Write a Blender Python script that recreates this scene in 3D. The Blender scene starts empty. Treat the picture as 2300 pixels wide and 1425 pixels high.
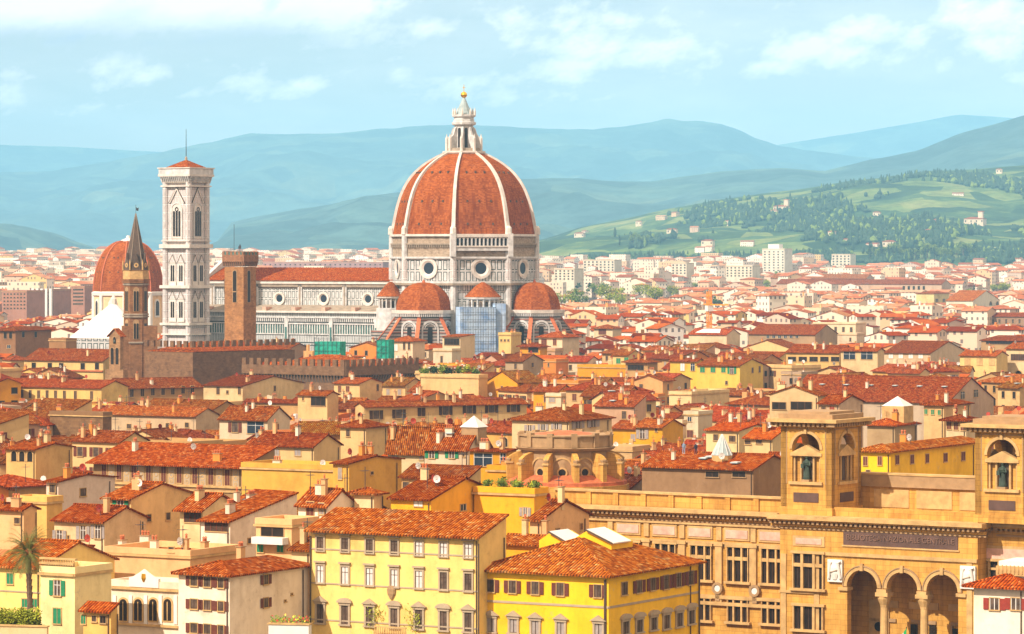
import bpy, math, random
import numpy as np
from mathutils import Vector, Matrix
from math import sin, cos, pi, radians as R_, sqrt, atan2
random.seed(7)
SC = bpy.context.scene
COL = SC.collection
# ------------------------------------------------------------------ camera, exposure
F = 8316.0; HZ = 570.0; CX = 1150.0; CZ = 54.0        # focal length and horizon of the photograph in its own pixels
cam_d = bpy.data.cameras.new('camera'); cam = bpy.data.objects.new('camera', cam_d); COL.objects.link(cam)
cam.location = (0, 0, CZ); cam.rotation_euler = (pi/2, 0, 0)
cam_d.sensor_width = 36; cam_d.lens = F/2300*36; cam_d.shift_y = -(712.5-HZ)/2300
cam_d.clip_start = 1; cam_d.clip_end = 60000
SC.camera = cam
SC.view_settings.view_transform = 'Standard'; SC.view_settings.look = 'None'
SC.view_settings.exposure = 0.60; SC.view_settings.gamma = 1
SC.cycles.max_bounces = 5; SC.cycles.diffuse_bounces = 3; SC.cycles.glossy_bounces = 2
SC.cycles.volume_bounces = 2; SC.cycles.transparent_max_bounces = 6
try: SC.cycles.use_denoising = True
except Exception: pass

SUN_AZ = R_(-49); SUN_EL = R_(41)      # azimuth from the direction back to the camera, negative = to the left
sd = Vector((sin(SUN_AZ)*cos(SUN_EL), -cos(SUN_AZ)*cos(SUN_EL), sin(SUN_EL)))   # towards the sun

# ------------------------------------------------------------------ node helpers
class NT:
    def __init__(s, nt): s.nt = nt; s.x = 0
    def n(s, t, **kw):
        nd = s.nt.nodes.new(t); s.x += 40; nd.location = (s.x, 0)
        for k, v in kw.items(): setattr(nd, k, v)
        return nd
    def put(s, sock, v):
        if v is None: return
        if isinstance(v, bpy.types.NodeSocket): s.nt.links.new(v, sock)
        else:
            if hasattr(sock.default_value, '__len__') and not hasattr(v, '__len__'): v = (v,)*len(sock.default_value)
            if hasattr(sock.default_value, '__len__') and len(sock.default_value) == 4 and len(v) == 3: v = (*v, 1)
            sock.default_value = v
    def m(s, op, a, b=None, c=None, clamp=False):
        nd = s.n('ShaderNodeMath', operation=op, use_clamp=clamp)
        s.put(nd.inputs[0], a); s.put(nd.inputs[1], b); s.put(nd.inputs[2], c)
        return nd.outputs[0]
    def mix(s, f, a, b, mode='MIX'):
        nd = s.n('ShaderNodeMix', data_type='RGBA', blend_type=mode)
        s.put(nd.inputs[0], f); s.put(nd.inputs[6], a); s.put(nd.inputs[7], b)
        return nd.outputs[2]
    def noise(s, vec, scale, detail=3, rough=.5, dim='3D'):
        nd = s.n('ShaderNodeTexNoise', noise_dimensions=dim)
        s.put(nd.inputs['Vector'], vec); nd.inputs['Scale'].default_value = scale
        nd.inputs['Detail'].default_value = detail; nd.inputs['Roughness'].default_value = rough
        return nd.outputs['Fac']
    def ramp(s, f, pts):
        nd = s.n('ShaderNodeValToRGB'); s.put(nd.inputs[0], f); e = nd.color_ramp.elements
        while len(e) < len(pts): e.new(.5)
        for i, (p, c) in enumerate(pts): e[i].position = p; e[i].color = (*c, 1) if len(c) == 3 else c
        return nd.outputs[0]
    def lin(s, f, a, b, c=0., d=1.):
        nd = s.n('ShaderNodeMapRange'); s.put(nd.inputs[0], f)
        for i, v in enumerate((a, b, c, d)): nd.inputs[i+1].default_value = v
        return nd.outputs[0]
    def sep(s, v):
        nd = s.n('ShaderNodeSeparateXYZ'); s.put(nd.inputs[0], v); return nd.outputs
    def comb(s, x, y, z):
        nd = s.n('ShaderNodeCombineXYZ')
        for i, v in enumerate((x, y, z)): s.put(nd.inputs[i], v)
        return nd.outputs[0]

# ------------------------------------------------------------------ world: sky, visible clouds and an added overhead fill cloud (direction based, beyond the haze)
W = bpy.data.worlds.new('World'); SC.world = W; W.use_nodes = True
w = NT(W.node_tree); W.node_tree.nodes.clear()
sky = w.n('ShaderNodeTexSky', sky_type='NISHITA'); sky.sun_disc = False
sky.sun_elevation = SUN_EL; sky.sun_rotation = atan2(sd.x, sd.y)
sky.ozone_density = 2.0; sky.air_density = 1.0; sky.dust_density = .6
tc = w.n('ShaderNodeTexCoord'); dx, dy, dz = w.sep(tc.outputs['Generated'])
ry = w.m('MAXIMUM', w.m('ABSOLUTE', dy), .02)
U = w.m('ADD', w.m('MULTIPLY', w.m('DIVIDE', dx, ry), F), CX)     # azimuth and elevation measured like the photograph's
V = w.m('SUBTRACT', HZ, w.m('MULTIPLY', w.m('DIVIDE', dz, ry), F))
blobs = [(120,20,330,55,1.3),(420,10,300,60,1.3),(700,18,190,60,1.2),(285,155,80,34,.9),(965,60,80,22,.75),(905,158,60,26,.7),(1040,185,120,26,.7),
 (1320,45,230,36,.75),(1400,110,190,45,.95),(1290,150,110,40,.8),(1500,105,60,36,.8),(1850,110,170,42,1.),(1960,75,130,42,.95),(1740,150,90,26,.75),(2230,35,140,42,1.),(2240,105,80,40,.8),
 (2115,145,30,18,.7),(575,200,80,26,.9),(690,185,60,18,.7),(800,165,50,22,.7),(30,218,50,22,.7),(30,168,50,14,.6),(420,215,70,14,.65),(1130,215,180,22,.6),(230,240,60,16,.5),
 (90,250,80,12,.5),(2290,180,40,20,.5)]
tot = None
for bx_, by_, rx_, rh_, st in blobs:
    a = w.m('DIVIDE', w.m('SUBTRACT', U, bx_), rx_*1.25); b = w.m('DIVIDE', w.m('SUBTRACT', V, by_), rh_*1.3)
    d2 = w.m('ADD', w.m('MULTIPLY', a, a), w.m('MULTIPLY', b, b))
    g = w.m('MULTIPLY', w.m('EXPONENT', w.m('MULTIPLY', d2, -1.)), st)
    tot = g if tot is None else w.m('MAXIMUM', tot, g)
pv = w.comb(w.m('ADD', w.m('DIVIDE', U, 95.), w.m('DIVIDE', V, 160.)), w.m('DIVIDE', V, 62.), 0.)
nz = w.noise(pv, 1.0, 10, .58); nz2 = w.noise(pv, 3.3, 8, .66)
msk = w.m('ADD', tot, w.m('MULTIPLY', w.m('SUBTRACT', nz, .5), 2.1)); msk = w.m('ADD', msk, w.m('MULTIPLY', w.m('SUBTRACT', nz2, .5), .65))
front = w.lin(msk, .32, 1.0)
veil = w.m('MULTIPLY', w.lin(w.noise(w.comb(w.m('DIVIDE', U, 420.), w.m('DIVIDE', V, 120.), 3.), 1., 6, .6), .42, .8), .35)
front = w.m('MAXIMUM', front, veil)
infront = w.m('MULTIPLY', w.lin(dy, .05, .25), w.lin(dz, .3, .12))
zz = w.m('ADD', w.m('MAXIMUM', dz, 0.), .12)
up = w.lin(w.noise(w.comb(w.m('DIVIDE', dx, zz), w.m('DIVIDE', dy, zz), 0.), 1.6, 6, .6), .30, .50)
up = w.m('MULTIPLY', up, w.lin(dz, .02, .1))
mask = w.mix(infront, up, front)
under = w.lin(w.m('ADD', w.m('DIVIDE', w.m('SUBTRACT', V, 20.), 90.), w.m('MULTIPLY', w.m('SUBTRACT', w.noise(pv, .5, 4), .5), 2.)), -.1, .9)
bank = w.m('MULTIPLY', w.m('MULTIPLY', under, w.lin(U, 1050., 500.)), w.lin(V, 150., 95.))
ccol = w.mix(bank, (11.5, 10.3, 9.4), (5.0, 4.9, 5.6))
skyc = w.mix(1.0, sky.outputs[0], (1.05, .84, .84), 'MULTIPLY')
overc = w.mix(infront, (11.6, 8.9, 6.5), ccol)  # outside the view: warm unseen cloud cover, added to brighten and warm the fill
bg = w.n('ShaderNodeBackground'); w.put(bg.inputs[0], w.mix(mask, skyc, overc)); bg.inputs[1].default_value = .10
wo = w.n('ShaderNodeOutputWorld'); W.node_tree.links.new(bg.outputs[0], wo.inputs[0])

# ------------------------------------------------------------------ sun
ld = bpy.data.lights.new('sun', 'SUN'); ld.energy = 4.7; ld.angle = R_(.5); ld.color = (1, .90, .79)
lo = bpy.data.objects.new('sun', ld); COL.objects.link(lo); lo.rotation_euler = sd.to_track_quat('Z', 'Y').to_euler()

# ------------------------------------------------------------------ materials
MATS = {}
def new_mat(name, build, rough=.85, spec=.2):
    m = bpy.data.materials.new(name); m.use_nodes = True; nt = m.node_tree; nt.nodes.clear(); q = NT(nt)
    p = q.n('ShaderNodeBsdfPrincipled'); p.inputs['Roughness'].default_value = rough
    p.inputs['Specular IOR Level'].default_value = spec
    o = q.n('ShaderNodeOutputMaterial'); nt.links.new(p.outputs[0], o.inputs[0])
    build(q, p); MATS[name] = m; return m
def uvw(q): return q.n('ShaderNodeTexCoord').outputs['UV']
def gpos(q): return q.n('ShaderNodeNewGeometry').outputs['Position']
def bump(q, p, h, dist, st=1.):
    b = q.n('ShaderNodeBump'); q.put(b.inputs['Height'], h); b.inputs['Distance'].default_value = dist; b.inputs['Strength'].default_value = st
    q.put(p.inputs['Normal'], b.outputs[0])
def plain(name, col, rough=.8, var=.15, sc=.6, spec=.2, metal=0):
    def f(q, p):
        n = q.noise(gpos(q), sc, 4, .6)
        q.put(p.inputs['Base Color'], q.mix(1., col, q.ramp(n, [(.3, (1-var,)*3), (.7, (1+var*.6,)*3)]), 'MULTIPLY'))
        p.inputs['Metallic'].default_value = metal
    return new_mat(name, f, rough, spec)
def f_plaster(q, p):          # plaster walls: the colour is the object's own
    oc = q.n('ShaderNodeObjectInfo').outputs['Color']; g = gpos(q)
    big = q.ramp(q.noise(g, .16, 6, .68), [(.28, (.74, .69, .63)), (.5, (1, 1, 1)), (.75, (1.07, 1.06, 1.02))])
    pe = q.noise(g, .42, 7, .78); st = q.ramp(q.noise(q.comb(*[q.m('MULTIPLY', v, k) for v, k in zip(q.sep(g), (.7, .7, .12))]), 1., 4, .65), [(.3, (.90, .88, .86)), (.55, (1, 1, 1))])
    fine = q.ramp(q.noise(g, 1.1, 6, .75), [(.30, (.80, .76, .72)), (.42, (.97, .96, .95)), (.7, (1.04, 1.04, 1.04))])
    oc = q.mix(q.lin(pe, .60, .68, 0., .45), oc, (.36, .28, .20))
    q.put(p.inputs['Base Color'], q.mix(1., q.mix(1., q.mix(1., oc, big, 'MULTIPLY'), st, 'MULTIPLY'), fine, 'MULTIPLY'))
new_mat('plaster', f_plaster)
def f_tile(q, p, us=.38, vs=.40):            # rows of bent clay tiles, one random tone per tile; object colour tints the roof
    u, v, _ = q.sep(uvw(q)); oi = q.n('ShaderNodeObjectInfo')
    fu = q.m('FLOOR', q.m('DIVIDE', u, us)); fv = q.m('FLOOR', q.m('DIVIDE', v, vs))
    wn = q.n('ShaderNodeTexWhiteNoise'); q.put(wn.inputs[0], q.comb(fu, fv, 1.))
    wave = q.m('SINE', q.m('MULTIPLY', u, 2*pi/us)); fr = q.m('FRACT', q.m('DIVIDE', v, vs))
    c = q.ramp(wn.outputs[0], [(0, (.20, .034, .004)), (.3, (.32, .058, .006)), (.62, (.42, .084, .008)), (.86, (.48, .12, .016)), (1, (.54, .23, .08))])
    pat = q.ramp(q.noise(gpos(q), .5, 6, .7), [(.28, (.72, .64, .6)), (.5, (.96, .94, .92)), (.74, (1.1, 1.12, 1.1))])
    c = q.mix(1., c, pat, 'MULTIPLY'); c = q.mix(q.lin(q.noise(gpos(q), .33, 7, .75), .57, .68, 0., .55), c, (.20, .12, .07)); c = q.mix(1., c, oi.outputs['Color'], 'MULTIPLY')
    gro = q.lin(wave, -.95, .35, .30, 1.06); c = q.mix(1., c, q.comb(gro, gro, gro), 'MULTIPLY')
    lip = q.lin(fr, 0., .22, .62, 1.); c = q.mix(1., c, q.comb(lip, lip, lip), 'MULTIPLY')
    q.put(p.inputs['Base Color'], c)
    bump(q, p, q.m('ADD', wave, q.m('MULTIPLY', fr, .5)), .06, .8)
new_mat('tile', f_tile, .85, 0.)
def f_dtile(q, p):
    u, v, _ = q.sep(uvw(q))
    wn = q.n('ShaderNodeTexWhiteNoise'); q.put(wn.inputs[0], q.comb(q.m('FLOOR', q.m('MULTIPLY', u, 1.6)), q.m('FLOOR', q.m('MULTIPLY', v, 2.2)), 0.))
    c = q.ramp(wn.outputs[0], [(0, (.21, .046, .008)), (.5, (.28, .068, .012)), (1, (.36, .105, .026))])
    g = gpos(q)
    pat = q.ramp(q.noise(q.comb(*[q.m('MULTIPLY', a, k) for a, k in zip(q.sep(g), (1, 1, .25))]), .35, 5, .65), [(.28, (.62, .56, .54)), (.5, (.95, .95, .95)), (.75, (1.15, 1.18, 1.2))])
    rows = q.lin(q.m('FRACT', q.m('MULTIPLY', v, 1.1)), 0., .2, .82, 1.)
    c = q.mix(1., q.mix(1., c, pat, 'MULTIPLY'), q.comb(rows, rows, rows), 'MULTIPLY')
    q.put(p.inputs['Base Color'], c)
new_mat('dome_tile', f_dtile, .85, 0.)
def panel_fac(q, w_, h_, inset, line, off=(0, 0)):   # 1 on the dark outline inset in each w_ x h_ panel
    u, v, _ = q.sep(uvw(q))
    def d(x, s, o):
        f = q.m('MULTIPLY', q.m('FRACT', q.m('ADD', q.m('DIVIDE', x, s), o)), s)
        return q.m('MINIMUM', f, q.m('SUBTRACT', s, f))
    m = q.m('MINIMUM', d(u, w_, off[0]), d(v, h_, off[1]))
    return q.m('MULTIPLY', q.m('GREATER_THAN', m, inset), q.m('LESS_THAN', m, inset+line)), m
def marble(name, w_, h_, inset, line, base=(.53, .515, .49), dark=(.07, .10, .09), inner=None, off=(0, 0), bands=None):
    def f(q, p):
        fac, m = panel_fac(q, w_, h_, inset, line, off)
        b = q.mix(1., base, q.ramp(q.noise(gpos(q), .35, 7, .75), [(.3, (.58, .56, .54)), (.55, (1, 1, 1))]), 'MULTIPLY')
        if inner: b = q.mix(q.m('GREATER_THAN', m, inset+line), b, inner)
        c = q.mix(fac, b, dark)
        if bands:
            v = q.sep(uvw(q))[1]
            for per, wd, col, o in bands:
                fr = q.m('FRACT', q.m('ADD', q.m('DIVIDE', v, per), o)); c = q.mix(q.m('LESS_THAN', fr, wd/per), c, col)
        q.put(p.inputs['Base Color'], c)
    return new_mat(name, f, .6)
marble('marble_panel', 2.3, 4.1, .30, .30, dark=(.035, .055, .05), off=(.5, .34))
marble('marble_small', 1.3, 3.0, .20, .11, base=(.64, .60, .57), dark=(.12, .12, .115), inner=(.58, .49, .45))
marble('marble_nave', 1.75, 3.1, .22, .22, dark=(.035, .05, .045), base=(.52, .51, .48))
marble('marble_stripe', 4, 50, .2, .0, base=(.36, .31, .27), bands=[(1.15, .42, (.055, .055, .05), 0), (4.5, .4, (.26, .10, .07), .3)])
marble('marble_aisle', 1.5, 4.2, .25, .16, base=(.47, .47, .45), dark=(.04, .05, .045), bands=[(4.2, .5, (.05, .065, .06), 0), (4.2, .4, (.06, .07, .065), .22)])
plain('marble_white', (.54, .52, .49), .6, .32, .5)
plain('rib_white', (.60, .54, .47), .7, .25, .4)
plain('stone_grey', (.30, .235, .17), .8, .3, .5)
plain('stone_dark', (.10, .065, .045), .85, .3, .7)
plain('stone_trim', (.34, .21, .10), .8, .2, 1.)
plain('stone_pale', (.50, .31, .12), .8, .3, .8)
def f_brick(q, p):
    oc = q.n('ShaderNodeObjectInfo').outputs['Color']; b = q.n('ShaderNodeTexBrick')
    q.put(b.inputs['Vector'], uvw(q)); q.put(b.inputs['Color1'], (1, 1, 1)); q.put(b.inputs['Color2'], (.72, .68, .66)); q.put(b.inputs['Mortar'], (.75, .72, .7))
    b.inputs['Scale'].default_value = 1; b.inputs['Brick Width'].default_value = .9; b.inputs['Row Height'].default_value = .42; b.inputs['Mortar Size'].default_value = .03
    g = gpos(q)
    n = q.ramp(q.noise(g, .5, 6, .7), [(.28, (.55, .5, .46)), (.5, (.95, .94, .92)), (.72, (1.2, 1.18, 1.12))])
    q.put(p.inputs['Base Color'], q.mix(1., q.mix(1., oc, b.outputs[0], 'MULTIPLY'), n, 'MULTIPLY'))
new_mat('brick', f_brick)
def f_ashlar(q, p):
    b = q.n('ShaderNodeTexBrick'); q.put(b.inputs['Vector'], uvw(q)); q.put(b.inputs['Color1'], (.58, .315, .066)); q.put(b.inputs['Color2'], (.49, .26, .052)); q.put(b.inputs['Mortar'], (.33, .17, .036))
    b.inputs['Scale'].default_value = 1; b.inputs['Brick Width'].default_value = 1.3; b.inputs['Row Height'].default_value = .6; b.inputs['Mortar Size'].default_value = .02
    g = gpos(q)
    n = q.ramp(q.noise(g, .3, 6, .68), [(.28, (.68, .62, .56)), (.5, (1, 1, 1)), (.75, (1.14, 1.14, 1.12))])
    s = q.ramp(q.noise(q.comb(*[q.m('MULTIPLY', a, k) for a, k in zip(q.sep(g), (1.6, 1.6, .12))]), 1., 4, .6), [(.32, (.78, .72, .68)), (.55, (1, 1, 1))])
    q.put(p.inputs['Base Color'], q.mix(1., q.mix(1., b.outputs[0], n, 'MULTIPLY'), s, 'MULTIPLY'))
new_mat('ashlar', f_ashlar)
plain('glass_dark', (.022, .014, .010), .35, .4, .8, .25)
plain('glass_blue', (.02, .03, .045), .3, .3, .5, .3)
plain('pane_grey', (.10, .065, .045), .35, .6, 1.1, .3)
plain('curtain', (.62, .56, .50), .7, .2, 2.)
plain('sh_brown', (.13, .035, .02), .7, .25, 2.)
plain('sh_green', (.02, .19, .08), .6, .2, 2.)
plain('sh_grey', (.30, .25, .22), .7, .2, 2.)
plain('sh_red', (.26, .035, .02), .7, .2, 2.)
plain('wood_dark', (.07, .035, .02), .8, .3, 1.)
plain('gold', (.95, .55, .06), .3, .1, 1., .5, 1)
plain('iron', (.05, .05, .055), .6, .1, 1.)
plain('bronze', (.035, .055, .035), .5, .4, 1.5, .5)
plain('lead', (.30, .36, .36), .6, .25, .6)
plain('copper_green', (.06, .15, .13), .7, .3, .8)
plain('white_paint', (.66, .62, .56), .6, .1, .6)
plain('dish_red', (.38, .05, .025), .6, .1, 1.)
plain('clay', (.48, .13, .05), .8, .3, 1.5)
plain('plaster_trim', (.38, .29, .19), .8, .15, 1.)
plain('asphalt', (.06, .055, .05), .9, .3, .05)
plain('pink_stone', (.62, .36, .26), .8, .25, 1.2)
plain('plaque', (.11, .06, .045), .7, .3, .6)
plain('plaque_letter', (.19, .105, .07), .7, .3, .6)
plain('scaffold', (.28, .33, .38), .6, .2, .5)
plain('netting_green', (.02, .30, .20), .8, .5, .5)
plain('crane_yellow', (.80, .26, .01), .6, .1, 1.)
plain('palm_leaf', (.15, .15, .03), .6, .5, 1.2)
plain('leaf_bright', (.33, .36, .025), .7, .6, .9)
plain('leaf_mid', (.15, .21, .025), .7, .6, .5)
plain('leaf_dark', (.032, .06, .022), .7, .5, .3)
plain('bark', (.16, .10, .06), .9, .4, 3.)
plain('skin', (.5, .28, .18), .7, .05); plain('cloth_dark', (.03, .035, .06), .9, .1); plain('cloth_white', (.25, .33, .45), .9, .1)
plain('flag_red', (.6, .02, .02), .8, .1); plain('flag_green', (.02, .3, .08), .8, .1)
plain('terracotta_pot', (.5, .14, .05), .8, .2, 3.)
def f_sheet(q, p):
    u, v, _ = q.sep(uvw(q)); l = q.m('MINIMUM', q.m('FRACT', q.m('DIVIDE', u, 2.)), q.m('FRACT', q.m('DIVIDE', v, 2.)))
    c = q.mix(q.m('LESS_THAN', l, .045), q.ramp(q.noise(gpos(q), .25, 3), [(.3, (.18, .30, .52)), (.6, (.42, .54, .68))]), (.25, .28, .33))
    q.put(p.inputs['Base Color'], c)
new_mat('sheet', f_sheet)
def f_far(q, p):      # plaster of the far suburbs with rows of openings
    u, v, _ = q.sep(uvw(q)); oi = q.n('ShaderNodeNewGeometry').outputs['Random Per Island']
    wn = q.n('ShaderNodeTexWhiteNoise', noise_dimensions='1D'); q.put(wn.inputs[1], q.m('MULTIPLY', oi, 917.))
    c = q.ramp(wn.outputs[0], [(0, (.64, .52, .38)), (.25, (.74, .64, .50)), (.45, (.60, .44, .30)), (.62, (.76, .70, .62)), (.8, (.62, .40, .20)), (.93, (.50, .38, .30)), (1, (.62, .40, .12))])
    fu = q.m('FRACT', q.m('DIVIDE', u, 3.1)); fv = q.m('FRACT', q.m('DIVIDE', v, 3.4))
    a = q.m('MULTIPLY', q.m('GREATER_THAN', fu, .3), q.m('LESS_THAN', fu, .68)); b = q.m('MULTIPLY', q.m('GREATER_THAN', fv, .3), q.m('LESS_THAN', fv, .78))
    w2 = q.n('ShaderNodeTexWhiteNoise'); q.put(w2.inputs[0], q.comb(q.m('FLOOR', q.m('DIVIDE', u, 3.1)), q.m('FLOOR', q.m('DIVIDE', v, 3.4)), oi))
    k = q.m('MULTIPLY', q.m('MULTIPLY', a, b), q.m('GREATER_THAN', w2.outputs[0], .3))
    q.put(p.inputs['Base Color'], q.mix(q.m('MULTIPLY', k, .85), c, (.10, .08, .08)))
new_mat('far_wall', f_far)
def f_farroof(q, p):
    oi = q.n('ShaderNodeNewGeometry').outputs['Random Per Island']; wn = q.n('ShaderNodeTexWhiteNoise', noise_dimensions='1D'); q.put(wn.inputs[1], q.m('MULTIPLY', oi, 431.))
    c = q.ramp(wn.outputs[0], [(0, (.24, .075, .035)), (.4, (.36, .120, .052)), (.8, (.45, .19, .095)), (1, (.47, .29, .18))])
    n = q.ramp(q.noise(gpos(q), .3, 4, .6), [(.3, (.7, .66, .62)), (.6, (1.1, 1.1, 1.1))])
    q.put(p.inputs['Base Color'], q.mix(1., c, n, 'MULTIPLY'))
new_mat('far_roof', f_farroof, .9, 0.)
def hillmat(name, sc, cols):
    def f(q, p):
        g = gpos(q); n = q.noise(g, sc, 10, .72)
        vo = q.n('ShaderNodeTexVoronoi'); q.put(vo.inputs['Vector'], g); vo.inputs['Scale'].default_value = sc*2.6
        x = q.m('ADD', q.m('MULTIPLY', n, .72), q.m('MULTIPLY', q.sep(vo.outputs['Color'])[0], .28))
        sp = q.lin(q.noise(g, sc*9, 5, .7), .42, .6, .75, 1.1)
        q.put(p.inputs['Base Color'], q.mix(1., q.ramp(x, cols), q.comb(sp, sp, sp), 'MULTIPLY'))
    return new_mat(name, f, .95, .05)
hillmat('hill_green', .0045, [(.36, (.025, .05, .02)), (.48, (.055, .10, .032)), (.56, (.12, .17, .045)), (.64, (.18, .21, .06)), (.74, (.25, .24, .10))])
hillmat('hill_far', .0016, [(.38, (.045, .085, .085)), (.5, (.06, .11, .11)), (.6, (.08, .14, .12)), (.7, (.12, .17, .12))])  # bluish tint puts part of the distant haze into the slope colour

# ------------------------------------------------------------------ mesh building
class MB:
    def __init__(s): s.v = []; s.f = []; s.m = []; s.names = []; s.M = None
    def mi(s, m):
        if m not in s.names: s.names.append(m)
        return s.names.index(m)
    def add(s, vs, fs, mat):
        b = len(s.v); k = s.mi(mat)
        if s.M is not None: vs = [tuple(s.M @ Vector(p)) for p in vs]
        s.v.extend(vs)
        for f in fs: s.f.append([i+b for i in f]); s.m.append(k)
        return s
    def box(s, x0, x1, y0, y1, z0, z1, mat):
        vs = [(x, y, z) for z in (z0, z1) for y in (y0, y1) for x in (x0, x1)]
        return s.add(vs, [(0, 2, 3, 1), (4, 5, 7, 6), (0, 1, 5, 4), (2, 6, 7, 3), (0, 4, 6, 2), (1, 3, 7, 5)], mat)
    def prism(s, poly, d, mat, both=True):      # polygon (3D points, counter clockwise seen from outside) with thickness along vector d (pointing inwards)
        n = len(poly); d = Vector(d)
        vs = [tuple(p) for p in poly]+[tuple(Vector(p)+d) for p in poly]
        fs = [list(range(n)), list(range(2*n-1, n-1, -1))]+[(i, i+n, (i+1) % n+n, (i+1) % n) for i in range(n)]
        return s.add(vs, fs, mat)
    def ngon(s, cx, cy, prof, n, mat, a0=0., cap=True, sx=1., sy=1.):     # prof: list of (r,z) going up; n-sided loft
        vs = []
        for r, z in prof:
            for i in range(n):
                a = a0+2*pi*i/n; vs.append((cx+r*cos(a)*sx, cy+r*sin(a)*sy, z))
        fs = [(k*n+i, k*n+(i+1) % n, (k+1)*n+(i+1) % n, (k+1)*n+i) for k in range(len(prof)-1) for i in range(n)]
        if cap: fs += [list(range(n-1, -1, -1)), [(len(prof)-1)*n+i for i in range(n)]]
        return s.add(vs, fs, mat)
    def rod(s, p0, p1, r, mat, n=5, r1=None):
        p0 = Vector(p0); p1 = Vector(p1); d = (p1-p0).normalized(); a = d.orthogonal().normalized(); b = d.cross(a); r1 = r if r1 is None else r1
        vs = [tuple(p+(a*cos(2*pi*i/n)+b*sin(2*pi*i/n))*rr) for p, rr in ((p0, r), (p1, r1)) for i in range(n)]
        return s.add(vs, [(i, (i+1) % n, n+(i+1) % n, n+i) for i in range(n)]+[list(range(n-1, -1, -1)), list(range(n, 2*n))], mat)
    def arch(s, x, z0, w_, h_, y, dep, mat, n=8, flip=1):     # filled arched plate standing on z0, facing -y
        r = w_/2; pts = [(x-r, y, z0), (x+r, y, z0)]+[(x+r*cos(t), y, z0+h_-r+r*sin(t)) for t in [pi*i/n for i in range(n+1)]]
        return s.prism(pts, (0, dep, 0), mat)
    def archring(s, x, zc, r0, r1, y, dep, mat, n=12, a0=0., a1=pi):      # half ring, facing -y
        for i in range(n):
            t0, t1 = a0+(a1-a0)*i/n, a0+(a1-a0)*(i+1)/n
            s.prism([(x+r0*cos(t0), y, zc+r0*sin(t0)), (x+r1*cos(t0), y, zc+r1*sin(t0)), (x+r1*cos(t1), y, zc+r1*sin(t1)), (x+r0*cos(t1), y, zc+r0*sin(t1))], (0, dep, 0), mat)
        return s
    def mesh(s, name):
        me = bpy.data.meshes.new(name); me.from_pydata(s.v, [], s.f)
        for n in s.names: me.materials.append(MATS[n])
        me.polygons.foreach_set('material_index', s.m); me.update()
        nl = len(me.loops); uv = np.zeros((nl, 2), np.float32)
        co = np.array(s.v, np.float64).reshape(-1, 3); nf = len(me.polygons)
        nr = np.zeros(nf*3, np.float32); me.polygons.foreach_get('normal', nr); nr = nr.reshape(-1, 3).astype(np.float64)
        lt = np.zeros(nf, np.int32); me.polygons.foreach_get('loop_total', lt); vi = np.zeros(nl, np.int32); me.loops.foreach_get('vertex_index', vi)
        fn = np.repeat(nr, lt, axis=0); h = np.stack([-fn[:, 1], fn[:, 0], np.zeros(nl)], 1); hl = np.linalg.norm(h, axis=1)
        h[hl < 1e-3] = (1, 0, 0); h /= np.maximum(np.linalg.norm(h, axis=1), 1e-9)[:, None]
        vv = np.cross(fn, h); P = co[vi]
        uv[:, 0] = (P*h).sum(1); uv[:, 1] = (P*vv).sum(1)
        l = me.uv_layers.new(name='UVMap'); l.data.foreach_set('uv', uv.ravel()); return me
    def build(s, name, parent=None, loc=(0, 0, 0), rz=0., color=None):
        return put(name, s.mesh(name), parent, loc, rz, color)
def put(name, me, parent=None, loc=(0, 0, 0), rz=0., color=None):
    o = bpy.data.objects.new(name, me); COL.objects.link(o)
    if parent: o.parent = parent
    o.location = loc; o.rotation_euler = (0, 0, rz)
    if color: o.color = (*color, 1)
    return o
def tag(o, label=None, cat=None, group=None, kind=None):
    for k, v in (('label', label), ('category', cat), ('group', group), ('kind', kind)):
        if v: o[k] = v
    return o
def root(name, loc, rz, label, cat, group=None):
    o = bpy.data.objects.new(name, None); COL.objects.link(o); o.location = loc; o.rotation_euler = (0, 0, rz); o.empty_display_size = .5
    return tag(o, label, cat, group)
def at(px, Y): return (px-CX)*Y/F
GS = .00778
def gz(Y): return max(0., (Y-2000)*GS)
def Yfor(py, h):      # distance at which a wall top h metres above the ground shows at height py of the photograph
    Y = F*(CZ-h)/(py-HZ) if py > HZ+1 else 1e9
    return Y if 0 < Y < 2000 else (CZ-h+GS*2000)*F/((py-HZ)+GS*F)
def zz_(py, Y): return CZ-(py-HZ)*Y/F

WALLC = dict(white=(.64, .53, .40), cream=(.64, .46, .23), pale=(.66, .46, .14), yellow=(.70, .40, .012), gold=(.64, .31, .012), ochre=(.58, .34, .09), peach=(.58, .34, .15),
             pink=(.52, .34, .24), grey=(.36, .27, .20), brown=(.24, .11, .05), stone=(.34, .20, .08), tan=(.47, .30, .13), lilac=(.48, .40, .40), orange=(.60, .23, .04), sand=(.57, .40, .21))
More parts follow.
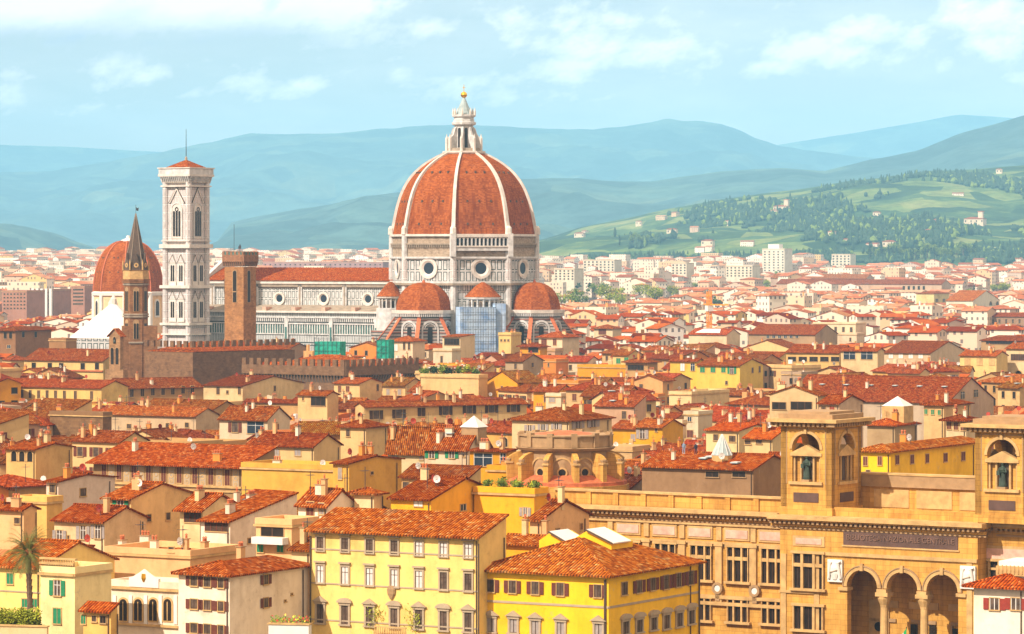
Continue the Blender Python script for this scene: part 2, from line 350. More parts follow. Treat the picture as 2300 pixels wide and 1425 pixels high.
# ------------------------------------------------------------------ windows (mesh cache: one mesh per kind and size)
WC = {}
def rnd(x, s=.15): return max(s, round(x/s)*s)
def win_mesh(kind, w_, h_, sc):
    k = (kind, w_, h_, sc)
    if k in WC: return WC[k]
    b = MB(); hw, hh = w_/2, h_/2; trim = 'stone_pale'; pane = 'pane_grey'
    if kind == 'b': pane = 'glass_blue'
    if kind in ('p', 'b', 's', 'e', 'g', 'd', 'o'):
        if kind in ('e', 'g'): trim = 'plaster_trim'
        if sc == 'cl': pane = 'curtain'
        ft = .09 if kind != 'e' else .2; pr = .07 if kind != 'e' else .12
        if kind in ('d', 'o'): trim = 'stone_trim'; pane = 'glass_dark'
        b.box(-hw, hw, -.02, .02, -hh, hh, pane)
        b.box(-hw-ft, -hw, -pr, .03, -hh, hh, trim); b.box(hw, hw+ft, -pr, .03, -hh, hh, trim)
        b.box(-hw-ft, hw+ft, -pr, .03, hh, hh+ft, trim); b.box(-hw-ft-.05, hw+ft+.05, -pr-.1, .03, -hh-.12, -hh, trim)
        if kind not in ('d', 'o'):
            fr = 'white_paint' if sc in ('sh_green', 'sh_red', 'sh_grey') or kind == 'b' else 'wood_dark'
            b.box(-.04, .04, -.045, -.02, -hh, hh, fr)
            if hh > .7: b.box(-hw, hw, -.043, -.021, hh*.35, hh*.35+.06, fr)
            b.box(-hw, -hw+.06, -.044, -.02, -hh, hh, fr); b.box(hw-.06, hw, -.044, -.02, -hh, hh, fr)
        if kind == 'o':
            n = max(2, int(w_/1.1))
            for i in range(1, n): x = -hw+w_*i/n; b.box(x-.08, x+.08, -.06, -.02, -hh, hh, 'wood_dark')
        if kind == 'e': b.box(-hw-.3, hw+.3, -.3, .03, hh+ft+.12, hh+ft+.32, trim)
    elif kind in ('t', 'v'):      # palace windows with a triangular or a curved pediment
        b.box(-hw, hw, -.02, .02, -hh, hh, pane if sc != 'cl' else 'sh_grey')
        b.box(-hw-.24, -hw, -.14, .03, -hh, hh, 'plaster_trim'); b.box(hw, hw+.24, -.14, .03, -hh, hh, 'plaster_trim')
        b.box(-hw-.3, hw+.3, -.2, .03, hh, hh+.3, 'plaster_trim'); b.box(-hw-.34, hw+.34, -.26, .03, -hh-.18, -hh, 'plaster_trim')
        b.box(-hw*.9, hw*.9, -.05, -.02, -hh, -hh+.05, 'wood_dark'); b.box(-.04, .04, -.05, -.02, -hh, hh, 'wood_dark')
        W2 = hw+.55; z = hh+.3
        if kind == 't': b.prism([(-W2, -.34, z), (W2, -.34, z), (0, -.34, z+.62)], (0, .36, 0), 'plaster_trim')
        else: b.prism([(-W2, -.34, z)]+[(W2, -.34, z)]+[(W2*cos(t), -.34, z+.55*sin(t)) for t in [pi*i/8 for i in range(1, 8)]], (0, .36, 0), 'plaster_trim')
    elif kind == 'c':       # closed blind in a stone frame
        b.box(-hw, hw, -.05, .02, -hh, hh, sc); b.box(-hw-.1, hw+.1, -.14, .03, -hh-.12, -hh, trim); b.box(-.03, .03, -.07, -.05, -hh, hh, 'stone_trim')
        b.box(-hw-.08, -hw, -.08, .03, -hh, hh, trim); b.box(hw, hw+.08, -.08, .03, -hh, hh, trim); b.box(-hw-.08, hw+.08, -.08, .03, hh, hh+.1, trim)
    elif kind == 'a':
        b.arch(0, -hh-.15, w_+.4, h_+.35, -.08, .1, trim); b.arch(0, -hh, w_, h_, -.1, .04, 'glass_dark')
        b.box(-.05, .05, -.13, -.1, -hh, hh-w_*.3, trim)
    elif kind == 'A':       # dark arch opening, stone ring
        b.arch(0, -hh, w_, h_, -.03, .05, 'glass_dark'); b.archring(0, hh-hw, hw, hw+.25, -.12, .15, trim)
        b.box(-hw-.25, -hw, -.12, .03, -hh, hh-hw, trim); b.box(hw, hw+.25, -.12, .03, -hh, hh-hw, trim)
    elif kind == 'l':        # louvred strip
        b.box(-hw, hw, -.05, .02, -hh, hh, 'wood_dark'); n = max(2, int(w_/.7))
        for i in range(n+1): x = -hw+w_*i/n; b.box(x-.06, x+.06, -.1, -.05, -hh, hh, sc)
        b.box(-hw-.1, hw+.1, -.12, .02, -hh-.12, -hh, trim)
    WC[k] = b.mesh('window'); return WC[k]
def shutter_mesh(w_, h_, sc):
    k = ('shutter', w_, h_, sc)
    if k not in WC:
        b = MB(); b.box(-w_/2, w_/2, -.11, -.05, -h_/2, h_/2, sc)
        b.box(-w_/2+.05, w_/2-.05, -.125, -.111, -.04, .04, sc); WC[k] = b.mesh('shutter')
    return WC[k]
def add_win(parent, loc, rz, kind, w_, h_, sc='sh_brown', name='window'):
    tot = w_
    if kind == 's': w_ = w_*.52
    w_, h_ = rnd(w_), rnd(h_)
    o = put(name, win_mesh(kind, w_, h_, sc), parent, loc, rz)
    if kind == 's':
        sw = rnd(w_/2+.08, .1)
        for sg in (-1, 1): put('shutter', shutter_mesh(sw, h_, sc), o, (sg*(w_/2+.1+sw/2), 0, 0))
    return o
# ------------------------------------------------------------------ small roof things
CH = []
for i, (a, b_, h_) in enumerate(((.9, .6, 1.3), (.6, .6, 1.7), (1.3, .6, 1.0), (.5, .5, 1.1))):
    m = MB(); m.box(-a/2, a/2, -b_/2, b_/2, -1.0, h_, 'plaster'); m.box(-a/2-.1, a/2+.1, -b_/2-.1, b_/2+.1, h_, h_+.1, 'stone_trim')
    n = 3 if a > 1 else 2 if a > .7 else 1
    for j in range(n):
        x = -a/2+a*(j+.5)/n; m.ngon(x, 0, [(.13, h_+.1), (.13, h_+.45)], 6, 'clay'); m.ngon(x, 0, [(.22, h_+.5), (.02, h_+.68)], 6, 'clay')
    CH.append(m.mesh('chimney'))
def dish_mesh(mat):
    m = MB(); n = 10; m.rod((0, 0, -.6), (0, 0, .5), .04, 'iron')
    vs = [(0, -.12, .7)]+[(.5*cos(2*pi*i/n), -.3, .7+.5*sin(2*pi*i/n)) for i in range(n)]; m.add(vs, [(0, 1+(i+1) % n, 1+i) for i in range(n)]+[(0, 1+i, 1+(i+1) % n) for i in range(n)], mat)
    m.rod((0, -.15, .7), (0, -.75, .55), .03, 'iron'); return m.mesh('satellite_dish')
DISH = [dish_mesh('white_paint'), dish_mesh('dish_red')]
m = MB(); m.rod((0, 0, -.8), (0, 0, 2.8), .045, 'iron', 4)
for k in range(5): m.rod((-.5, -.45+k*.22, 2.3), (.5, -.45+k*.22, 2.3), .028, 'iron', 3)
m.rod((0, -.5, 2.3), (0, .5, 2.3), .02, 'iron', 3); ANT = m.mesh('aerial')
m = MB(); m.box(-.6, .6, -.8, .8, 0, .16, 'lead'); m.box(-.5, .5, -.7, .7, .16, .2, 'white_paint'); SKY = m.mesh('roof_window')

# ------------------------------------------------------------------ houses
ALLH = []
HOUSES = []      # (px0, px1, ytop, ybot, Y, name-ish) for visibility and captions
FOOT = []        # (x, y, radius)
def roof_planes(L, D, h, kind, pitch, ov, oe=None):
    x0, x1, y0, y1 = -L-ov, ov, -ov, D+ov
    oe = ov*.5 if oe is None else oe
    if kind == 'l':
        x0, x1 = -L-oe, oe; zr = h+pitch*D/2; ze = h-pitch*ov; ym = D/2
        return [[(x0, y0, ze), (x1, y0, ze), (x1, ym, zr), (x0, ym, zr)], [(x1, y1, ze), (x0, y1, ze), (x0, ym, zr), (x1, ym, zr)]], zr
    if kind == 'r':
        y0, y1 = -oe, D+oe; zr = h+pitch*L/2; ze = h-pitch*ov; xm = -L/2
        return [[(x1, y0, ze), (x1, y1, ze), (xm, y1, zr), (xm, y0, zr)], [(x0, y1, ze), (x0, y0, ze), (xm, y0, zr), (xm, y1, zr)]], zr
    if kind == 's':
        x0, x1 = -L-oe, oe; zr = h+pitch*D; ze = h-pitch*ov
        return [[(x0, y0, ze), (x1, y0, ze), (x1, D, zr), (x0, D, zr)]], zr
    if kind == 'q':         # single slope rising away from the right face
        y0, y1 = -oe, D+oe; zr = h+pitch*L; ze = h-pitch*ov
        return [[(x1, y0, ze), (x1, y1, ze), (-L, y1, zr), (-L, y0, zr)]], zr
    if kind == 'h':
        ze = h-pitch*ov; m_ = min(L, D)/2+ov; zr = ze+pitch*m_
        if L >= D:
            a, b = (x0+m_, D/2, zr), (x1-m_, D/2, zr)
            return [[(x0, y0, ze), (x1, y0, ze), b, a], [(x1, y1, ze), (x0, y1, ze), a, b], [(x1, y0, ze), (x1, y1, ze), b], [(x0, y1, ze), (x0, y0, ze), a]], zr
        a, b = (-L/2, y0+m_, zr), (-L/2, y1-m_, zr)
        return [[(x0, y0, ze), (x1, y0, ze), a], [(x1, y1, ze), (x0, y1, ze), b], [(x1, y0, ze), (x1, y1, ze), b, a], [(x0, y1, ze), (x0, y0, ze), a, b]], zr
def wall_mesh(L, D, h, kind, pitch, mat='plaster', z0=0.):
    b = MB(); t = []
    if kind == 'l': t = [((0, 0), (0, D/2, pitch*D/2), (0, D)), ]
    P = [(-L, 0), (0, 0), (0, D), (-L, D)]
    def face(pts): b.add(pts, [list(range(len(pts)))], mat)
    e = .02
    zl = lambda x, y: h-e+(pitch*min(y, D-y) if kind == 'l' else pitch*min(-x, L+x) if kind == 'r' else pitch*y if kind == 's' else -pitch*x if kind == 'q' else 0)
    def side(p, q):
        pts = [(p[0], p[1], z0), (q[0], q[1], z0), (q[0], q[1], zl(*q))]
        mx, my = (p[0]+q[0])/2, (p[1]+q[1])/2
        if kind in 'lr' and zl(mx, my) > h+.05: pts.append((mx, my, zl(mx, my)))
        pts.append((p[0], p[1], zl(*p))); face(pts)
    for i in range(4): side(P[i], P[(i+1) % 4])
    if kind == 'f':
        face([(-L, 0, h-.3), (0, 0, h-.3), (0, D, h-.3), (-L, D, h-.3)])
    return b
def solve(cx, cy, wl, wr, Y, a, D=None):
    c, s = cos(a), sin(a); X = at(cx, Y); u = (cx-wl-CX)/F; v = (cx+(wr or 0)-CX)/F
    L = (X-u*Y)/(c-u*s)
    if D is None: D = (v*Y-X)/(-s-v*c)
    return X, L, D
class House:
    def __init__(s, cx, cy, wl, wr, col, label, h=17., roof='l', a=-30, pitch=.33, tint=(1, 1, 1), D=None, Y=None, ov=.6, cat='house', name='house', mat='plaster', group=None, ch=0, imp=None, LL=None, pk=None):
        s.a = R_(a); s.c, s.s = cos(s.a), sin(s.a)
        if Y is None: Y = Yfor(cy, h)
        z0 = gz(Y); h = zz_(cy, Y)
        s.Y, s.z0, s.h, s.cx = Y, z0, h-z0, cx
        if LL: wl = cx-(CX+F*(at(cx, Y)-LL*s.c)/(Y-LL*s.s))
        s.X, s.L, s.D = solve(cx, cy, wl, wr, Y, s.a, D)
        s.L = max(s.L, 1.); s.D = max(s.D, 1.)
        L, D = s.L, s.D
        if pk:
            d_ = D/2 if roof == 'l' else D; Yp = Y+d_*s.c; pitch = max(.1, (zz_(pk, Yp)-h)/d_)
        s.root = root(name, (s.X, Y, z0), s.a, label, cat, group)
        s.col = WALLC[col] if isinstance(col, str) else col
        j = random.uniform(.95, 1.05); s.col = tuple(min(.86, k*j*(1.17 if Y < 520 else g_ if Y < 1900 else .96)) for k, g_ in zip(s.col, (.90, .83, .70)))
        h_ = h-z0
        s.wall = wall_mesh(L, D, h_, roof, pitch, mat).build('wall', s.root, color=s.col)
        s.kind, s.pitch = roof, pitch; zr = h_
        s.roof = None
        if roof == 'f':
            b = MB(); t = .3
            for x0, x1, y0, y1 in ((-L-.1, .1, -.1, t), (-L-.1, .1, D-t, D+.1), (-L-.1, -L+t, t, D-t), (-t, .1, t, D-t)): b.box(x0, x1, y0, y1, h_-.02, h_+.7, 'plaster')
            b.box(-L-.25, .25, -.25, .0, h_-.3, h_-.05, 'stone_pale'); b.box(0, .25, .0, D, h_-.3, h_-.05, 'stone_pale')
            s.roof = b.build('parapet', s.root, color=s.col)
        else:
            pl, zr = roof_planes(L, D, h_, roof, pitch, ov); b = MB()
            for p in pl:
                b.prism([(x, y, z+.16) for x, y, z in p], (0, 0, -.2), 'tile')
            if roof in 'lrh':       # ridge tiles
                p = pl[0]; q0, q1 = Vector(p[2]), Vector(p[-1])
                if roof in 'lr' or (roof == 'h' and len(p) == 4): b.rod(q0+Vector((0, 0, .14)), q1+Vector((0, 0, .14)), .2, 'tile', 6)
                if roof == 'h':
                    for pp in (pl[0],):
                        b.rod(Vector(pp[1])+Vector((0, 0, .14)), Vector(pp[2])+Vector((0, 0, .14)), .17, 'tile', 5); b.rod(Vector(pp[0])+Vector((0, 0, .14)), Vector(pp[-1])+Vector((0, 0, .14)), .17, 'tile', 5)
            t = random.uniform(.66, 1.02); g = random.uniform(.9, 1.25)
            if Y < 420: t = random.uniform(.92, 1.05)
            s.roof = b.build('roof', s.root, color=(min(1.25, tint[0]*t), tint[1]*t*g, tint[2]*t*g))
        s.zr = zr
        k = F/Y
        yb = cy+3.2*k
        HOUSES.append([cx-wl, cx+(D*(-s.s)*k if wr is None else wr), HZ-(zr+z0-CZ)*F/(Y+s.D*.4), yb if imp is None else imp, Y, label])
        s.rec = HOUSES[-1]; ALLH.append(s)
        for fx in np.arange(-L+4, 0.1, 8) if L > 8 else [-L/2]:
            for fy in np.arange(4, D+.1, 8) if D > 8 else [D/2]:
                FOOT.append((s.X+fx*s.c-fy*s.s, Y+fx*s.s+fy*s.c, min(5.5, max(L, D)/2)))
        for _ in range(ch): s.chimney()
    def surf(s, x, y):
        L, D, h, p = s.L, s.D, s.h, s.pitch
        return {'l': h+p*min(y, D-y), 'r': h+p*min(-x, L+x), 's': h+p*y, 'q': h-p*x, 'h': h+p*min(y, D-y, -x, L+x), 'f': h-.3}[s.kind]
    def spot(s): return -s.L*random.uniform(.12, .88), s.D*random.uniform(.15, .6)
    def chimney(s, px=None):
        x, y = s.spot(); put('chimney', random.choice(CH), s.roof, (x, y, s.surf(x, y)+.2), random.choice((0, pi/2)), WALLC[random.choice(('white', 'cream', 'peach', 'orange'))])
    def bit(s, me, name, dz=.4, rz=None):
        x, y = s.spot(); put(name, me, s.roof, (x, y, s.surf(x, y)+dz), random.uniform(-.6, .3) if rz is None else rz)
    def onL(s, px, py):
        u = (px-CX)/F; t = (s.X-u*s.Y)/(s.c-u*s.s); Yp = s.Y-t*s.s
        return -t, zz_(py, Yp)-s.z0, Yp/F/(s.c-u*s.s), Yp/F
    def onR(s, px, py):
        v = (px-CX)/F; t = (v*s.Y-s.X)/(-s.s-v*s.c); Yp = s.Y+t*s.c
        return t, zz_(py, Yp)-s.z0, Yp/F/(-s.s-v*s.c), Yp/F
    def win(s, face, px, py, w_, h_, kind='p', sc='sh_brown', name='window'):
        t, z, kx, kz = s.onL(px, py) if face == 'L' else s.onR(px, py)
        loc, rz = ((t, -.01, z), 0.) if face == 'L' else ((.01, t, z), pi/2)
        s.rec[3] = max(s.rec[3], py+h_/2)
        return add_win(s.root, loc, rz, kind, w_*kx, h_*kz, sc, name)
    def row(s, face, x0, y0, x1, y1, n, w_, h_, kind='p', sc='sh_brown'):
        for i in range(n):
            t = i/(n-1) if n > 1 else 0
            s.win(face, x0+(x1-x0)*t, y0+(y1-y0)*t, w_, h_, kind, sc)
        return s
    def band(s, face, py, hpx, mat='plaster_trim', pr=.08, name='string_course', px=None):
        b = MB(); k = s.Y/F; z = zz_(py, s.Y)-s.z0; hh = hpx*k/2
        if face == 'L': b.box(-s.L, 0, -pr, -.005, z-hh, z+hh, mat)
        else: b.box(.005, pr, 0, s.D, z-hh, z+hh, mat)
        return b.build(name, s.root)
# ================================================================== landmarks
def octv(i, r): a = pi/8+pi/4*i; return (r*cos(a), r*sin(a))
def face_M(cx, cy, ap, th): return Matrix.Translation((cx+ap*cos(th), cy+ap*sin(th), 0)) @ Matrix.Rotation(th+pi/2, 4, 'Z')
def oculus(parent, M, z, r, name='oculus'):
    b = MB(); b.M = M
    b.archring(0, z, r*.74, r, -.5, .7, 'rib_white', 24, 0, 2*pi)
    for i in range(24):
        t0, t1 = 2*pi*i/24, 2*pi*(i+1)/24; r0, r1 = r*.74, r*.55
        b.add([(r0*cos(t0), -.48, z+r0*sin(t0)), (r0*cos(t1), -.48, z+r0*sin(t1)), (r1*cos(t1), -.03, z+r1*sin(t1)), (r1*cos(t0), -.03, z+r1*sin(t0))], [(0, 3, 2, 1)], 'rib_white')
    o = b.build(name, parent); g = MB(); g.M = M
    g.add([(r*.57*cos(2*pi*i/24), -.04, z+r*.57*sin(2*pi*i/24)) for i in range(24)], [list(range(24))], 'glass_blue')
    g.build('glass', o); return o
# ---------------- cathedral
Yc = 1350.; Xc = at(1042, Yc)
cath = root('cathedral', (Xc, Yc, 0), R_(-30), 'great cathedral with huge ribbed red brick dome and green and white marble walls', 'cathedral')
Rd = 26.7; ap = Rd*cos(pi/8)
b = MB(); b.ngon(0, 0, [(Rd*1.0, 0), (Rd*1.0, 43.2)], 8, 'marble_nave', pi/8); b.build('crossing_wall', cath)
b = MB(); b.ngon(0, 0, [(Rd, 43.3), (Rd, 52.6)], 8, 'marble_panel', pi/8)
for i in range(8):
    x, y = octv(i, Rd-.15)
    b.ngon(x, y, [(1.15, 20), (1.15, 60.6)], 8, 'marble_white', pi/8); b.ngon(x, y, [(1.2, 44.6), (1.2, 51.6)], 8, 'marble_small', pi/8)
drum = b.build('drum', cath)
b = MB()
for z0, z1, rr, m_ in ((42.6, 43.4, Rd+1.5, 'stone_grey'), (43.4, 44.1, Rd+1.1, 'marble_white'), (52.2, 52.9, Rd+.9, 'marble_white'), (60.2, 61.0, Rd+.8, 'rib_white')): b.ngon(0, 0, [(rr, z0), (rr, z1)], 8, m_, pi/8)
b.build('cornice', drum)
b = MB(); b.ngon(0, 0, [(Rd-.2, 52.9), (Rd-.2, 60.2)], 8, 'brick', pi/8)
for i in range(8):
    b.M = face_M(0, 0, (Rd-.2)*cos(pi/8), pi/4*i)
    for k in range(26): x = -9.6+k*.77; b.box(x, x+.34, -.7, 0, 56.2, 57.2, 'stone_grey')
    b.box(-9.8, 9.8, -.8, 0, 57.2, 57.7, 'stone_grey')
b.M = None; b.build('rough_brick_band', drum, color=(.42, .33, .24))
for th in (-pi/2, -pi/4, 0, pi): oculus(drum, face_M(0, 0, ap, th), 48.7, 3.75)
for th in (-3*pi/4,):
    oculus(drum, face_M(0, 0, ap, th), 48.7, 3.75)
# white arcaded gallery on one side
b = MB(); b.M = face_M(0, 0, ap, -pi/4)
b.box(-10.8, 10.8, -1.6, .2, 55.0, 56.4, 'marble_white'); b.box(-10.9, 10.9, -1.9, .2, 56.4, 56.8, 'rib_white'); b.box(-10.9, 10.9, -1.7, .2, 59.9, 60.9, 'rib_white')
b.box(-10.7, 10.7, -.5, .2, 56.8, 59.9, 'marble_white')
n = 13
for k in range(n+1):
    x = -9.6+19.2*k/n; b.box(x-.24, x+.24, -1.45, -.5, 56.8, 59.9, 'marble_white')
    if k < n: b.arch(x+19.2/n/2, 56.9, .95, 2.7, -.62, .1, 'glass_dark'); b.archring(x+19.2/n/2, 59.1, .48, .76, -1.4, .3, 'rib_white', 6)
for sx in (-1, 1): b.box(sx*10.6-.9, sx*10.6+.9, -2.0, .2, 52.9, 61.2, 'marble_white')
b.build('arcaded_gallery', drum)
# dome
def Rz(z):
    t = min(1, max(0, (z-60.8)/29.8)); return 26.5-19.6*t**(2.4+(t-.4765)*2.2) if t > 0 else 26.5
zs = [60.8+29.8*k/28 for k in range(29)]
b = MB(); b.ngon(0, 0, [(Rz(z)-.1, z) for z in zs], 8, 'dome_tile', pi/8)
for i in range(8):
    for z, n in ((64.3, 3), (72.5, 3), (83.0, 3)):
        a_ = Rz(z)*cos(pi/8); hw = Rz(z)*sin(pi/8); b.M = face_M(0, 0, a_, pi/4*i)
        for k in range(n): x = (-.5+k*.5)*hw*.95; b.box(x-.3, x+.3, -.14, .6, z, z+.75, 'stone_dark')
b.M = None; dome = b.build('dome', cath)
for i in range(8):
    b = MB(); a_ = pi/8+pi/4*i; vs = []
    for z in zs:
        w_ = .72-.28*(z-60.8)/30
        for rr, ss in ((-.6, -1), (.6, -1), (.6, 1), (-.6, 1)):
            r = Rz(z)+rr; vs.append((r*cos(a_)-ss*w_*sin(a_), r*sin(a_)+ss*w_*cos(a_), z+(.25 if rr > 0 else -.2)))
    fs = [(4*k+j, 4*k+(j+1) % 4, 4*k+4+(j+1) % 4, 4*k+4+j) for k in range(len(zs)-1) for j in range(4)]+[(3, 2, 1, 0), tuple(4*(len(zs)-1)+j for j in range(4))]
    b.add(vs, fs, 'rib_white')
    x, y = octv(i, Rz(62)+.5); b.ngon(x, y, [(1.25, 60.9), (1.15, 63.2), (.6, 64)], 6, 'rib_white', a_)
    b.build('rib', dome)
# lantern
b = MB(); b.ngon(0, 0, [(7.6, 90.3), (7.9, 90.7), (7.9, 91.3), (6.9, 91.3)], 8, 'rib_white', pi/8); b.ngon(0, 0, [(6.2, 91.3), (6.0, 92.4)], 8, 'stone_grey', pi/8)
b.ngon(0, 0, [(3.5, 92), (3.4, 100.6), (4.4, 101.0), (4.5, 101.8), (3.9, 102.0), (3.6, 103.6), (4.3, 103.9), (4.3, 104.6), (3.3, 104.7)], 8, 'marble_white', pi/8)
for i in range(8):
    a_ = pi/8+pi/4*i; c_, s_ = cos(a_), sin(a_)
    for pts in ([(3.2, 91.3), (6.6, 91.3), (6.6, 95.6), (5.9, 96.4), (4.9, 97.2), (4.2, 99.6), (3.2, 100.4)],):
        poly = [(r*c_+.38*s_, r*s_-.38*c_, z) for r, z in pts]; b.prism(poly, (-.76*s_, .76*c_, 0), 'marble_white')
    b.ngon(6.3*c_, 6.3*s_, [(.62, 91.3), (.62, 96.0), (.3, 96.6), (.05, 97.6)], 6, 'rib_white')
    b.ngon(4.0*c_, 4.0*s_, [(.45, 104.4), (.42, 105.8), (.05, 107.2)], 6, 'rib_white')
    b.M = face_M(0, 0, 3.45*cos(pi/8), pi/4*i); b.arch(0, 92.6, 1.15, 7.2, -.12, .3, 'glass_dark'); b.M = None
lan = b.build('lantern', cath)
b = MB(); b.ngon(0, 0, [(3.2, 104.7), (2.3, 106.5), (1.1, 109.2), (.45, 110.8)], 12, 'lead'); b.ngon(0, 0, [(.62, 109.9), (.42, 111.0)], 12, 'copper_green'); b.build('cone_roof', lan)
b = MB(); b.ngon(0, 0, [(.05+1.15*sin(pi*k/8), 111.9-1.15*cos(pi*k/8)) for k in range(9)], 12, 'gold'); b.build('gold_ball', lan)
b = MB(); b.box(-.09, .09, -.09, .09, 113, 115.6, 'gold'); b.box(-.6, .6, -.09, .09, 114.4, 114.6, 'gold'); b.build('cross', lan)
# nave, aisles, facade
b = MB(); b.box(-107, -20, -10.5, 10.5, 0, 44, 'marble_nave')
for k in range(5):
    x = -25-19.6*k; b.box(x-.9, x+.9, -11.1, -10.4, 33, 43.2, 'marble_white'); b.box(x-.35, x+.35, -11.2, -11.1, 34.5, 42, 'stone_grey')
b.box(-107, -20, -10.75, -10.5, 33, 34.2, 'marble_white'); b.box(-107, -20, -10.9, -10.5, 41.2, 41.6, 'stone_dark'); b.box(-107, -20, -11.5, -10.5, 42.8, 44.15, 'rib_white'); b.box(-107, -20, -11.1, -10.5, 41.6, 42.8, 'stone_grey')
nave = b.build('nave', cath)
b = MB(); b.prism([(-107, -11.9, 44.2), (-19, -11.9, 44.2), (-19, 0, 48.8), (-107, 0, 48.8)], (0, 0, -.3), 'tile'); b.prism([(-19, 11.9, 44.2), (-107, 11.9, 44.2), (-107, 0, 48.8), (-19, 0, 48.8)], (0, 0, -.3), 'tile')
b.build('nave_roof', nave, color=(1.0, .95, .9))
for x in (-34.6, -54, -73.6, -93.2):
    oculus(nave, Matrix.Translation((x, -10.52, 0)), 37.3, 2.5)
b = MB(); b.box(-105, -22, -19.5, -10.5, 0, 32.4, 'marble_aisle')
for z0, z1, y_, m_ in ((28.0, 28.5, -20.0, 'marble_white'), (24.2, 24.6, -19.9, 'marble_white'), (30.3, 30.8, -20.5, 'marble_white'), (32.2, 32.9, -20.7, 'rib_white')): b.box(-105.2, -21.8, y_, -19.4, z0, z1, m_)
b.box(-105, -22, -19.56, -19.4, 24.6, 28.0, 'copper_green')
for k in range(76): x = -104.4+k*1.09; b.box(x, x+.4, -19.85, -19.5, 24.6, 28, 'marble_white')
for k in range(92): x = -104.6+k*.9; b.box(x, x+.42, -20.3, -19.5, 29.0, 30.3, 'marble_white')
for k in range(5): x = -25-19.6*k; b.box(x-.8, x+.8, -20.4, -19.3, 0, 30.3, 'marble_white'); b.box(x-.4, x+.4, -20.5, -20.4, 1, 27, 'copper_green')
for k in range(7): x = -100+k*13; b.box(x-.8, x+.8, -20.2, -16, 32.9, 34.3, 'pink_stone')
b.build('aisle', cath)
b = MB(); b.prism([(-105, -19.4, 33.0), (-22, -19.4, 33.0), (-22, -10.4, 35.0), (-105, -10.4, 35.0)], (0, 0, -.3), 'stone_grey'); b.build('aisle_roof', cath)
b = MB(); b.prism([(-107.4, 12, 30), (-107.4, -12, 30), (-107.4, -12, 45), (-107.4, 0, 51.4), (-107.4, 12, 45)][::-1], (1.6, 0, 0), 'marble_white')
b.box(-107.5, -105.6, -20.2, 20.2, 0, 33.5, 'marble_small'); b.build('facade_gable', cath)
# tribunes and small exedras round the crossing
def tribune(th, d, R0, zt, zb, windows=True):
    cx_, cy_ = d*cos(th), d*sin(th)
    b = MB(); b.ngon(cx_, cy_, [(R0+.5, 0), (R0+.5, zb-2.2)], 8, 'marble_stripe', pi/8)
    b.ngon(cx_, cy_, [(R0+6.5, 0), (R0+6.5, zb-13)], 8, 'marble_stripe', pi/8)
    b.ngon(cx_, cy_, [(R0+1.6, zb-1.0), (R0+1.7, zb+.2), (R0-.4, zb+.2)], 8, 'rib_white', pi/8)
    body = None
    for i in range(8):
        M = face_M(cx_, cy_, (R0+.5)*cos(pi/8), pi/4*i); b.M = M
        for k in range(12): x = -4.2+k*.74; b.box(x, x+.34, -.9, .1, zb-2.1, zb-1.0, 'marble_white')
        b.archring(0, zb-6.6, 2.5, 3.2, -.35, .4, 'marble_white', 12); b.archring(0, zb-6.6, 1.9, 2.15, -.3, .4, 'marble_white', 12)
        b.box(-3.2, -2.6, -.35, .1, zb-12, zb-6.6, 'marble_white'); b.box(2.6, 3.2, -.35, .1, zb-12, zb-6.6, 'marble_white')
        b.arch(0, zb-12.5, 1.7, 6.9, -.16, .2, 'glass_dark')
    b.M = None; body = b.build('tribune', cath)
    b = MB(); b.ngon(cx_, cy_, [(R0+6.8, zb-13.2), (R0+6.8, zb-12.9), (R0+.4, zb-11.4)], 8, 'tile', pi/8)
    for i in range(8):
        a_ = pi/8+pi/4*i; c_, s_ = cos(a_), sin(a_)
        P = lambda r, z, o: (cx_+r*c_+o*s_, cy_+r*s_-o*c_, z)
        b.prism([P(R0+.3, zb-12.6, .55), P(R0+7.2, zb-12.6, .55), P(R0+7.2, zb-11.8, .55), P(R0+.3, zb-2.6, .55)], (-1.1*s_, 1.1*c_, 0), 'marble_stripe')
        b.prism([P(R0+.2, zb-2.5, .7), P(R0+7.4, zb-11.75, .7), P(R0+7.4, zb-11.3, .7), P(R0+.2, zb-2.0, .7)], (-1.4*s_, 1.4*c_, 0), 'clay')
    b.build('spur_buttress', body)
    b = MB(); H_ = zt-zb; b.ngon(cx_, cy_, [((R0)*cos(k/9*pi/2)**.88+.05, zb+.1+H_*sin(k/9*pi/2)) for k in range(10)], 8, 'dome_tile', pi/8)
    b.ngon(cx_, cy_, [(.7, zt-.2), (.5, zt+.5), (.1, zt+1.2)], 8, 'clay'); b.build('tribune_dome', body)
tribune(-pi/2, 28.2, 10.0, 43.6, 33.6); tribune(0, 29.6, 9.4, 43.6, 33.6)
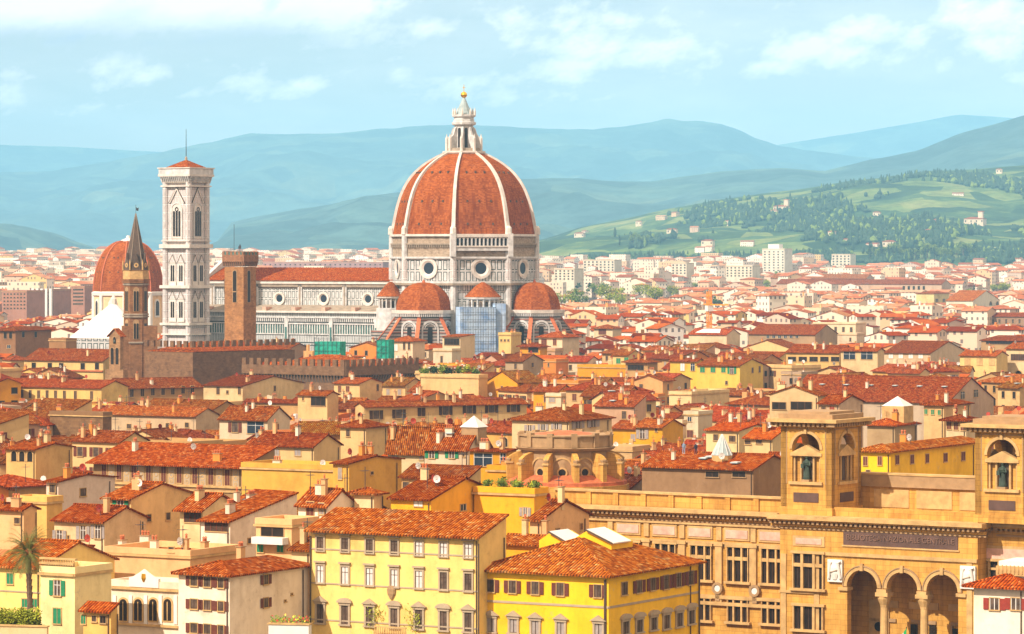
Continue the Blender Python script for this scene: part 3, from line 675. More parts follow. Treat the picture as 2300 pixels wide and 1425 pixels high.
def exedra(th, d, R0):
    cx_, cy_ = d*cos(th), d*sin(th); b = MB(); n = 16
    b.ngon(cx_, cy_, [(R0-.9, 30), (R0-.9, 38)], n, 'marble_white', pi/16); b.ngon(cx_, cy_, [(R0+.6, 26), (R0+.6, 34.2), (R0+.2, 34.3)], n, 'marble_white', pi/16); b.ngon(cx_, cy_, [(R0, 37.6), (R0+.4, 38), (R0+.4, 38.5)], n, 'rib_white', pi/16)
    b.ngon(cx_, cy_, [(R0+2.5, 0), (R0+2.5, 26.2)], n, 'marble_stripe', pi/16)
    for i in range(n):
        b.M = face_M(cx_, cy_, R0-.75, 2*pi*i/n+pi/8)
        b.box(-R0*.2-.22, -R0*.2+.22, -.5, .1, 34.2, 37.7, 'marble_white'); b.arch(0, 34.3, 1.5, 3.0, -.2, .2, 'stone_grey'); b.arch(0, 34.3, 1.0, 2.6, -.3, .1, 'glass_dark' if i % 2 else 'stone_dark'); b.M = None
    o = b.build('exedra', cath); b = MB()
    b.ngon(cx_, cy_, [(R0+.6, 38.5), (R0*.78, 40.4), (R0*.45, 42.4), (.5, 43.8)], n, 'dome_tile', pi/16); b.build('cone_roof', o)
exedra(-pi/4, 27.4, 6.0); exedra(-3*pi/4, 27.4, 4.6)
# scaffold wrapped in pale sheeting before the exedra
sc_ = root('scaffolding', (Xc, Yc, 0), R_(-30), 'tall scaffolding wrapped in pale blue sheeting against the cathedral below its arcaded gallery', 'scaffolding')
b = MB(); b.M = face_M(0, 0, 37.5, -pi/4-.04); b.box(-9, 3.6, 0, 9, 14, 35, 'sheet'); b.box(3.6, 7.6, 1.5, 9, 14, 36.2, 'sheet'); b.M = None; b.build('sheeting', sc_)
b = MB(); b.M = face_M(0, 0, 37.5, -pi/4-.04)
for k in range(8):
    x = -9.2+k*1.83; b.rod((x, -.5, 0), (x, -.5, 36.5), .09, 'iron', 4)
for z in np.arange(15, 37, 2.6): b.rod((-9.3, -.5, z), (3.8, -.5, z), .08, 'iron', 4)
b.M = None; b.build('steel_frame', sc_)
HOUSES += [[870, 1215, 205, 770, 1330, 'cathedral'], [475, 872, 600, 755, 1370, 'cathedral nave'], [845, 1280, 640, 770, 1320, 'cathedral']]

# ---------------- campanile
Yk = 1368.; Xk = at(418, Yk)
cam_t = root('bell_tower', (Xk, Yk, 0), R_(-33), 'tall square white and pink marble bell tower beside the cathedral nave', 'tower')
S = 5.35; b = MB(); b.box(-S, S, -S, S, 0, 80.3, 'marble_small')
for sx in (-1, 1):
    for sy in (-1, 1): b.ngon(sx*S, sy*S, [(1.2, 0), (1.2, 80.4)], 8, 'marble_small', pi/8)
for z, hh, o in ((27.6, .9, .8), (24, .5, .5), (41.2, 1.1, .9), (56.0, 1.4, 1.0), (58.5, .3, .5), (78.6, .5, .6)): b.box(-S-.75-o, S+.75+o, -S-.75-o, S+.75+o, z, z+hh, 'rib_white')
shaft = b.build('shaft', cam_t)
for q in range(4):
    M = Matrix.Rotation(q*pi/2, 4, 'Z') @ Matrix.Translation((0, -S, 0))
    for z0, z1 in ((43.8, 50.8), (30.4, 37.4)):
        for sx in (-1, 1):
            b = MB(); b.M = M; x = sx*1.95
            b.arch(x, z0-.3, 2.9, z1-z0+.8, -.25, .3, 'rib_white', 10); b.arch(x-.48, z0, .7, z1-z0-1.1, -.34, .12, 'glass_dark', 6); b.arch(x+.48, z0, .7, z1-z0-1.1, -.34, .12, 'glass_dark', 6)
            b.prism([(x-1.9, -.4, z1-.2), (x+1.9, -.4, z1-.2), (x, -.4, z1+3.0)], (0, .2, 0), 'rib_white'); b.prism([(x-1.2, -.45, z1+.15), (x+1.2, -.45, z1+.15), (x, -.45, z1+2.1)], (0, .2, 0), 'marble_small'); b.prism([(x-1.75, -.48, z1-.2), (x-1.5, -.48, z1-.2), (x, -.48, z1+2.6), (x, -.48, z1+2.95)], (0, .1, 0), 'stone_dark'); b.prism([(x+1.5, -.48, z1-.2), (x+1.75, -.48, z1-.2), (x, -.48, z1+2.95), (x, -.48, z1+2.6)], (0, .1, 0), 'stone_dark')
            b.box(x-1.7, x+1.7, -.45, 0, z0-1.5, z0-.3, 'rib_white'); b.build('window', shaft)
    b = MB(); b.M = M; b.arch(0, 59.5, 5.4, 13.4, -.2, .25, 'rib_white', 14); b.archring(0, 70.2, 2.2, 2.6, -.42, .3, 'marble_white', 14)
    b.box(-2.6, -2.2, -.42, 0, 59.5, 70.2, 'marble_white'); b.box(2.2, 2.6, -.42, 0, 59.5, 70.2, 'marble_white')
    for x in (-1.25, 0, 1.25): b.arch(x, 60.4, .88, 9.3, -.34, .16, 'glass_dark', 6)
    b.archring(0, 70.3, .5, .85, -.36, .1, 'glass_dark', 12, 0, 2*pi)
    b.prism([(-3.5, -.45, 72.6), (-3.0, -.45, 72.6), (0, -.45, 77.5), (0, -.45, 78.3)], (0, .3, 0), 'rib_white'); b.prism([(3.0, -.45, 72.6), (3.5, -.45, 72.6), (0, -.45, 78.3), (0, -.45, 77.5)], (0, .3, 0), 'rib_white')
    b.prism([(-3.9, -.35, 72.6), (-3.5, -.35, 72.6), (0, -.35, 78.2), (0, -.35, 78.6)], (0, .2, 0), 'stone_dark'); b.prism([(3.5, -.35, 72.6), (3.9, -.35, 72.6), (0, -.35, 78.6), (0, -.35, 78.2)], (0, .2, 0), 'stone_dark'); b.build('belfry_window', shaft)
b = MB(); s2 = S+1.05
for q in range(4):
    b.M = Matrix.Rotation(q*pi/2, 4, 'Z') @ Matrix.Translation((0, -s2, 0))
    for k in range(15): x = -s2+.1+k*.88; b.prism([(x, -.95, 82.4), (x, 0, 82.4), (x, 0, 80.2)], (.42, 0, 0), 'marble_white')
b.M = None; b.box(-s2, s2, -s2, s2, 80.0, 82.4, 'stone_grey'); b.box(-s2-1, s2+1, -s2-1, s2+1, 82.4, 83.2, 'rib_white'); b.box(-s2-1.15, s2+1.15, -s2-1.15, s2+1.15, 85.3, 85.7, 'rib_white')
b.box(-s2-.8, s2+.8, -s2-.8, s2+.8, 83.2, 85.3, 'marble_white'); b.build('crowning_cornice', cam_t)
b = MB(); b.ngon(0, 0, [(s2*1.25, 85.6), (.3, 88.6)], 4, 'tile', pi/4); b.ngon(0, 0, [(.6, 88.3), (.5, 89.4), (.1, 90)], 6, 'stone_grey'); b.build('roof', cam_t)
b = MB(); b.rod((0, 0, 89), (0, 0, 100), .17, 'iron', 5, .08); b.build('lightning_rod', cam_t)
HOUSES += [[360, 476, 300, 768, 1360, 'white marble bell tower']]

# ---------------- chapel dome behind the spire (left)
Y_ = 1560.; ch_ = root('domed_church', (at(288, Y_), Y_, 0), R_(-22), 'church with plain orange dome and cream drum left of the marble bell tower', 'church')
Rl = 14.6; b = MB(); b.ngon(0, 0, [(Rl, 0), (Rl, 36.6)], 8, 'plaster', pi/8); 
for i in range(8):
    x, y = octv(i, Rl-.2); b.ngon(x, y, [(1.1, 24), (1.1, 36.6)], 6, 'white_paint')
b.ngon(0, 0, [(Rl+.7, 36.4), (Rl+.9, 37.6), (Rl-.2, 38.2)], 8, 'white_paint', pi/8); b.build('drum', ch_, color=(.74, .50, .28))
for i in range(8):
    b = MB(); b.M = face_M(0, 0, Rl*cos(pi/8), pi/4*i); b.arch(0, 27.2, 4.2, 7.8, -.3, .4, 'white_paint', 12); b.arch(0, 28, 2.7, 6.2, -.42, .2, 'glass_dark', 12); b.build('window', ch_)
b = MB(); b.ngon(0, 0, [(Rl*cos(k/14*pi/2*.93)**.9, 38+21.3*sin(k/14*pi/2)**1.0) for k in range(15)], 8, 'dome_tile', pi/8)
for i in range(8):
    for z, x in ((46, -2), (46, 2), (52, -1), (52, 1)):
        t = (z-38)/21.3; rr = Rl*cos(math.asin(t)*.93)**.9*cos(pi/8); b.M = face_M(0, 0, rr, pi/4*i); b.box(x-.25, x+.25, -.2, .4, z, z+.5, 'stone_dark'); b.M = None
dm = b.build('dome', ch_); b = MB()
for i in range(8):
    a_ = pi/8+pi/4*i
    for k in range(14):
        p = []
        for kk in (k, k+1): r = Rl*cos(kk/14*pi/2*.93)**.9+.12; p.append((r*cos(a_), r*sin(a_), 38+21.3*sin(kk/14*pi/2)))
        b.rod(p[0], p[1], .3, 'clay', 4)
b.build('rib', dm)
b = MB(); b.ngon(0, 0, [(3.4, 58.3), (3.0, 59.6), (1.0, 60.4), (.6, 61.6)], 12, 'white_paint'); b.build('cap', ch_)
HOUSES += [[205, 366, 548, 715, 1550, 'orange domed church']]
# ---------------- white tent roof
Y_ = 1300.; t_ = root('baptistery_roof', (at(255, Y_), Y_, 0), R_(-20), 'bright white pyramid roof standing behind the brick spire tower', 'roof')
b = MB(); b.ngon(0, 0, [(15.5, 24.5), (1.2, 36.2)], 8, 'white_paint', pi/8); b.build('sloping_roof', t_)
b = MB(); b.ngon(0, 0, [(15.2, 0), (15.2, 24.5)], 8, 'marble_panel', pi/8); b.build('wall', t_)
b = MB(); b.ngon(0, 0, [(1.3, 36), (1.2, 38), (.2, 39.4)], 8, 'rib_white'); b.build('lantern', t_)
HOUSES += [[205, 335, 690, 770, 1300, 'white pyramid roof']]
# ---------------- hexagonal spire tower
Y_ = 1150.; k_ = Y_/F; sp = root('spire_tower', (at(305, Y_), Y_, 0), R_(8), 'slender hexagonal brown brick tower with dark pointed spire', 'tower')
R6 = 3.75; b = MB(); b.ngon(0, 0, [(R6, 0), (R6, 48.6)], 6, 'brick')
for z, e in ((26.2, .35), (34.2, .4), (34.9, .3), (44.2, .3), (44.9, .6), (45.6, .75)): b.ngon(0, 0, [(R6+e, z), (R6+e, z+.5)], 6, 'stone_grey' if e < .5 else 'brick')
b.ngon(0, 0, [(R6+.25, 46.1), (R6+.25, 48.6), (R6+.5, 48.9)], 6, 'stone_pale')
b.box(-4.2, 6.6, -3, 6, 0, 31.5, 'brick'); b.build('shaft', sp, color=(.27, .125, .05))
for i in range(6):
    a_ = pi/6+i*pi/3
    for z0, hh in ((36.0, 7.6), (27.4, 6.2)):
        b = MB(); b.M = face_M(0, 0, R6*cos(pi/6), a_); b.arch(0, z0, 1.9, hh, -.12, .2, 'stone_trim', 8); b.arch(-.42, z0+.2, .62, hh-1.4, -.2, .1, 'glass_dark', 6); b.arch(.42, z0+.2, .62, hh-1.4, -.2, .1, 'glass_dark', 6); b.build('window', sp)
b = MB(); b.ngon(0, 0, [(R6+.1, 48.9), (2.1, 56.5), (.12, 66.4)], 6, 'stone_dark')
for i in range(6):
    a_ = i*pi/3; b.rod(((R6+.15)*cos(a_), (R6+.15)*sin(a_), 48.9), (2.15*cos(a_), 2.15*sin(a_), 56.5), .12, 'stone_grey', 4); b.rod((2.15*cos(a_), 2.15*sin(a_), 56.5), (.1*cos(a_), .1*sin(a_), 66.5), .1, 'stone_grey', 4)
    b.M = face_M(0, 0, R6*cos(pi/6)+.1, a_+pi/6); b.prism([(-1.5, 0, 48.9), (1.5, 0, 48.9), (0, 0, 54.2)], (0, .9, 0), 'stone_dark'); b.archring(0, 50.4, .3, .75, -.1, .12, 'stone_pale', 10, 0, 2*pi); b.M = None
    b.ngon((R6+.2)*cos(a_), (R6+.2)*sin(a_), [(.28, 48.9), (.26, 50.8), (.02, 52.4)], 5, 'stone_pale')
b.build('spire', sp)
b = MB(); b.rod((0, 0, 66), (0, 0, 69.2), .07, 'iron', 4); b.prism([(.1, 0, 67.4), (.8, 0, 67.2), (.9, 0, 68.3), (.4, 0, 68.1), (.1, 0, 68.5)], (0, .08, 0), 'iron'); b.build('weather_vane', sp)
HOUSES += [[278, 352, 470, 800, 1130, 'brown brick spire tower']]
# ---------------- crenellated prison tower
def merlons(b, x0, x1, y, z, w_, g, h_, th, mat):
    n = max(1, int(round((x1-x0-w_)/(w_+g)))); st = (x1-x0-w_)/n
    for k in range(n+1): b.box(x0+k*st, x0+k*st+w_, y, y+th, z, z+h_, mat)
def corbels(b, x0, x1, y, z0, z1, out, step, mat):
    n = int((x1-x0)/step)
    for k in range(n+1):
        x = x0+(x1-x0-.35)*k/n; b.prism([(x, y-out, z1), (x, y, z1), (x, y, z0)], (.35, 0, 0), mat)
        if k < n: b.arch(x+.35+(step-.35)/2, z0, step-.38, z1-z0-.1, y-.1, .12, 'stone_dark', 6)
Y_ = 1150.; tw = root('crenellated_tower', (at(547, Y_), Y_, 0), R_(-32), 'square brown stone tower with battlements and a thin mast in front of the nave', 'tower')
L_ = 7.3; D_ = 6.6; ztop = zz_(600, Y_); b = MB(); b.box(-L_, 0, 0, D_, 0, ztop, 'brick'); b.build('shaft', tw, color=(.36, .175, .065))
b = MB(); z1 = zz_(588, Y_); z2 = zz_(573, Y_)
b.box(-L_-.55, .55, -.55, D_+.55, z1, z2, 'brick')
for q, (x0, x1) in enumerate(((-L_-.5, .5), (-.5, D_+.5))):
    b.M = Matrix.Identity(4) if q == 0 else Matrix.Rotation(pi/2, 4, 'Z')
    corbels(b, x0, x1, 0, z1-1.5, z1, .55, .8, 'brick'); merlons(b, x0-.05, x1+.05, -.55, z2, .85, .8, 1.1, .4, 'brick')
    b.box(x0, x1, -.42, -.3, z2, z2+.9, 'copper_green')
b.M = Matrix.Translation((0, D_+.15, 0)); merlons(b, -L_-.5, .5, 0, z2, .85, .8, 1.1, .4, 'brick'); b.M = Matrix.Translation((-L_, 0, 0)) @ Matrix.Rotation(-pi/2, 4, 'Z'); merlons(b, -D_-.5, .5, -.55, z2, .85, .8, 1.1, .4, 'brick')
b.M = None; b.build('battlement', tw, color=(.30, .15, .08))
b = MB(); z0 = zz_(680, Y_); hh = zz_(606, Y_)-z0; b.arch(-L_*.46, z0, 1.9, hh, -.06, .1, 'stone_trim', 10); b.arch(-L_*.46, z0+.1, 1.35, hh-.4, -.1, .06, 'glass_dark', 10); b.box(-L_*.46-.6, -L_*.46+.6, -.2, -.1, z0+3.2, z0+3.5, 'stone_trim'); b.build('bell_opening', tw)
b = MB(); b.M = Matrix.Rotation(pi/2, 4, 'Z'); b.arch(D_*.42, z0, 1.9, hh, -.06, .1, 'stone_trim', 10); b.arch(D_*.42, z0+.1, 1.35, hh-.4, -.1, .06, 'glass_dark', 10); b.build('bell_opening', tw)
b = MB(); b.rod((-L_*.8, 3, z2), (-L_*.8, 3, zz_(504, Y_)), .07, 'iron', 4); b.build('mast', tw)
b = MB(); b.rod((-L_*.4, 2, z2), (-L_*.4, 2, z2+3), .06, 'iron', 4); b.box(-L_*.4-.5, -L_*.4+.5, 1.95, 2.05, z2+1.9, z2+2.7, 'iron'); b.prism([(-L_*.4-.3, 2, z2+2.7), (-L_*.4+.4, 2, z2+2.7), (-L_*.4+.1, 2, z2+3.4)], (0, .1, 0), 'iron'); b.build('weather_vane', tw)
HOUSES += [[494, 575, 566, 772, 1100, 'brown crenellated tower']]
# ---------------- crenellated palace and long crenellated wall
def cren(px, py, wl, wr, Y, a, label, pyr=None, D=None, corb=True, cols=((.44, .26, .11), (.2, .12, .08)), roof=None):
    X, L, Dd = solve(px, py, wl, wr, Y, R_(a), D); z = zz_(py, Y)
    o = root('crenellated_palace', (X, Y, 0), R_(a), label, 'palace')
    b = MB(); b.box(-L, 0, 0, Dd, 0, z-1.6, 'brick')
    for q, (x0, x1) in enumerate(((-L, 0), (0, Dd))):
        b.M = Matrix.Identity(4) if q == 0 else Matrix.Rotation(pi/2, 4, 'Z')
        if corb: b.box(x0-.4, x1+.4, -.75, -.05, z-2.6, z-.02, 'brick'); corbels(b, x0, x1, 0, z-4.6, z-2.6, .7, 1.15, 'brick')
    b.M = None; b.build('wall', o, color=cols[0]); b = MB()
    for q, (x0, x1) in enumerate(((-L, 0), (0, Dd))):
        b.M = Matrix.Identity(4) if q == 0 else Matrix.Rotation(pi/2, 4, 'Z')
        merlons(b, x0-.3, x1+.3, -.7 if corb else -.05, z, 1.5, 1.35, 1.9, .7, 'brick')
    b.M = None; b.build('battlement', o, color=cols[0])
    b = MB(); zr = z-1.3; m_ = min(L, Dd)/2; r_ = .26*m_
    if L > Dd: P = [(-L+m_, Dd/2, zr+r_), (-m_, Dd/2, zr+r_)]; F_ = [[(-L+.6, .9, zr), (-.6, .9, zr), P[1], P[0]], [(-.6, .9, zr), (-.6, Dd-.6, zr), P[1]], [(-.6, Dd-.6, zr), (-L+.6, Dd-.6, zr), P[0], P[1]], [(-L+.6, Dd-.6, zr), (-L+.6, .9, zr), P[0]]]
    else: P = [(-L/2, m_, zr+r_), (-L/2, Dd-m_, zr+r_)]; F_ = [[(-L+.6, .9, zr), (-.6, .9, zr), P[0]], [(-.6, .9, zr), (-.6, Dd-.6, zr), P[1], P[0]], [(-.6, Dd-.6, zr), (-L+.6, Dd-.6, zr), P[1]], [(-L+.6, Dd-.6, zr), (-L+.6, .9, zr), P[0], P[1]]]
    for f in F_: b.prism(f, (0, 0, -.2), 'tile')
    b.build('roof', o); HOUSES.append([px-wl, px+wr, py-8, py+26, Y, label]); 
    for t in np.linspace(0, 1, 8):
        FOOT.append((X-L*cos(R_(a))*t, Y-L*sin(R_(a))*t, 8)); FOOT.append((X-sin(R_(a))*Dd*t, Y+cos(R_(a))*Dd*t, 8))
    return o, L, Dd, z
cren(433, 781, 108, 229, 1120, -40, 'dark walled palace with battlements directly below the brown crenellated tower', cols=((.21, .11, .052), 0), corb=False)
cren(775, 824, 226, 160, 1045, -38, 'long low stone palace with battlements and arched corbels left of the leafy roof garden', cols=((.20, .11, .055), 0))
# ---------------- bell gable on the left
Y_ = 1030.; bg_ = root('bell_gable', (at(270, Y_), Y_, 0), R_(-32), 'narrow stone bell gable with twin arches left of the brick spire tower', 'bell gable')
w_ = 3.9; zb = zz_(742, Y_); b = MB(); b.box(-w_, 0, 0, 1.5, 0, zb-1.5, 'brick'); b.prism([(-w_, 0, zb-1.5), (0, 0, zb-1.5), (-w_/2, 0, zb+.3)], (0, 1.5, 0), 'brick'); b.box(-w_-1.2, 1.2, -.2, 1.9, 0, zb-11, 'brick')
b.build('wall', bg_, color=(.33, .19, .09)); b = MB()
b.prism([(-w_-.6, -.4, zb-1.7), (-w_/2, -.4, zb+.5), (-w_/2, 2, zb+.5), (-w_-.6, 2, zb-1.7)], (0, 0, -.25), 'tile'); b.prism([(.6, -.4, zb-1.7), (.6, 2, zb-1.7), (-w_/2, 2, zb+.5), (-w_/2, -.4, zb+.5)], (0, 0, -.25), 'tile'); b.build('roof', bg_)
for x, z0, ww, hh in ((-w_*.72, zb-9.5, .95, 4.6), (-w_*.28, zb-9.5, .95, 4.6), (-w_/2, zb-3.8, .9, 1.9)):
    b = MB(); b.arch(x, z0, ww, hh, -.05, .1, 'glass_dark', 8); b.archring(x, z0+hh-ww/2, ww/2, ww/2+.2, -.12, .12, 'stone_trim', 8); b.build('arched_opening', bg_)
b = MB(); b.ngon(-w_/2, -.1, [(.32, zb-3.4), (.25, zb-3.0), (.12, zb-2.7)], 8, 'bronze'); b.build('bell', bg_)
HOUSES += [[235, 275, 735, 830, 1000, 'stone bell gable']]
# ---------------- green netted scaffolds
def netting(px0, px1, py0, py1, Y, label):
    x0, x1 = at(px0, Y), at(px1, Y); z0, z1 = zz_(py1, Y), zz_(py0, Y); o = root('netted_scaffold', ((x0+x1)/2, Y, 0), R_(-20), label, 'scaffolding'); w_ = (x1-x0)/2/cos(R_(20)); b = MB()
    b.box(-w_, w_, 0, 5, z0, z1, 'netting_green'); b.build('netting', o); b = MB()
    for x in np.arange(-w_, w_+.1, 1.6): b.rod((x, -.3, 0), (x, -.3, z1+1.5), .07, 'iron', 4)
    for z in np.arange(z0, z1+1.5, 2): b.rod((-w_, -.3, z), (w_, -.3, z), .06, 'iron', 4); b.rod((-w_, -.3, z), (-w_+2.5, -.3, z+2), .05, 'iron', 4)
    b.build('steel_frame', o); HOUSES.append([px0, px1, py0, py1, Y, label])
netting(706, 764, 768, 802, 1240, 'wide green netted scaffold in front of the nave'); netting(846, 873, 764, 806, 1190, 'narrow green netted scaffold beside the cream house below the cathedral')
# ---------------- tower crane
Y_ = 1700.; cr = root('tower_crane', (at(1593, Y_), Y_, 0), .4, 'thin orange lattice tower crane rising above the roofs right of the cathedral', 'crane')
b = MB(); zt = zz_(655, Y_)
for sx in (-.8, .8):
    for sy in (-.8, .8): b.rod((sx, sy, 0), (sx, sy, zt), .26, 'crane_yellow', 4)
for k in range(int(zt/1.6)):
    z = k*1.6; s_ = 1 if k % 2 else -1
    for sy in (-.8, .8): b.rod((-.8*s_, sy, z), (.8*s_, sy, z+1.6), .15, 'crane_yellow', 3); b.rod((sy, -.8*s_, z), (sy, .8*s_, z+1.6), .08, 'crane_yellow', 3)
b.build('mast', cr); b = MB(); b.box(-1.5, 1.5, -1.5, 1.5, zt-9, zt-6.5, 'white_paint'); b.build('cab', cr)
b = MB(); b.rod((0, 6, zt-6), (0, -20, zt-6), .4, 'crane_yellow', 4); b.rod((0, 0, zt+1), (0, -18, zt-6), .08, 'crane_yellow', 3); b.rod((0, 0, zt+1), (0, 6, zt-6), .08, 'crane_yellow', 3); b.box(-.7, .7, 4.5, 6.5, zt-8.4, zt-6, 'stone_grey'); b.build('jib', cr)
# ================================================================== the library
def wall_open(b, x0, x1, z0, z1, ops, y, th, mat, n=10, gap=None):
    cur = x0
    for k, (xc, w_, sill, spring) in enumerate(ops):
        r = w_/2
        if xc-r > cur: b.box(cur, xc-r, y, y+th, z0 if not k or gap is None else gap, z1, mat)
        if sill > z0: b.box(xc-r, xc+r, y, y+th, z0, sill, mat)
        for i in range(n):
            t0, t1 = pi-pi*i/n, pi-pi*(i+1)/n
            b.prism([(xc+r*cos(t0), y, spring+r*sin(t0)), (xc+r*cos(t1), y, spring+r*sin(t1)), (xc+r*cos(t1), y, z1), (xc+r*cos(t0), y, z1)], (0, th, 0), mat)
        cur = xc+r
    if x1 > cur: b.box(cur, x1, y, y+th, z0, z1, mat)
LA = R_(-33); lc, ls = cos(LA), sin(LA); LY = 421.; LX = at(2196, LY)
lib = root('library_palace', (LX, LY, 0), LA, 'large ochre stone library with three arches, twin statue towers and dark inscribed plaque', 'library')
def LP(px, py, d=0.):          # photograph -> (x, z) on the plane d metres behind the front
    u = (px-CX)/F; X0, Y0 = LX-ls*d, LY+lc*d; t = (X0-u*Y0)/(lc-u*ls); Yp = Y0-t*ls
    return -t, zz_(py, Yp)
zc = 22.9; xl = LP(1752, 1160)[0]
ax = [LP(p, 1320)[0] for p in (1937, 2027, 2117)]; sp_ = 15.35; ar = 1.98
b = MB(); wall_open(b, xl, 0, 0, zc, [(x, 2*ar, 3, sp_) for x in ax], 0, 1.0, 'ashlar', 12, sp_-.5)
b.box(xl, xl+1, 1.0, 12, 0, zc, 'ashlar'); b.box(-1, 0, 1, 12, 0, zc, 'ashlar'); b.box(xl+1, -1, 5.5, 12, 0, zc, 'ashlar'); b.box(xl+1, -1, 1, 5.5, 18.3, 18.9, 'ashlar'); b.box(xl+1, -1, 1, 5.5, 2.6, 3, 'ashlar')
b.box(xl, 0, 0, 12, zc, zc+.5, 'stone_pale'); b.build('centre_wall', lib)
WE = LP(1240, 1110, 2.5)[0]
b = MB(); b.box(WE, xl, 2.5, 20, 0, zc, 'ashlar'); b.build('side_wing', lib); b = MB(); b.box(0, 34, 2.5, 20, 0, zc, 'ashlar'); b.build('side_wing', lib)
def cornice(b, x0, x1, y, z, out=1.25, mat='ashlar'):
    b.box(x0, x1, y-out, y+.3, z, z+.45, 'stone_pale'); b.box(x0, x1, y-out+.25, y+.3, z-.18, z, mat); n = int((x1-x0)/.62)
    for k in range(n): x = x0+.12+(x1-x0-.3)*k/n; b.box(x, x+.3, y-out+.4, y+.02, z-.52, z-.18, 'stone_trim')
    b.box(x0, x1, y-.28, y+.02, z-.85, z-.52, mat); b.box(x0, x1, y-.14, y+.02, z-1.15, z-.95, 'stone_trim')
b = MB(); cornice(b, xl-1.1, 1.1, 0, zc); b.M = Matrix.Rotation(pi/2, 4, 'Z'); cornice(b, 0, 3, 0, zc, 1.1); b.M = None
cornice(b, WE, xl-1.1, 2.5, zc); cornice(b, 1.2, 34, 2.5, zc); b.build('cornice', lib)
b = MB(); b.box(WE, xl-.3, 3.2, 4, zc+.4, zc+2.0, 'ashlar'); b.box(WE, xl-.3, 2.9, 4.2, zc+2.0, zc+2.25, 'stone_pale'); b.box(WE, xl, 4, 20, zc+.2, zc+.9, 'pink_stone')
for k in range(9): x = WE+1+k*(xl-WE-2)/8; b.box(x-.35, x+.35, 3.0, 4.1, zc+.4, zc+2.1, 'ashlar')
b.box(xl, 0, .7, 1.5, zc+.4, zc+1.5, 'ashlar'); b.build('parapet', lib)
b = MB(); b.box(xl+6, -1, 8.5, 9.5, zc, zc+3.6, 'ashlar'); b.box(xl+6, -1, 8.1, 9.8, zc+3.6, zc+5.0, 'stone_trim'); b.box(xl+6, -1, 8.0, 9.9, zc+5.0, zc+5.2, 'stone_pale')
for k in range(3): x = xl+8.0+k*5.6; b.box(x, x+4.6, 8.4, 8.5, zc+1.2, zc+3.3, 'peach_panel' if 'peach_panel' in MATS else 'stone_pale')
b.build('attic_wall', lib)
# mouldings and blind frames on the front
b = MB(); zs_ = LP(2000, 1250)[1]
b.box(xl+4.6, -.02, -.25, .02, zs_-.25, zs_+.15, 'stone_pale'); b.box(xl-.02, xl+4.6, -.2, .02, LP(1810, 1330)[1]-.2, LP(1810, 1330)[1]+.1, 'stone_pale')
for x in (xl+.5, xl+4.9, -1.0): b.box(x-.35, x+.35, -.12, .02, 3, zs_-.3, 'stone_pale')
for i, x in enumerate(ax):
    b.archring(x, sp_, ar, ar+.42, -.16, .2, 'stone_pale', 16); b.archring(x, sp_, ar+.42, ar+.55, -.24, .25, 'stone_trim', 16); b.box(x-.2, x+.2, -.35, .1, sp_+ar-.1, sp_+ar+.75, 'stone_pale')
for x in [ax[0]-ar-.45, (ax[0]+ax[1])/2, (ax[1]+ax[2])/2, ax[2]+ar+.45]: b.box(x-.62, x+.62, -.3, 1.1, sp_-.5, sp_-.1, 'stone_pale')
b.build('arcade_moulding', lib)
for x in ((ax[0]+ax[1])/2, (ax[1]+ax[2])/2):
    b = MB(); b.ngon(x, .5, [(.52, 3), (.5, 8), (.44, 13.2)], 14, 'stone_pale'); b.ngon(x, .5, [(.48, 13.2), (.5, 13.4), (.78, 14.1), (.8, 14.4)], 10, 'stone_pale'); b.box(x-.8, x+.8, -.3, 1.3, 14.4, 14.85, 'stone_pale'); b.build('column', lib)
b = MB()
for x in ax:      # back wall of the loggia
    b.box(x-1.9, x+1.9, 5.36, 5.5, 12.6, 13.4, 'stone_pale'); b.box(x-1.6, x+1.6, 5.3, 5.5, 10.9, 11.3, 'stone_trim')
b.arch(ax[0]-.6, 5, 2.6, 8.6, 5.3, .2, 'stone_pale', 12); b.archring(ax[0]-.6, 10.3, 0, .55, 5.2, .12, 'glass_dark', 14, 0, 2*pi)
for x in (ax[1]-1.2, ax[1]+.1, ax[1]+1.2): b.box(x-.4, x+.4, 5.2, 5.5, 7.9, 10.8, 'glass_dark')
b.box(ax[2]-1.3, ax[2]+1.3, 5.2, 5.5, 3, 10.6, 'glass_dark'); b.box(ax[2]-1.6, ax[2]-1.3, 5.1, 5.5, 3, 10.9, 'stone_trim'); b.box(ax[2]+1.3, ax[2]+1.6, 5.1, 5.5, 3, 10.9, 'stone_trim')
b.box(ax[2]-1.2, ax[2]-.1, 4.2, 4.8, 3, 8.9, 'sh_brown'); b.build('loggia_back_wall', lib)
# plaque with the inscription
x0, z0 = LP(1895, 1224); x1, z1 = LP(2152, 1201)
b = MB(); b.box(x0, x1, -.1, .02, z0, z1, 'plaque'); b.box(x0-.18, x1+.18, -.14, .01, z1, z1+.18, 'stone_pale'); b.box(x0-.18, x1+.18, -.14, .01, z0-.18, z0, 'stone_pale'); plq = b.build('plaque', lib)
cu = bpy.data.curves.new('inscription', 'FONT'); cu.body = 'BIBLIOTECA NAZIONALE CENTRALE'; cu.size = 1.0; cu.extrude = .05; cu.align_x = 'CENTER'; cu.align_y = 'CENTER'
tx = bpy.data.objects.new('inscription', cu); COL.objects.link(tx); bpy.context.view_layer.update()
sx = (x1-x0-.9)/tx.dimensions.x
cu.size = min(1.15, sx*1.0); cu.materials.append(MATS['plaque_letter']); cu.space_character = 1.0
tx.parent = plq; tx.location = ((x0+x1)/2, -.14, (z0+z1)/2); tx.rotation_euler = (pi/2, 0, 0); bpy.context.view_layer.update(); sc3 = ((x1-x0-.9)/tx.dimensions.x, 1.05, 1)
me_t = bpy.data.meshes.new_from_object(tx.evaluated_get(bpy.context.evaluated_depsgraph_get())); bpy.data.objects.remove(tx)
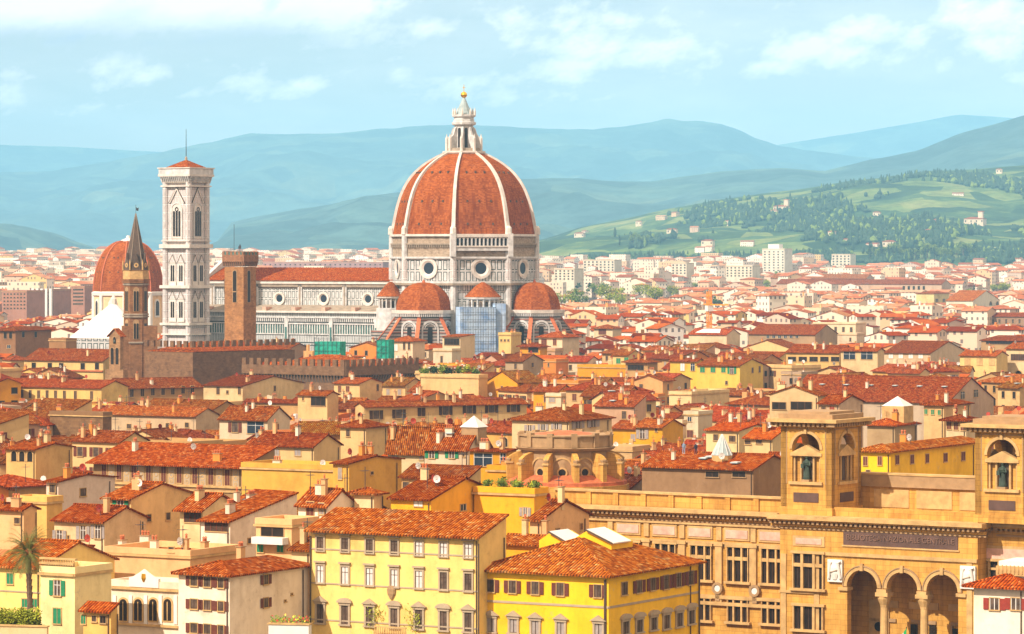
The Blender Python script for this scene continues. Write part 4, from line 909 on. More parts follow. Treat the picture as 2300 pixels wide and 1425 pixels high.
tx = put('inscription', me_t, plq, ((x0+x1)/2, -.14, (z0+z1)/2)); tx.rotation_euler = (pi/2, 0, 0); tx.scale = sc3
# relief shields
for px, py in ((1878, 1282), (2176, 1297)):
    x, z = LP(px, py); b = MB(); b.box(x-.95, x+.95, -.35, .02, z-1.3, z+1.3, 'white_paint')
    b.ngon(x, -.35, [(.3, z-1.0), (.62, z-.3), (.7, z+.4), (.45, z+.95)], 10, 'white_paint', sy=.45)
    for sg in (-1, 1): b.rod((x+sg*.75, -.45, z-.9), (x+sg*.45, -.55, z+1.0), .17, 'white_paint', 6); b.rod((x+sg*.3, -.6, z+.9), (x+sg*.8, -.5, z+1.1), .14, 'white_paint', 5)
    b.rod((x-.5, -.6, z-.2), (x+.5, -.6, z+.1), .1, 'stone_grey', 5); b.build('relief_shield', lib)
# windows
def triple(px, py, wpx, hpx, d, cross=True):
    x, z = LP(px, py, d); k = LY/F; W_ = wpx*k/(lc-.09*ls); H_ = hpx*k*1.03; b = MB()
    b.box(-W_/2, W_/2, -.02, .02, -H_/2, H_/2, 'glass_dark'); ws = (0, .27, .33, .67, .73, 1)
    for a_, c_ in ((0, .04), (.27, .35), (.65, .73), (.96, 1)): b.box(-W_/2+W_*a_, -W_/2+W_*c_, -.35, 0, -H_/2, H_/2, 'stone_pale')
    b.box(-W_/2-.2, W_/2+.2, -.42, 0, H_/2, H_/2+.3, 'stone_pale'); b.box(-W_/2-.3, W_/2+.3, -.5, 0, -H_/2-.3, -H_/2, 'stone_pale')
    if cross: b.box(-W_/2, W_/2, -.3, 0, H_*.12, H_*.22, 'stone_pale')
    for a_ in (.155, .5, .845): b.box(-W_/2+W_*a_-.035, -W_/2+W_*a_+.035, -.08, -.02, -H_/2, H_/2, 'wood_dark')
    b.build('window', lib, (x, d-.01, z))
triple(1817, 1283, 72, 78, 0); triple(1817, 1388, 70, 52, 0, False)
bays = (1412, 1493, 1573, 1656, 1733)
b = MB()
for px in bays:
    x, z = LP(px, 1196+(px-1573)*.055, 2.5); triple(px+3, 1268+(px-1655)*.05, 52, 78, 2.5); triple(px+3, 1372+(px-1655)*.05, 50, 50, 2.5, False)
    b.box(x-1.75, x+1.75, 2.35, 2.5, z-.75, z+.75, 'stone_pale'); b.box(x-1.5, x+1.5, 2.28, 2.36, z-.5, z+.5, 'pink_stone')
    x2, z2 = LP(px-40, 1270, 2.5); b.box(x2-.45, x2+.45, 2.2, 2.5, 12.2, z-1.2, 'stone_pale'); b.box(x2-.6, x2+.6, 2.1, 2.5, z-1.5, z-1.1, 'stone_pale'); b.box(x2-.35, x2+.35, 2.3, 2.5, z-.8, z+.8, 'stone_pale')
zf = LP(1573, 1196, 2.5)[1]
for z in (zf+1.0, zf-1.15): b.box(WE, xl, 2.2, 2.5, z-.12, z+.12, 'stone_pale')
for z in (13.0, 12.2): b.box(WE, xl, 2.1, 2.5, z-.2, z+.2, 'stone_pale')
b.build('wall_moulding', lib)
for px, py in ((1614.7, 1321), (1698, 1327)):
    x, z = LP(px, py, 2.5); b = MB(); b.archring(x, z, 0, .42, 2.1, .3, 'white_paint', 16, 0, 2*pi); b.archring(x, z, .42, .72, 2.0, .4, 'stone_trim', 16, 0, 2*pi); b.box(x-.3, x+.3, 2.1, 2.5, z-1.5, z-.7, 'stone_trim'); b.build('round_medallion', lib)
b = MB(); x, z = LP(1817, 1216); b.box(x-2.1, x+2.1, -.1, 0, z-.6, z+.6, 'stone_pale'); b.box(x-1.7, x+1.7, -.16, -.09, z-.35, z+.35, 'pink_stone'); b.build('wall_panel', lib)
# right wing piece
b = MB(); x, z = LP(2262, 1245, 2.5); b.box(x-3, x+3, 2.35, 2.5, z-.9, z+.9, 'stone_pale'); b.box(x-2.6, x+2.6, 2.28, 2.36, z-.6, z+.6, 'pink_stone'); b.build('wall_panel', lib); triple(2262, 1288, 78, 50, 2.5)
# twin towers with statues
def statue(loc, rz, label):
    o = root('statue', loc, rz, label, 'statue', 'bronze statues in the library towers'); b = MB()
    b.ngon(0, 0, [(.42, 0), (.46, .25), (.38, .9), (.34, 1.3), (.30, 1.55), (.42, 1.95), (.40, 2.15), (.16, 2.3), (.13, 2.42)], 12, 'bronze', sy=.75)
    b.ngon(0, 0, [(.10, 2.4), (.17, 2.5), (.19, 2.62), (.16, 2.75), (.05, 2.84)], 10, 'bronze')
    for sg in (-1, 1): b.rod((sg*.36, 0, 2.1), (sg*.48, -.1, 1.65), .13, 'bronze', 8, .1)
    b.rod((.48, -.1, 1.65), (.1, -.42, 1.75), .1, 'bronze', 8, .07); b.rod((-.48, -.1, 1.65), (-.3, -.45, 1.5), .1, 'bronze', 8, .07); b.box(-.5, -.12, -.6, -.44, 1.35, 1.85, 'bronze')
    for k in range(7): a_ = -2.6+k*.35; b.rod((.44*cos(a_), .33*sin(a_), .05), (.3*cos(a_), .24*sin(a_), 1.5), .05, 'bronze', 4)
    b.build('figure', o); b = MB(); b.box(-.5, .5, -.4, .4, -.25, 0, 'stone_trim'); b.build('plinth', o); return o
def lib_tower(px, lab):
    xr = LP(px, 1100, .3)[0]; w_ = 6.75; D_ = 7.4; z0 = zc+.5; zt = 33.9; mid = -w_/2
    T = Matrix.Translation((xr, .3, 0)); faces = ((T, w_), (T @ Matrix.Rotation(pi/2, 4, 'Z') @ Matrix.Translation((D_, 0, 0)), D_))
    back = ((T @ Matrix.Translation((-w_, D_, 0)) @ Matrix.Rotation(pi, 4, 'Z'), w_), (T @ Matrix.Translation((-w_, 0, 0)) @ Matrix.Rotation(-pi/2, 4, 'Z'), D_))
    b = MB()
    for M, W_ in faces+back:
        b.M = M; wall_open(b, -W_ if (M, W_) in faces else -W_, 0, z0, zt, [(-W_/2, 3.7, 27.3, 31.1)], 0, .8, 'ashlar', 12)
        b.archring(-W_/2, 31.1, 1.85, 2.2, -.12, .2, 'stone_pale', 14); b.box(-W_/2-.18, -W_/2+.18, -.3, .2, 32.9, 33.5, 'stone_pale')
        for x in (-W_+.8, -.8): b.box(x-.06, x+.06, -.05, .0, 27, 33.4, 'stone_trim')
        b.box(-W_+.8, -.8, -.05, 0, 33.4, 33.5, 'stone_trim')
        # aedicule in the opening
        b.box(-W_/2-1.85, -W_/2+1.85, .62, .8, 27.3, 30.4, 'ashlar'); b.arch(-W_/2, 27.4, 1.3, 2.9, .5, .1, 'stone_dark', 10)
        for x in (-1.7, -.85, .85, 1.7): b.ngon(-W_/2+x, .35, [(.16, 27.3), (.15, 30.1), (.22, 30.3)], 8, 'stone_pale')
        b.box(-W_/2-2.1, -W_/2+2.1, -.12, .8, 30.3, 30.65, 'stone_pale'); b.prism([(-W_/2-2.0, -.1, 30.65), (-W_/2+2.0, -.1, 30.65), (-W_/2, -.1, 31.6)], (0, .8, 0), 'stone_pale')
        b.box(-W_/2-2.2, -W_/2+2.2, -.3, .1, 26.95, 27.3, 'stone_pale'); b.box(-W_/2-1.65, -W_/2+1.65, -.08, .02, 24.9, 26.0, 'plaque')
    b.M = T; b.box(-w_-.15, .15, -.15, D_+.15, z0, z0+.9, 'ashlar'); b.box(-w_+.8, -.8, .8, D_-.8, 26.9, 27.2, 'ashlar'); b.M = None
    tw_ = b.build('tower', lib); b = MB()
    for M, W_ in faces+back:
        b.M = M; n = int((W_+2)/.6)
        for k in range(n): x = -W_-.95+(W_+1.9)*k/n; b.box(x, x+.3, -.85, 0, zt-.1, zt+.35, 'stone_trim')
    b.M = T; b.box(-w_-1.25, 1.25, -1.25, D_+1.25, zt+.35, zt+.75, 'stone_pale'); b.box(-w_-.4, .4, -.4, D_+.4, zt-.25, zt+.35, 'ashlar'); b.box(-w_-.2, .2, -.2, D_+.2, zt+.75, zt+1.3, 'stone_trim'); b.box(-w_+.6, -.6, .6, D_-.6, zt+1.3, zt+1.6, 'stone_trim'); b.build('cornice', tw_)
    p = Matrix.Translation((LX, LY, 0)) @ Matrix.Rotation(LA, 4, 'Z') @ Vector((xr-w_/2, .3+.15, 27.55)); statue(tuple(p), LA, lab)
lib_tower(1868, 'dark bronze robed statue in the niche of the left library tower'); lib_tower(2312, 'dark bronze robed statue in the niche at the right edge of the view')
HOUSES += [[1750, 2300, 926, 1425, 425, 'library'], [1237, 1760, 1105, 1425, 445, 'library']]
for k in range(14): FOOT.append((LX+(WE+k*9)*lc-10*ls, LY+(WE+k*9)*ls+10*lc, 12))
# flag by the loggia
fx = ax[1]+.35; o = root('flag', tuple(Matrix.Translation((LX, LY, 0)) @ Matrix.Rotation(LA, 4, 'Z') @ Vector((fx-.2, -.5, 9.3))), LA, 'small green white and red flag before the library arches', 'flag'); b = MB()
b.rod((0, .5, 0), (1.1, -.9, 1.9), .05, 'iron', 5); b.build('pole', o); b = MB()
for k, m_ in enumerate(('flag_green', 'white_paint', 'flag_red')): b.prism([(1.1-.45*k, -.9+.1*k, 1.75-.5*k), (1.0-.45*k, -.85+.1*k, .9-.5*k), (.6-.45*k, -.8+.1*(k+1), .5-.5*k), (.65-.45*k, -.9+.1*(k+1), 1.3-.5*k)], (0, .03, 0), m_)
b.build('cloth', o)

# ---------------- curved apse
Y_ = 548.; apse = root('round_apse', (at(1270, Y_), Y_, 0), R_(-20), 'round ochre stone apse with scroll buttresses and small round windows in the middle', 'apse')
def zA(py): return zz_(py, Y_-6)
Ra = 6.55; b = MB(); b.ngon(0, 0, [(Ra, 0), (Ra, zA(990))], 20, 'stone_trim'); b.ngon(0, 0, [(Ra+.55, zA(1014)), (Ra+.9, zA(1008)), (Ra+.1, zA(1006))], 20, 'stone_trim'); b.ngon(0, 0, [(Ra+.35, zA(1006)), (Ra+.35, zA(982))], 20, 'stone_trim'); b.ngon(0, 0, [(Ra+.6, zA(982)), (Ra+.6, zA(979))], 20, 'stone_trim')
for k in range(12): a_ = 2*pi*k/12; b.M = face_M(0, 0, Ra+.1, a_); b.box(-.45, .45, -.45, .3, zA(1006), zA(974), 'stone_trim'); b.M = None
b.ngon(0, 0, [(Ra-.2, zA(982)), (1, zA(972))], 20, 'clay')
b.ngon(0, 0, [(Ra+2.6, 0), (Ra+2.6, zA(1084)), (Ra, zA(1068))], 20, 'clay'); b.ngon(0, 0, [(Ra+2.9, 0), (Ra+2.9, zA(1092))], 20, 'ashlar'); b.build('drum', apse)
for k in range(12):
    a_ = 2*pi*k/12; b = MB(); b.M = face_M(0, 0, 0, a_); z_ = zA(1080)
    P = [(Ra-.3, 8), (Ra+2.3, 8), (Ra+2.3, zA(1040)), (Ra+1.9, zA(1038)), (Ra+2.2, zA(1032)), (Ra+1.6, zA(1025)), (Ra+.8, zA(1020)), (Ra-.3, zA(1016))]
    b.prism([(-.38, -r, z) for r, z in P][::-1], (.76, 0, 0), 'ashlar'); b.box(-.5, .5, -Ra-2.5, -Ra-1.4, zA(1044), zA(1040), 'stone_pale'); b.ngon(0, -Ra-1.9, [(.42, zA(1040)), (.5, zA(1034)), (.2, zA(1030))], 8, 'stone_trim'); b.M = None; b.build('scroll_buttress', apse)
    b = MB(); b.M = face_M(0, 0, Ra*cos(pi/20)+.02, a_+pi/12); b.archring(0, zA(1062), 0, .55, -.06, .12, 'glass_dark', 12, 0, 2*pi); b.archring(0, zA(1062), .55, .8, -.14, .2, 'stone_pale', 12, 0, 2*pi); b.build('round_window', apse); b = MB(); b.M = face_M(0, 0, Ra*cos(pi/20)+.02, a_+pi/12); b.archring(0, zA(1052), 1.35, 1.6, -.1, .15, 'stone_pale', 10); b.build('blind_arch', apse)
HOUSES += [[1140, 1402, 968, 1090, 545, 'round ochre apse']]; FOOT.append((at(1270, Y_), Y_, 10))

# ================================================================== houses read off the photograph
H = House
# --- the pale yellow palace
h = H(1076, 1205, 379, 61, 'pale', 'pale yellow palace with three rows of seven framed windows and pedimented lowest row', Y=405, roof='s', pitch=.33, ch=0, name='palace', cat='palace', tint=(1.05, 1.12, 1.05), ov=.8)
for i in range(7):
    x = 720+i*55.4; dy = i*2.6
    h.win('L', x, 1222+dy, 15, 31, 'e', 'cl' if i > 3 else 'sh_brown'); h.win('L', x, 1290+dy*1.2, 15, 39, 'e', 'cl' if i < 5 else 'sh_brown'); h.win('L', x, 1378+dy*1.25, 15, 42, 't' if i % 2 == 0 else 'v', '')
for y in (1245, 1324, 1408): h.band('L', y+5, 3.2)
b = MB(); b.rod((.02, -.14, 0), (.02, -.14, h.h-.8), .09, 'stone_dark', 6); b.rod((-h.L+.1, -.14, 0), (-h.L+.1, -.14, h.h-.8), .09, 'stone_dark', 6); b.build('downpipe', h.root)
t, z, kx, kz = h.onL(888, 1420); b = MB(); b.box(t-2.1, t+2.1, -1.1, 0, z-.5, z-.2, 'stone_pale'); b.box(t-2.1, t+2.1, -1.15, -1.0, z+.55, z+.7, 'stone_pale')
for k in range(18): x = t-2.0+k*.235; b.ngon(x, -1.07, [(.05, z-.2), (.09, z), (.05, z+.55)], 6, 'stone_pale')
b.build('balcony', h.root)
for sg in (-1, 1):
    b = MB(); random.seed(5+sg)
    for k in range(90): p = Vector((t+sg*2.6+random.gauss(0, .5), -.5+random.gauss(0, .2), z+1.5+random.gauss(0, .7))); d_ = Vector((random.uniform(-1, 1), random.uniform(-1, 1), random.uniform(-.3, 1)))*.3; b.add([p, p+d_+Vector((.07, 0, 0)), p+d_*1.6, p+d_-Vector((.07, 0, 0))], [(0, 1, 2, 3)], 'leaf_bright')
    pb = b.build('balcony_plant', h.root)
t, z, kx, kz = h.onL(880, 1330); b = MB(); b.ngon(t, -.15, [(.15, z-.8), (.5, z-.2), (.55, z+.3), (.3, z+.7)], 8, 'stone_trim', sy=.4); b.build('carved_shield', h.root)
random.seed(11)
# --- the bright yellow palace at the corner
h = H(1367, 1291, 291, 202, 'yellow', 'bright yellow corner palace with hipped roof, brown shutters and a large skylight', Y=399, roof='h', pitch=.36, name='palace', cat='palace', tint=(1.12, 1.2, 1.1), ov=.75)
for x, y in ((1102.6, 1316), (1151.3, 1318.5), (1202.4, 1321), (1258.7, 1324), (1343, 1328)): h.win('L', x, y, 32, 29, 's')
for i, (x, y) in enumerate(((1104, 1404), (1154, 1406), (1203, 1410), (1260, 1413), (1345, 1417))): h.win('L', x, y, 17, 30, 't', 'cl')
for i, (x, y) in enumerate(((1402, 1322.5), (1435, 1317.8), (1465.6, 1312.5), (1495.4, 1308), (1523.4, 1303), (1551.4, 1298))): h.win('R', x, y, 13 if i == 0 else 22, 29, 'p' if i == 0 else 's')
for x, y in ((1404, 1410), (1435, 1406), (1467, 1401), (1496, 1397), (1525, 1392), (1552, 1386)): h.win('R', x, y, 13, 29, 'v')
h.band('L', 1365, 5); h.band('R', 1365, 5)
b = MB(); b.rod((-.4, -.16, 0), (-.4, -.16, h.h-.6), .1, 'stone_dark', 6); b.rod((-h.L+.1, -.16, 0), (-h.L+.1, -.16, h.h-.6), .1, 'stone_dark', 6); b.rod((.16, h.D-.1, 0), (.16, h.D-.1, h.h-.6), .1, 'stone_dark', 6); b.build('downpipe', h.root)
# its roof lights: a yellow box with two white glazed slopes
zz0 = h.zr-1.4; xa = -h.L*.40; ya = h.D*.46
b = MB(); b.box(xa-7.4, xa+1.8, ya-.5, ya+4.5, zz0-1.5, zz0+1.0, 'plaster'); b.prism([(xa-7.4, ya-.5, zz0+1.0), (xa-4.3, ya-.5, zz0+1.0), (xa-6, ya-.5, zz0+1.9)], (0, 5, 0), 'plaster'); b.prism([(xa-3.6, ya-.5, zz0+1.0), (xa+1.8, ya-.5, zz0+1.0), (xa-1.3, ya-.5, zz0+2.3)], (0, 5, 0), 'plaster')
sk = b.build('skylight_box', h.roof, color=h.col); b = MB()
for a_, zA_, c_, zB_ in ((xa-6, zz0+1.98, xa-3.9, zz0+.98), (xa-1.3, zz0+2.38, xa+2.1, zz0+.98)): b.prism([(a_, ya-.6, zA_), (c_, ya-.6, zB_), (c_, ya+3.6, zB_), (a_, ya+3.6, zA_)], (0, 0, .12), 'white_paint'); b.rod((a_, ya-.85, zA_+.06), (c_, ya-.85, zB_+.06), .12, 'stone_dark', 4)
b.build('skylight', sk)
# --- front row, left
h = H(516, 1292, 115, 181, 'white', 'cream house with nine brown shuttered windows and mottled hipped roof, left of the pale palace', Y=403, roof='h', pitch=.3, tint=(.95, 1.05, 1.2), ch=1)
for x in (437, 467, 497.6):
    for y in (1305, 1357, 1411): h.win('L', x-1, y+(x-437)*.08, 27, 22, 's')
h.win('R', 596.5, 1302, 20, 22, 's'); h.win('R', 596.5, 1354, 20, 22, 's'); h.win('R', 655, 1335, 4, 4); h.win('R', 640, 1350, 4, 4)
h = H(403, 1324, 153, None, (0.64, 0.52, 0.38), 'small ornate white palace with four arched windows and a crest on its roof edge', Y=408, D=5, roof='f', name='palace', cat='palace')
for x in (277.5, 311, 344.5, 377): h.win('L', x, 1370, 18, 48, 'a')
for y in (1328, 1409): h.band('L', y, 5, 'stone_pale', .3)
for x in (258, 294, 328, 361, 395):
    t, z, kx, kz = h.onL(x, 1370); b = MB(); b.box(t-.22, t+.22, -.12, 0, z-1.6, z+1.6, 'white_paint'); b.build('pilaster', h.root)
t, z, kx, kz = h.onL(325, 1305); b = MB(); b.box(t-2, t+2, -.2, .2, z-.7, z+.3, 'white_paint'); b.prism([(t-1.7, -.2, z+.3), (t+1.7, -.2, z+.3), (t+.6, -.2, z+.9), (t, -.2, z+1.3), (t-.6, -.2, z+.9)], (0, .3, 0), 'white_paint'); b.ngon(t, -.25, [(.1, z-.1), (.3, z+.3), (.25, z+.8)], 8, 'gold', sy=.4); b.build('crest', h.root)
h = H(168, 1289, 77, 82, (0.66, 0.52, 0.24), 'cream tower house with balustrade and green shutters right of the palm', Y=400, roof='f')
h.win('L', 129, 1321, 30, 34, 's', 'sh_green'); h.win('L', 129, 1384, 17, 35, 'c', 'sh_green')
for y in (1293, 1268): h.band('L', y, 5, 'stone_pale', .3)
b = MB(); b.box(-h.L, 0, -.05, .3, h.h+.6, h.h+.75, 'stone_pale')
for k in range(14): x = -h.L+.2+k*(h.L-.4)/13; b.ngon(x, .1, [(.07, h.h+.7), (.11, h.h+1), (.06, h.h+1.4)], 6, 'stone_pale')
b.box(-h.L-.1, .1, -.1, .35, h.h+1.4, h.h+1.6, 'stone_pale'); b.build('balustrade', h.root)
h = H(91, 1275, 110, None, 'pale', 'pale yellow house with green shutters behind the palm at the left edge', Y=415, D=14, roof='l', tint=(1.1, 1.1, 1)); h.win('L', 23, 1300, 15, 25, 'c', 'sh_green'); h.row('L', 56, 1355, 78, 1355, 2, 11, 18, 'c', 'sh_green'); h.band('L', 1332, 3)
h = H(427, 1250, 190, None, 'peach', 'plain peach wall house with red tiled terraces behind the balustraded tower', Y=425, D=10, roof='f'); h.win('L', 385, 1235, 12, 12, 'p'); h.chimney(); h.chimney()
# --- second row, left
h = H(294, 1121, 60, 138, (0.64, 0.41, 0.16), 'peach house with a wide blank gable and one green shuttered window', pk=1087, Y=470, roof='l', pitch=.40)
h.win('L', 271, 1133, 27, 17, 's', 'sh_green'); h.win('L', 241, 1134, 7, 19, 'c', 'sh_green'); h.win('R', 334, 1164, 9, 15); h.win('R', 377, 1160, 9, 15); h.bit(DISH[1], 'satellite_dish'); h.chimney()
h = H(234, 1172, 112, None, 'sand', 'sand coloured house with grey shuttered bay left of the blank peach gable', Y=462, D=9, roof='l', tint=(.9, .9, 1)); h.row('L', 187, 1197, 220, 1195, 2, 24, 30, 's', 'sh_grey'); h.win('L', 134, 1205, 26, 26, 's', 'sh_grey'); h.win('L', 154, 1207, 5, 8)
h = H(53, 1145, 60, 30, 'peach', 'peach house with bright orange roof at the left edge above the palm', Y=480, roof='l', tint=(1.15, 1.15, 1)); h.win('L', 39, 1170, 12, 14)
h = H(131, 1083, 27, 127, (0.53, 0.41, 0.31), 'grey white gabled house with one framed window, upper left of the blank peach gable', pk=1068, Y=500, roof='l', pitch=.3); h.win('R', 186, 1106, 13, 17); h.win('L', 118, 1098, 12, 18)
h = H(105, 1128, 70, 35, 'ochre', 'ochre house with roof terrace plants below the grey white gabled house', Y=490, roof='f'); h.win('L', 60, 1145, 14, 22, 'c', 'sh_grey')
h = H(456, 1143, 52, 76, 'cream', 'tall cream house with brown louvred window and overhanging roof', pk=1112, Y=455, roof='l', pitch=.3, ov=1.0, tint=(.95, 1.1, 1.2)); h.win('L', 433, 1160, 36, 28, 'l', 'sh_brown')
h = H(517, 1172, 66, 150, 'white', 'white house with dark louvred strip window and two arched brown windows', pk=1108, Y=446, roof='s', pitch=.34, ch=1); h.win('L', 487, 1184, 50, 19, 'l', 'sh_brown'); h.win('L', 466, 1240, 16, 24, 'c'); h.win('L', 504, 1242, 14, 24, 'c'); h.win('R', 560, 1215, 8, 12)
h = H(655, 1180, 80, 60, 'peach', 'peach house with white balcony and green doors left of the pale palace', Y=436, roof='f'); h.win('L', 612, 1195, 50, 20, 'o'); h.row('L', 585, 1232, 630, 1232, 2, 14, 16, 'c', 'sh_green')
t, z, kx, kz = h.onL(613, 1212); b = MB(); b.box(t-2.2, t+2.2, -1.3, 0, z-.5, z+.3, 'white_paint'); b.build('balcony', h.root)
h = H(697, 1235, 42, None, 'cream', 'small cream house with dark red roof squeezed against the pale palace', Y=424, D=6, roof='l', tint=(.8, .8, .9), ch=2)
h = H(736, 1135, 66, 60, 'white', 'white house with brown balcony windows above the pale palace roof', pk=1102, Y=447, roof='l', pitch=.3, ch=1); h.win('L', 697, 1143, 16, 30, 'c'); h.win('L', 722, 1143, 12, 26, 'c', 'sh_grey')
h = H(840, 1108, 44, 20, 'sand', 'narrow house with rust roof corner behind the pale palace', Y=450, roof='h')
h = H(968, 1122, 90, 150, 'gold', 'deep yellow house with low red roof behind the pale palace ridge', Y=448, roof='l', pitch=.26, ch=1); h.win('L', 940, 1132, 18, 10, 'c', 'white_paint'); h.win('R', 1040, 1140, 13, 13, 'b'); h.bit(DISH[0], 'satellite_dish'); h.bit(DISH[1], 'satellite_dish')
h = H(1200, 1110, 135, 30, 'gold', 'yellow house carrying a roof terrace full of potted shrubs', Y=452, roof='f'); h.win('L', 1180, 1150, 20, 20, 's', 'sh_grey')
TERR = h
h = H(1215, 1168, 25, 108, 'peach', 'blank peach gable between the potted terrace and the library wing', pk=1126, Y=430, roof='l', pitch=.3); h.win('R', 1252, 1196, 8, 16, 'c'); h.win('R', 1305, 1183, 6, 14, 'c')
h = H(1290, 1228, 175, 60, 'gold', 'low yellow house with rust roof wedged between the two yellow palaces', Y=418, roof='l', pitch=.2, ch=2)
# --- third row, left
h = H(543, 1047, 333, 290, (0.34, 0.22, 0.11), 'long grey brown palace with painted panels between its dark windows', Y=560, pk=1004, roof='s', pitch=.30, D=9, ov=1.3, name='palace', cat='palace', tint=(.95, .9, .9), ch=2)
for i, x in enumerate((234, 268, 301, 334, 368, 403, 438, 474, 511)): h.win('L', x, 1058+(i*1.9), 11, 36, 'c', 'sh_brown')
b = MB()
for i, x in enumerate((251, 285, 317.5, 351, 385.5, 420.5, 456, 493, 530)):
    t, z, kx, kz = h.onL(x, 1060+i*1.9); b.box(t-.62, t+.62, -.05, -.01, z-1.5, z+1.5, 'stone_pale'); b.box(t-.5, t+.5, -.07, -.05, z-1.35, z+1.35, 'plaster_trim'); b.archring(t, z, .28, .42, -.1, .05, 'stone_pale', 8, 0, 2*pi); b.archring(t, z+.95, .15, .28, -.1, .05, 'stone_pale', 8, 0, 2*pi); b.archring(t, z-.9, .15, .3, -.1, .05, 'stone_pale', 8, 0, 2*pi)
b.build('painted_panel', h.root); h.band('L', 1096, 5, 'stone_pale', .25); h.band('L', 1106, 4, 'stone_pale', .2)
h = H(748, 1056, 205, None, (0.62, 0.38, 0.07), 'wide blank golden wall right of the panelled palace', Y=540, D=8, roof='f', ch=1)
h.bit(DISH[0], 'satellite_dish')
h = H(784, 1042, 36, 118, (0.64, 0.38, 0.07), 'golden house with blank gable and one tiny window, right of the wide golden wall', pk=1030, Y=535, roof='l', pitch=.22, ch=1); h.win('L', 764, 1064, 8, 26, 'c', 'sh_grey'); h.win('R', 835, 1063, 6, 6)
h = H(822, 959, 58, 8, 'cream', 'small square cream tower house with tiled pyramid roof', Y=640, roof='h', pitch=.35, D=7); h.win('L', 782, 973, 9, 15)
h = H(1050, 1075, 148, 30, 'cream', 'low house with striped brown tile roof in front of the closed grey shutters', Y=525, roof='s', pitch=.4, tint=(.7, .85, 1.1)); h.win('L', 912, 1090, 14, 14)
h = H(958, 998, 87, 12, (0.59, 0.49, 0.31), 'cream house with tall closed grey shutters beside the green shuttered house', pk=961, Y=610, roof='l', pitch=.42, tint=(.85, .9, 1)); h.win('L', 887, 1020, 13, 27, 'c', 'sh_grey'); h.win('L', 946, 1020, 9, 26, 'c', 'sh_grey')
h = H(1052, 1007, 98, 50, 'white', 'white house with light green shutters and a grey gable wall', pk=960, Y=585, roof='l', pitch=.42, tint=(.9, .9, .95)); h.win('L', 970, 1021, 26, 16, 's', 'sh_green'); h.win('L', 1015, 1021, 26, 16, 's', 'sh_green'); h.win('L', 1042, 1023, 4, 6); put('roof_window', SKY, h.roof, (-h.L*.55, h.D*.3, h.surf(-1, h.D*.3)+.2))
t = -h.L*.12; b = MB(); b.box(t-1.5, t+1.5, 2, 4.8, h.h+.5, h.h+3.2, 'stone_trim'); b.add([(t-1.7, 1.8, h.h+3.2), (t+1.7, 1.8, h.h+3.2), (t+1.7, 5, h.h+3.2), (t-1.7, 5, h.h+3.2), (t, 3.4, h.h+5)], [(0, 1, 4), (1, 2, 4), (2, 3, 4), (3, 0, 4)], 'white_paint'); b.build('glass_lantern', h.root)
h = H(1140, 1015, 85, 20, 'gold', 'orange yellow house with wide white framed window left of the round apse', Y=572, roof='s', pitch=.08); h.win('L', 1085.6, 1033, 42, 29, 'b'); h.win('L', 1130, 1033, 14, 28, 'b')
h = H(1155, 1057, 60, 30, 'gold', 'small golden house with chimneys just left of the round apse', Y=556, roof='f', ch=2)
h = H(705, 1003, 140, 60, 'cream', 'long cream house with closed grey shutters under the striped roof by the square tower house', Y=620, roof='l', pitch=.42, tint=(.8, .75, .8), ch=1); h.win('L', 621, 1017, 13, 14, 'c', 'sh_grey'); h.win('L', 669, 1017, 13, 14, 'c', 'sh_grey')
h = H(642, 998, 83, 20, 'white', 'white walled house under a striped rust roof left of the long cream one', Y=640, roof='l', pitch=.4)
# --- houses in the middle, left
h = H(228, 872, 240, 228, (0.62, 0.46, 0.17), 'long cream wing with ten small windows running to a grey wing on its right', h=18, roof='l', pitch=.28, D=12, tint=(.8, .75, .8))
for x, y in ((12, 884), (30, 884.5), (50, 885), (68, 885.5), (87, 886), (106, 886), (125, 886.5), (145, 887), (169.5, 887.5), (206, 888)): h.win('L', x, y, 6, 17, 'c', 'wood_dark')
h = H(280, 873, 50, 176, (0.44, 0.26, 0.11), 'long brown wing with dark windows joining the white house with a grey gable', h=17, a=-62, D=None, roof='r', pitch=.28, tint=(.95, .9, .9))
for x, y in ((296, 884), (320, 882), (343, 880), (366, 879), (388, 878), (411, 876), (432, 875)): h.win('R', x, y, 8, 17, 'c', 'wood_dark')
h = H(545, 868, 88, 137, (0.64, 0.51, 0.30), 'white house with dark red roof and a wide weathered grey gable', pk=846, h=18, roof='l', pitch=.26, tint=(.7, .7, .8), ch=1); h.win('L', 490, 878, 7, 16, 'c', 'wood_dark'); h.win('L', 538, 878, 6, 16, 'c', 'wood_dark'); h.win('L', 511, 881, 5, 8); h.win('R', 617, 873, 5, 12)
h = H(232, 811, 178, 20, (0.64, 0.48, 0.21), 'long cream house with five dark windows under a red roof, left of the bell gable', h=20, roof='l', pitch=.4, D=16, tint=(.75, .7, .75))
for x, y in ((76, 822), (112, 822.5), (137.6, 823), (186, 823), (218, 823)): h.win('L', x, y, 9, 14, 'd')
h.band('L', 834, 3, 'clay', .5)
h = H(398, 838, 202, 60, (0.50, 0.33, 0.14), 'stone terrace with a row of small arches under the spire tower', h=16, D=10, roof='f')
for x in (206, 221, 236, 251, 320, 337): h.win('L', x-0, 848, 8, 10, 'A')
h = H(35, 742, 36, 80, (0.27, 0.14, 0.07), 'square brown tower house with hipped roof at the far left', h=27, roof='h', pitch=.3, ov=1.0, tint=(.85, .8, .8)); h.win('L', 12, 754, 7, 14, 'd'); h.win('L', 24, 754, 7, 14, 'd'); h.win('R', 52, 752, 6, 12, 'd'); h.win('R', 80, 752, 6, 12, 'd'); h.win('L', 20, 779, 8, 8, 'b')
h = H(148, 765, 38, 24, (0.34, 0.18, 0.08), 'small brown stone house right of the square brown tower house', h=24, roof='f')
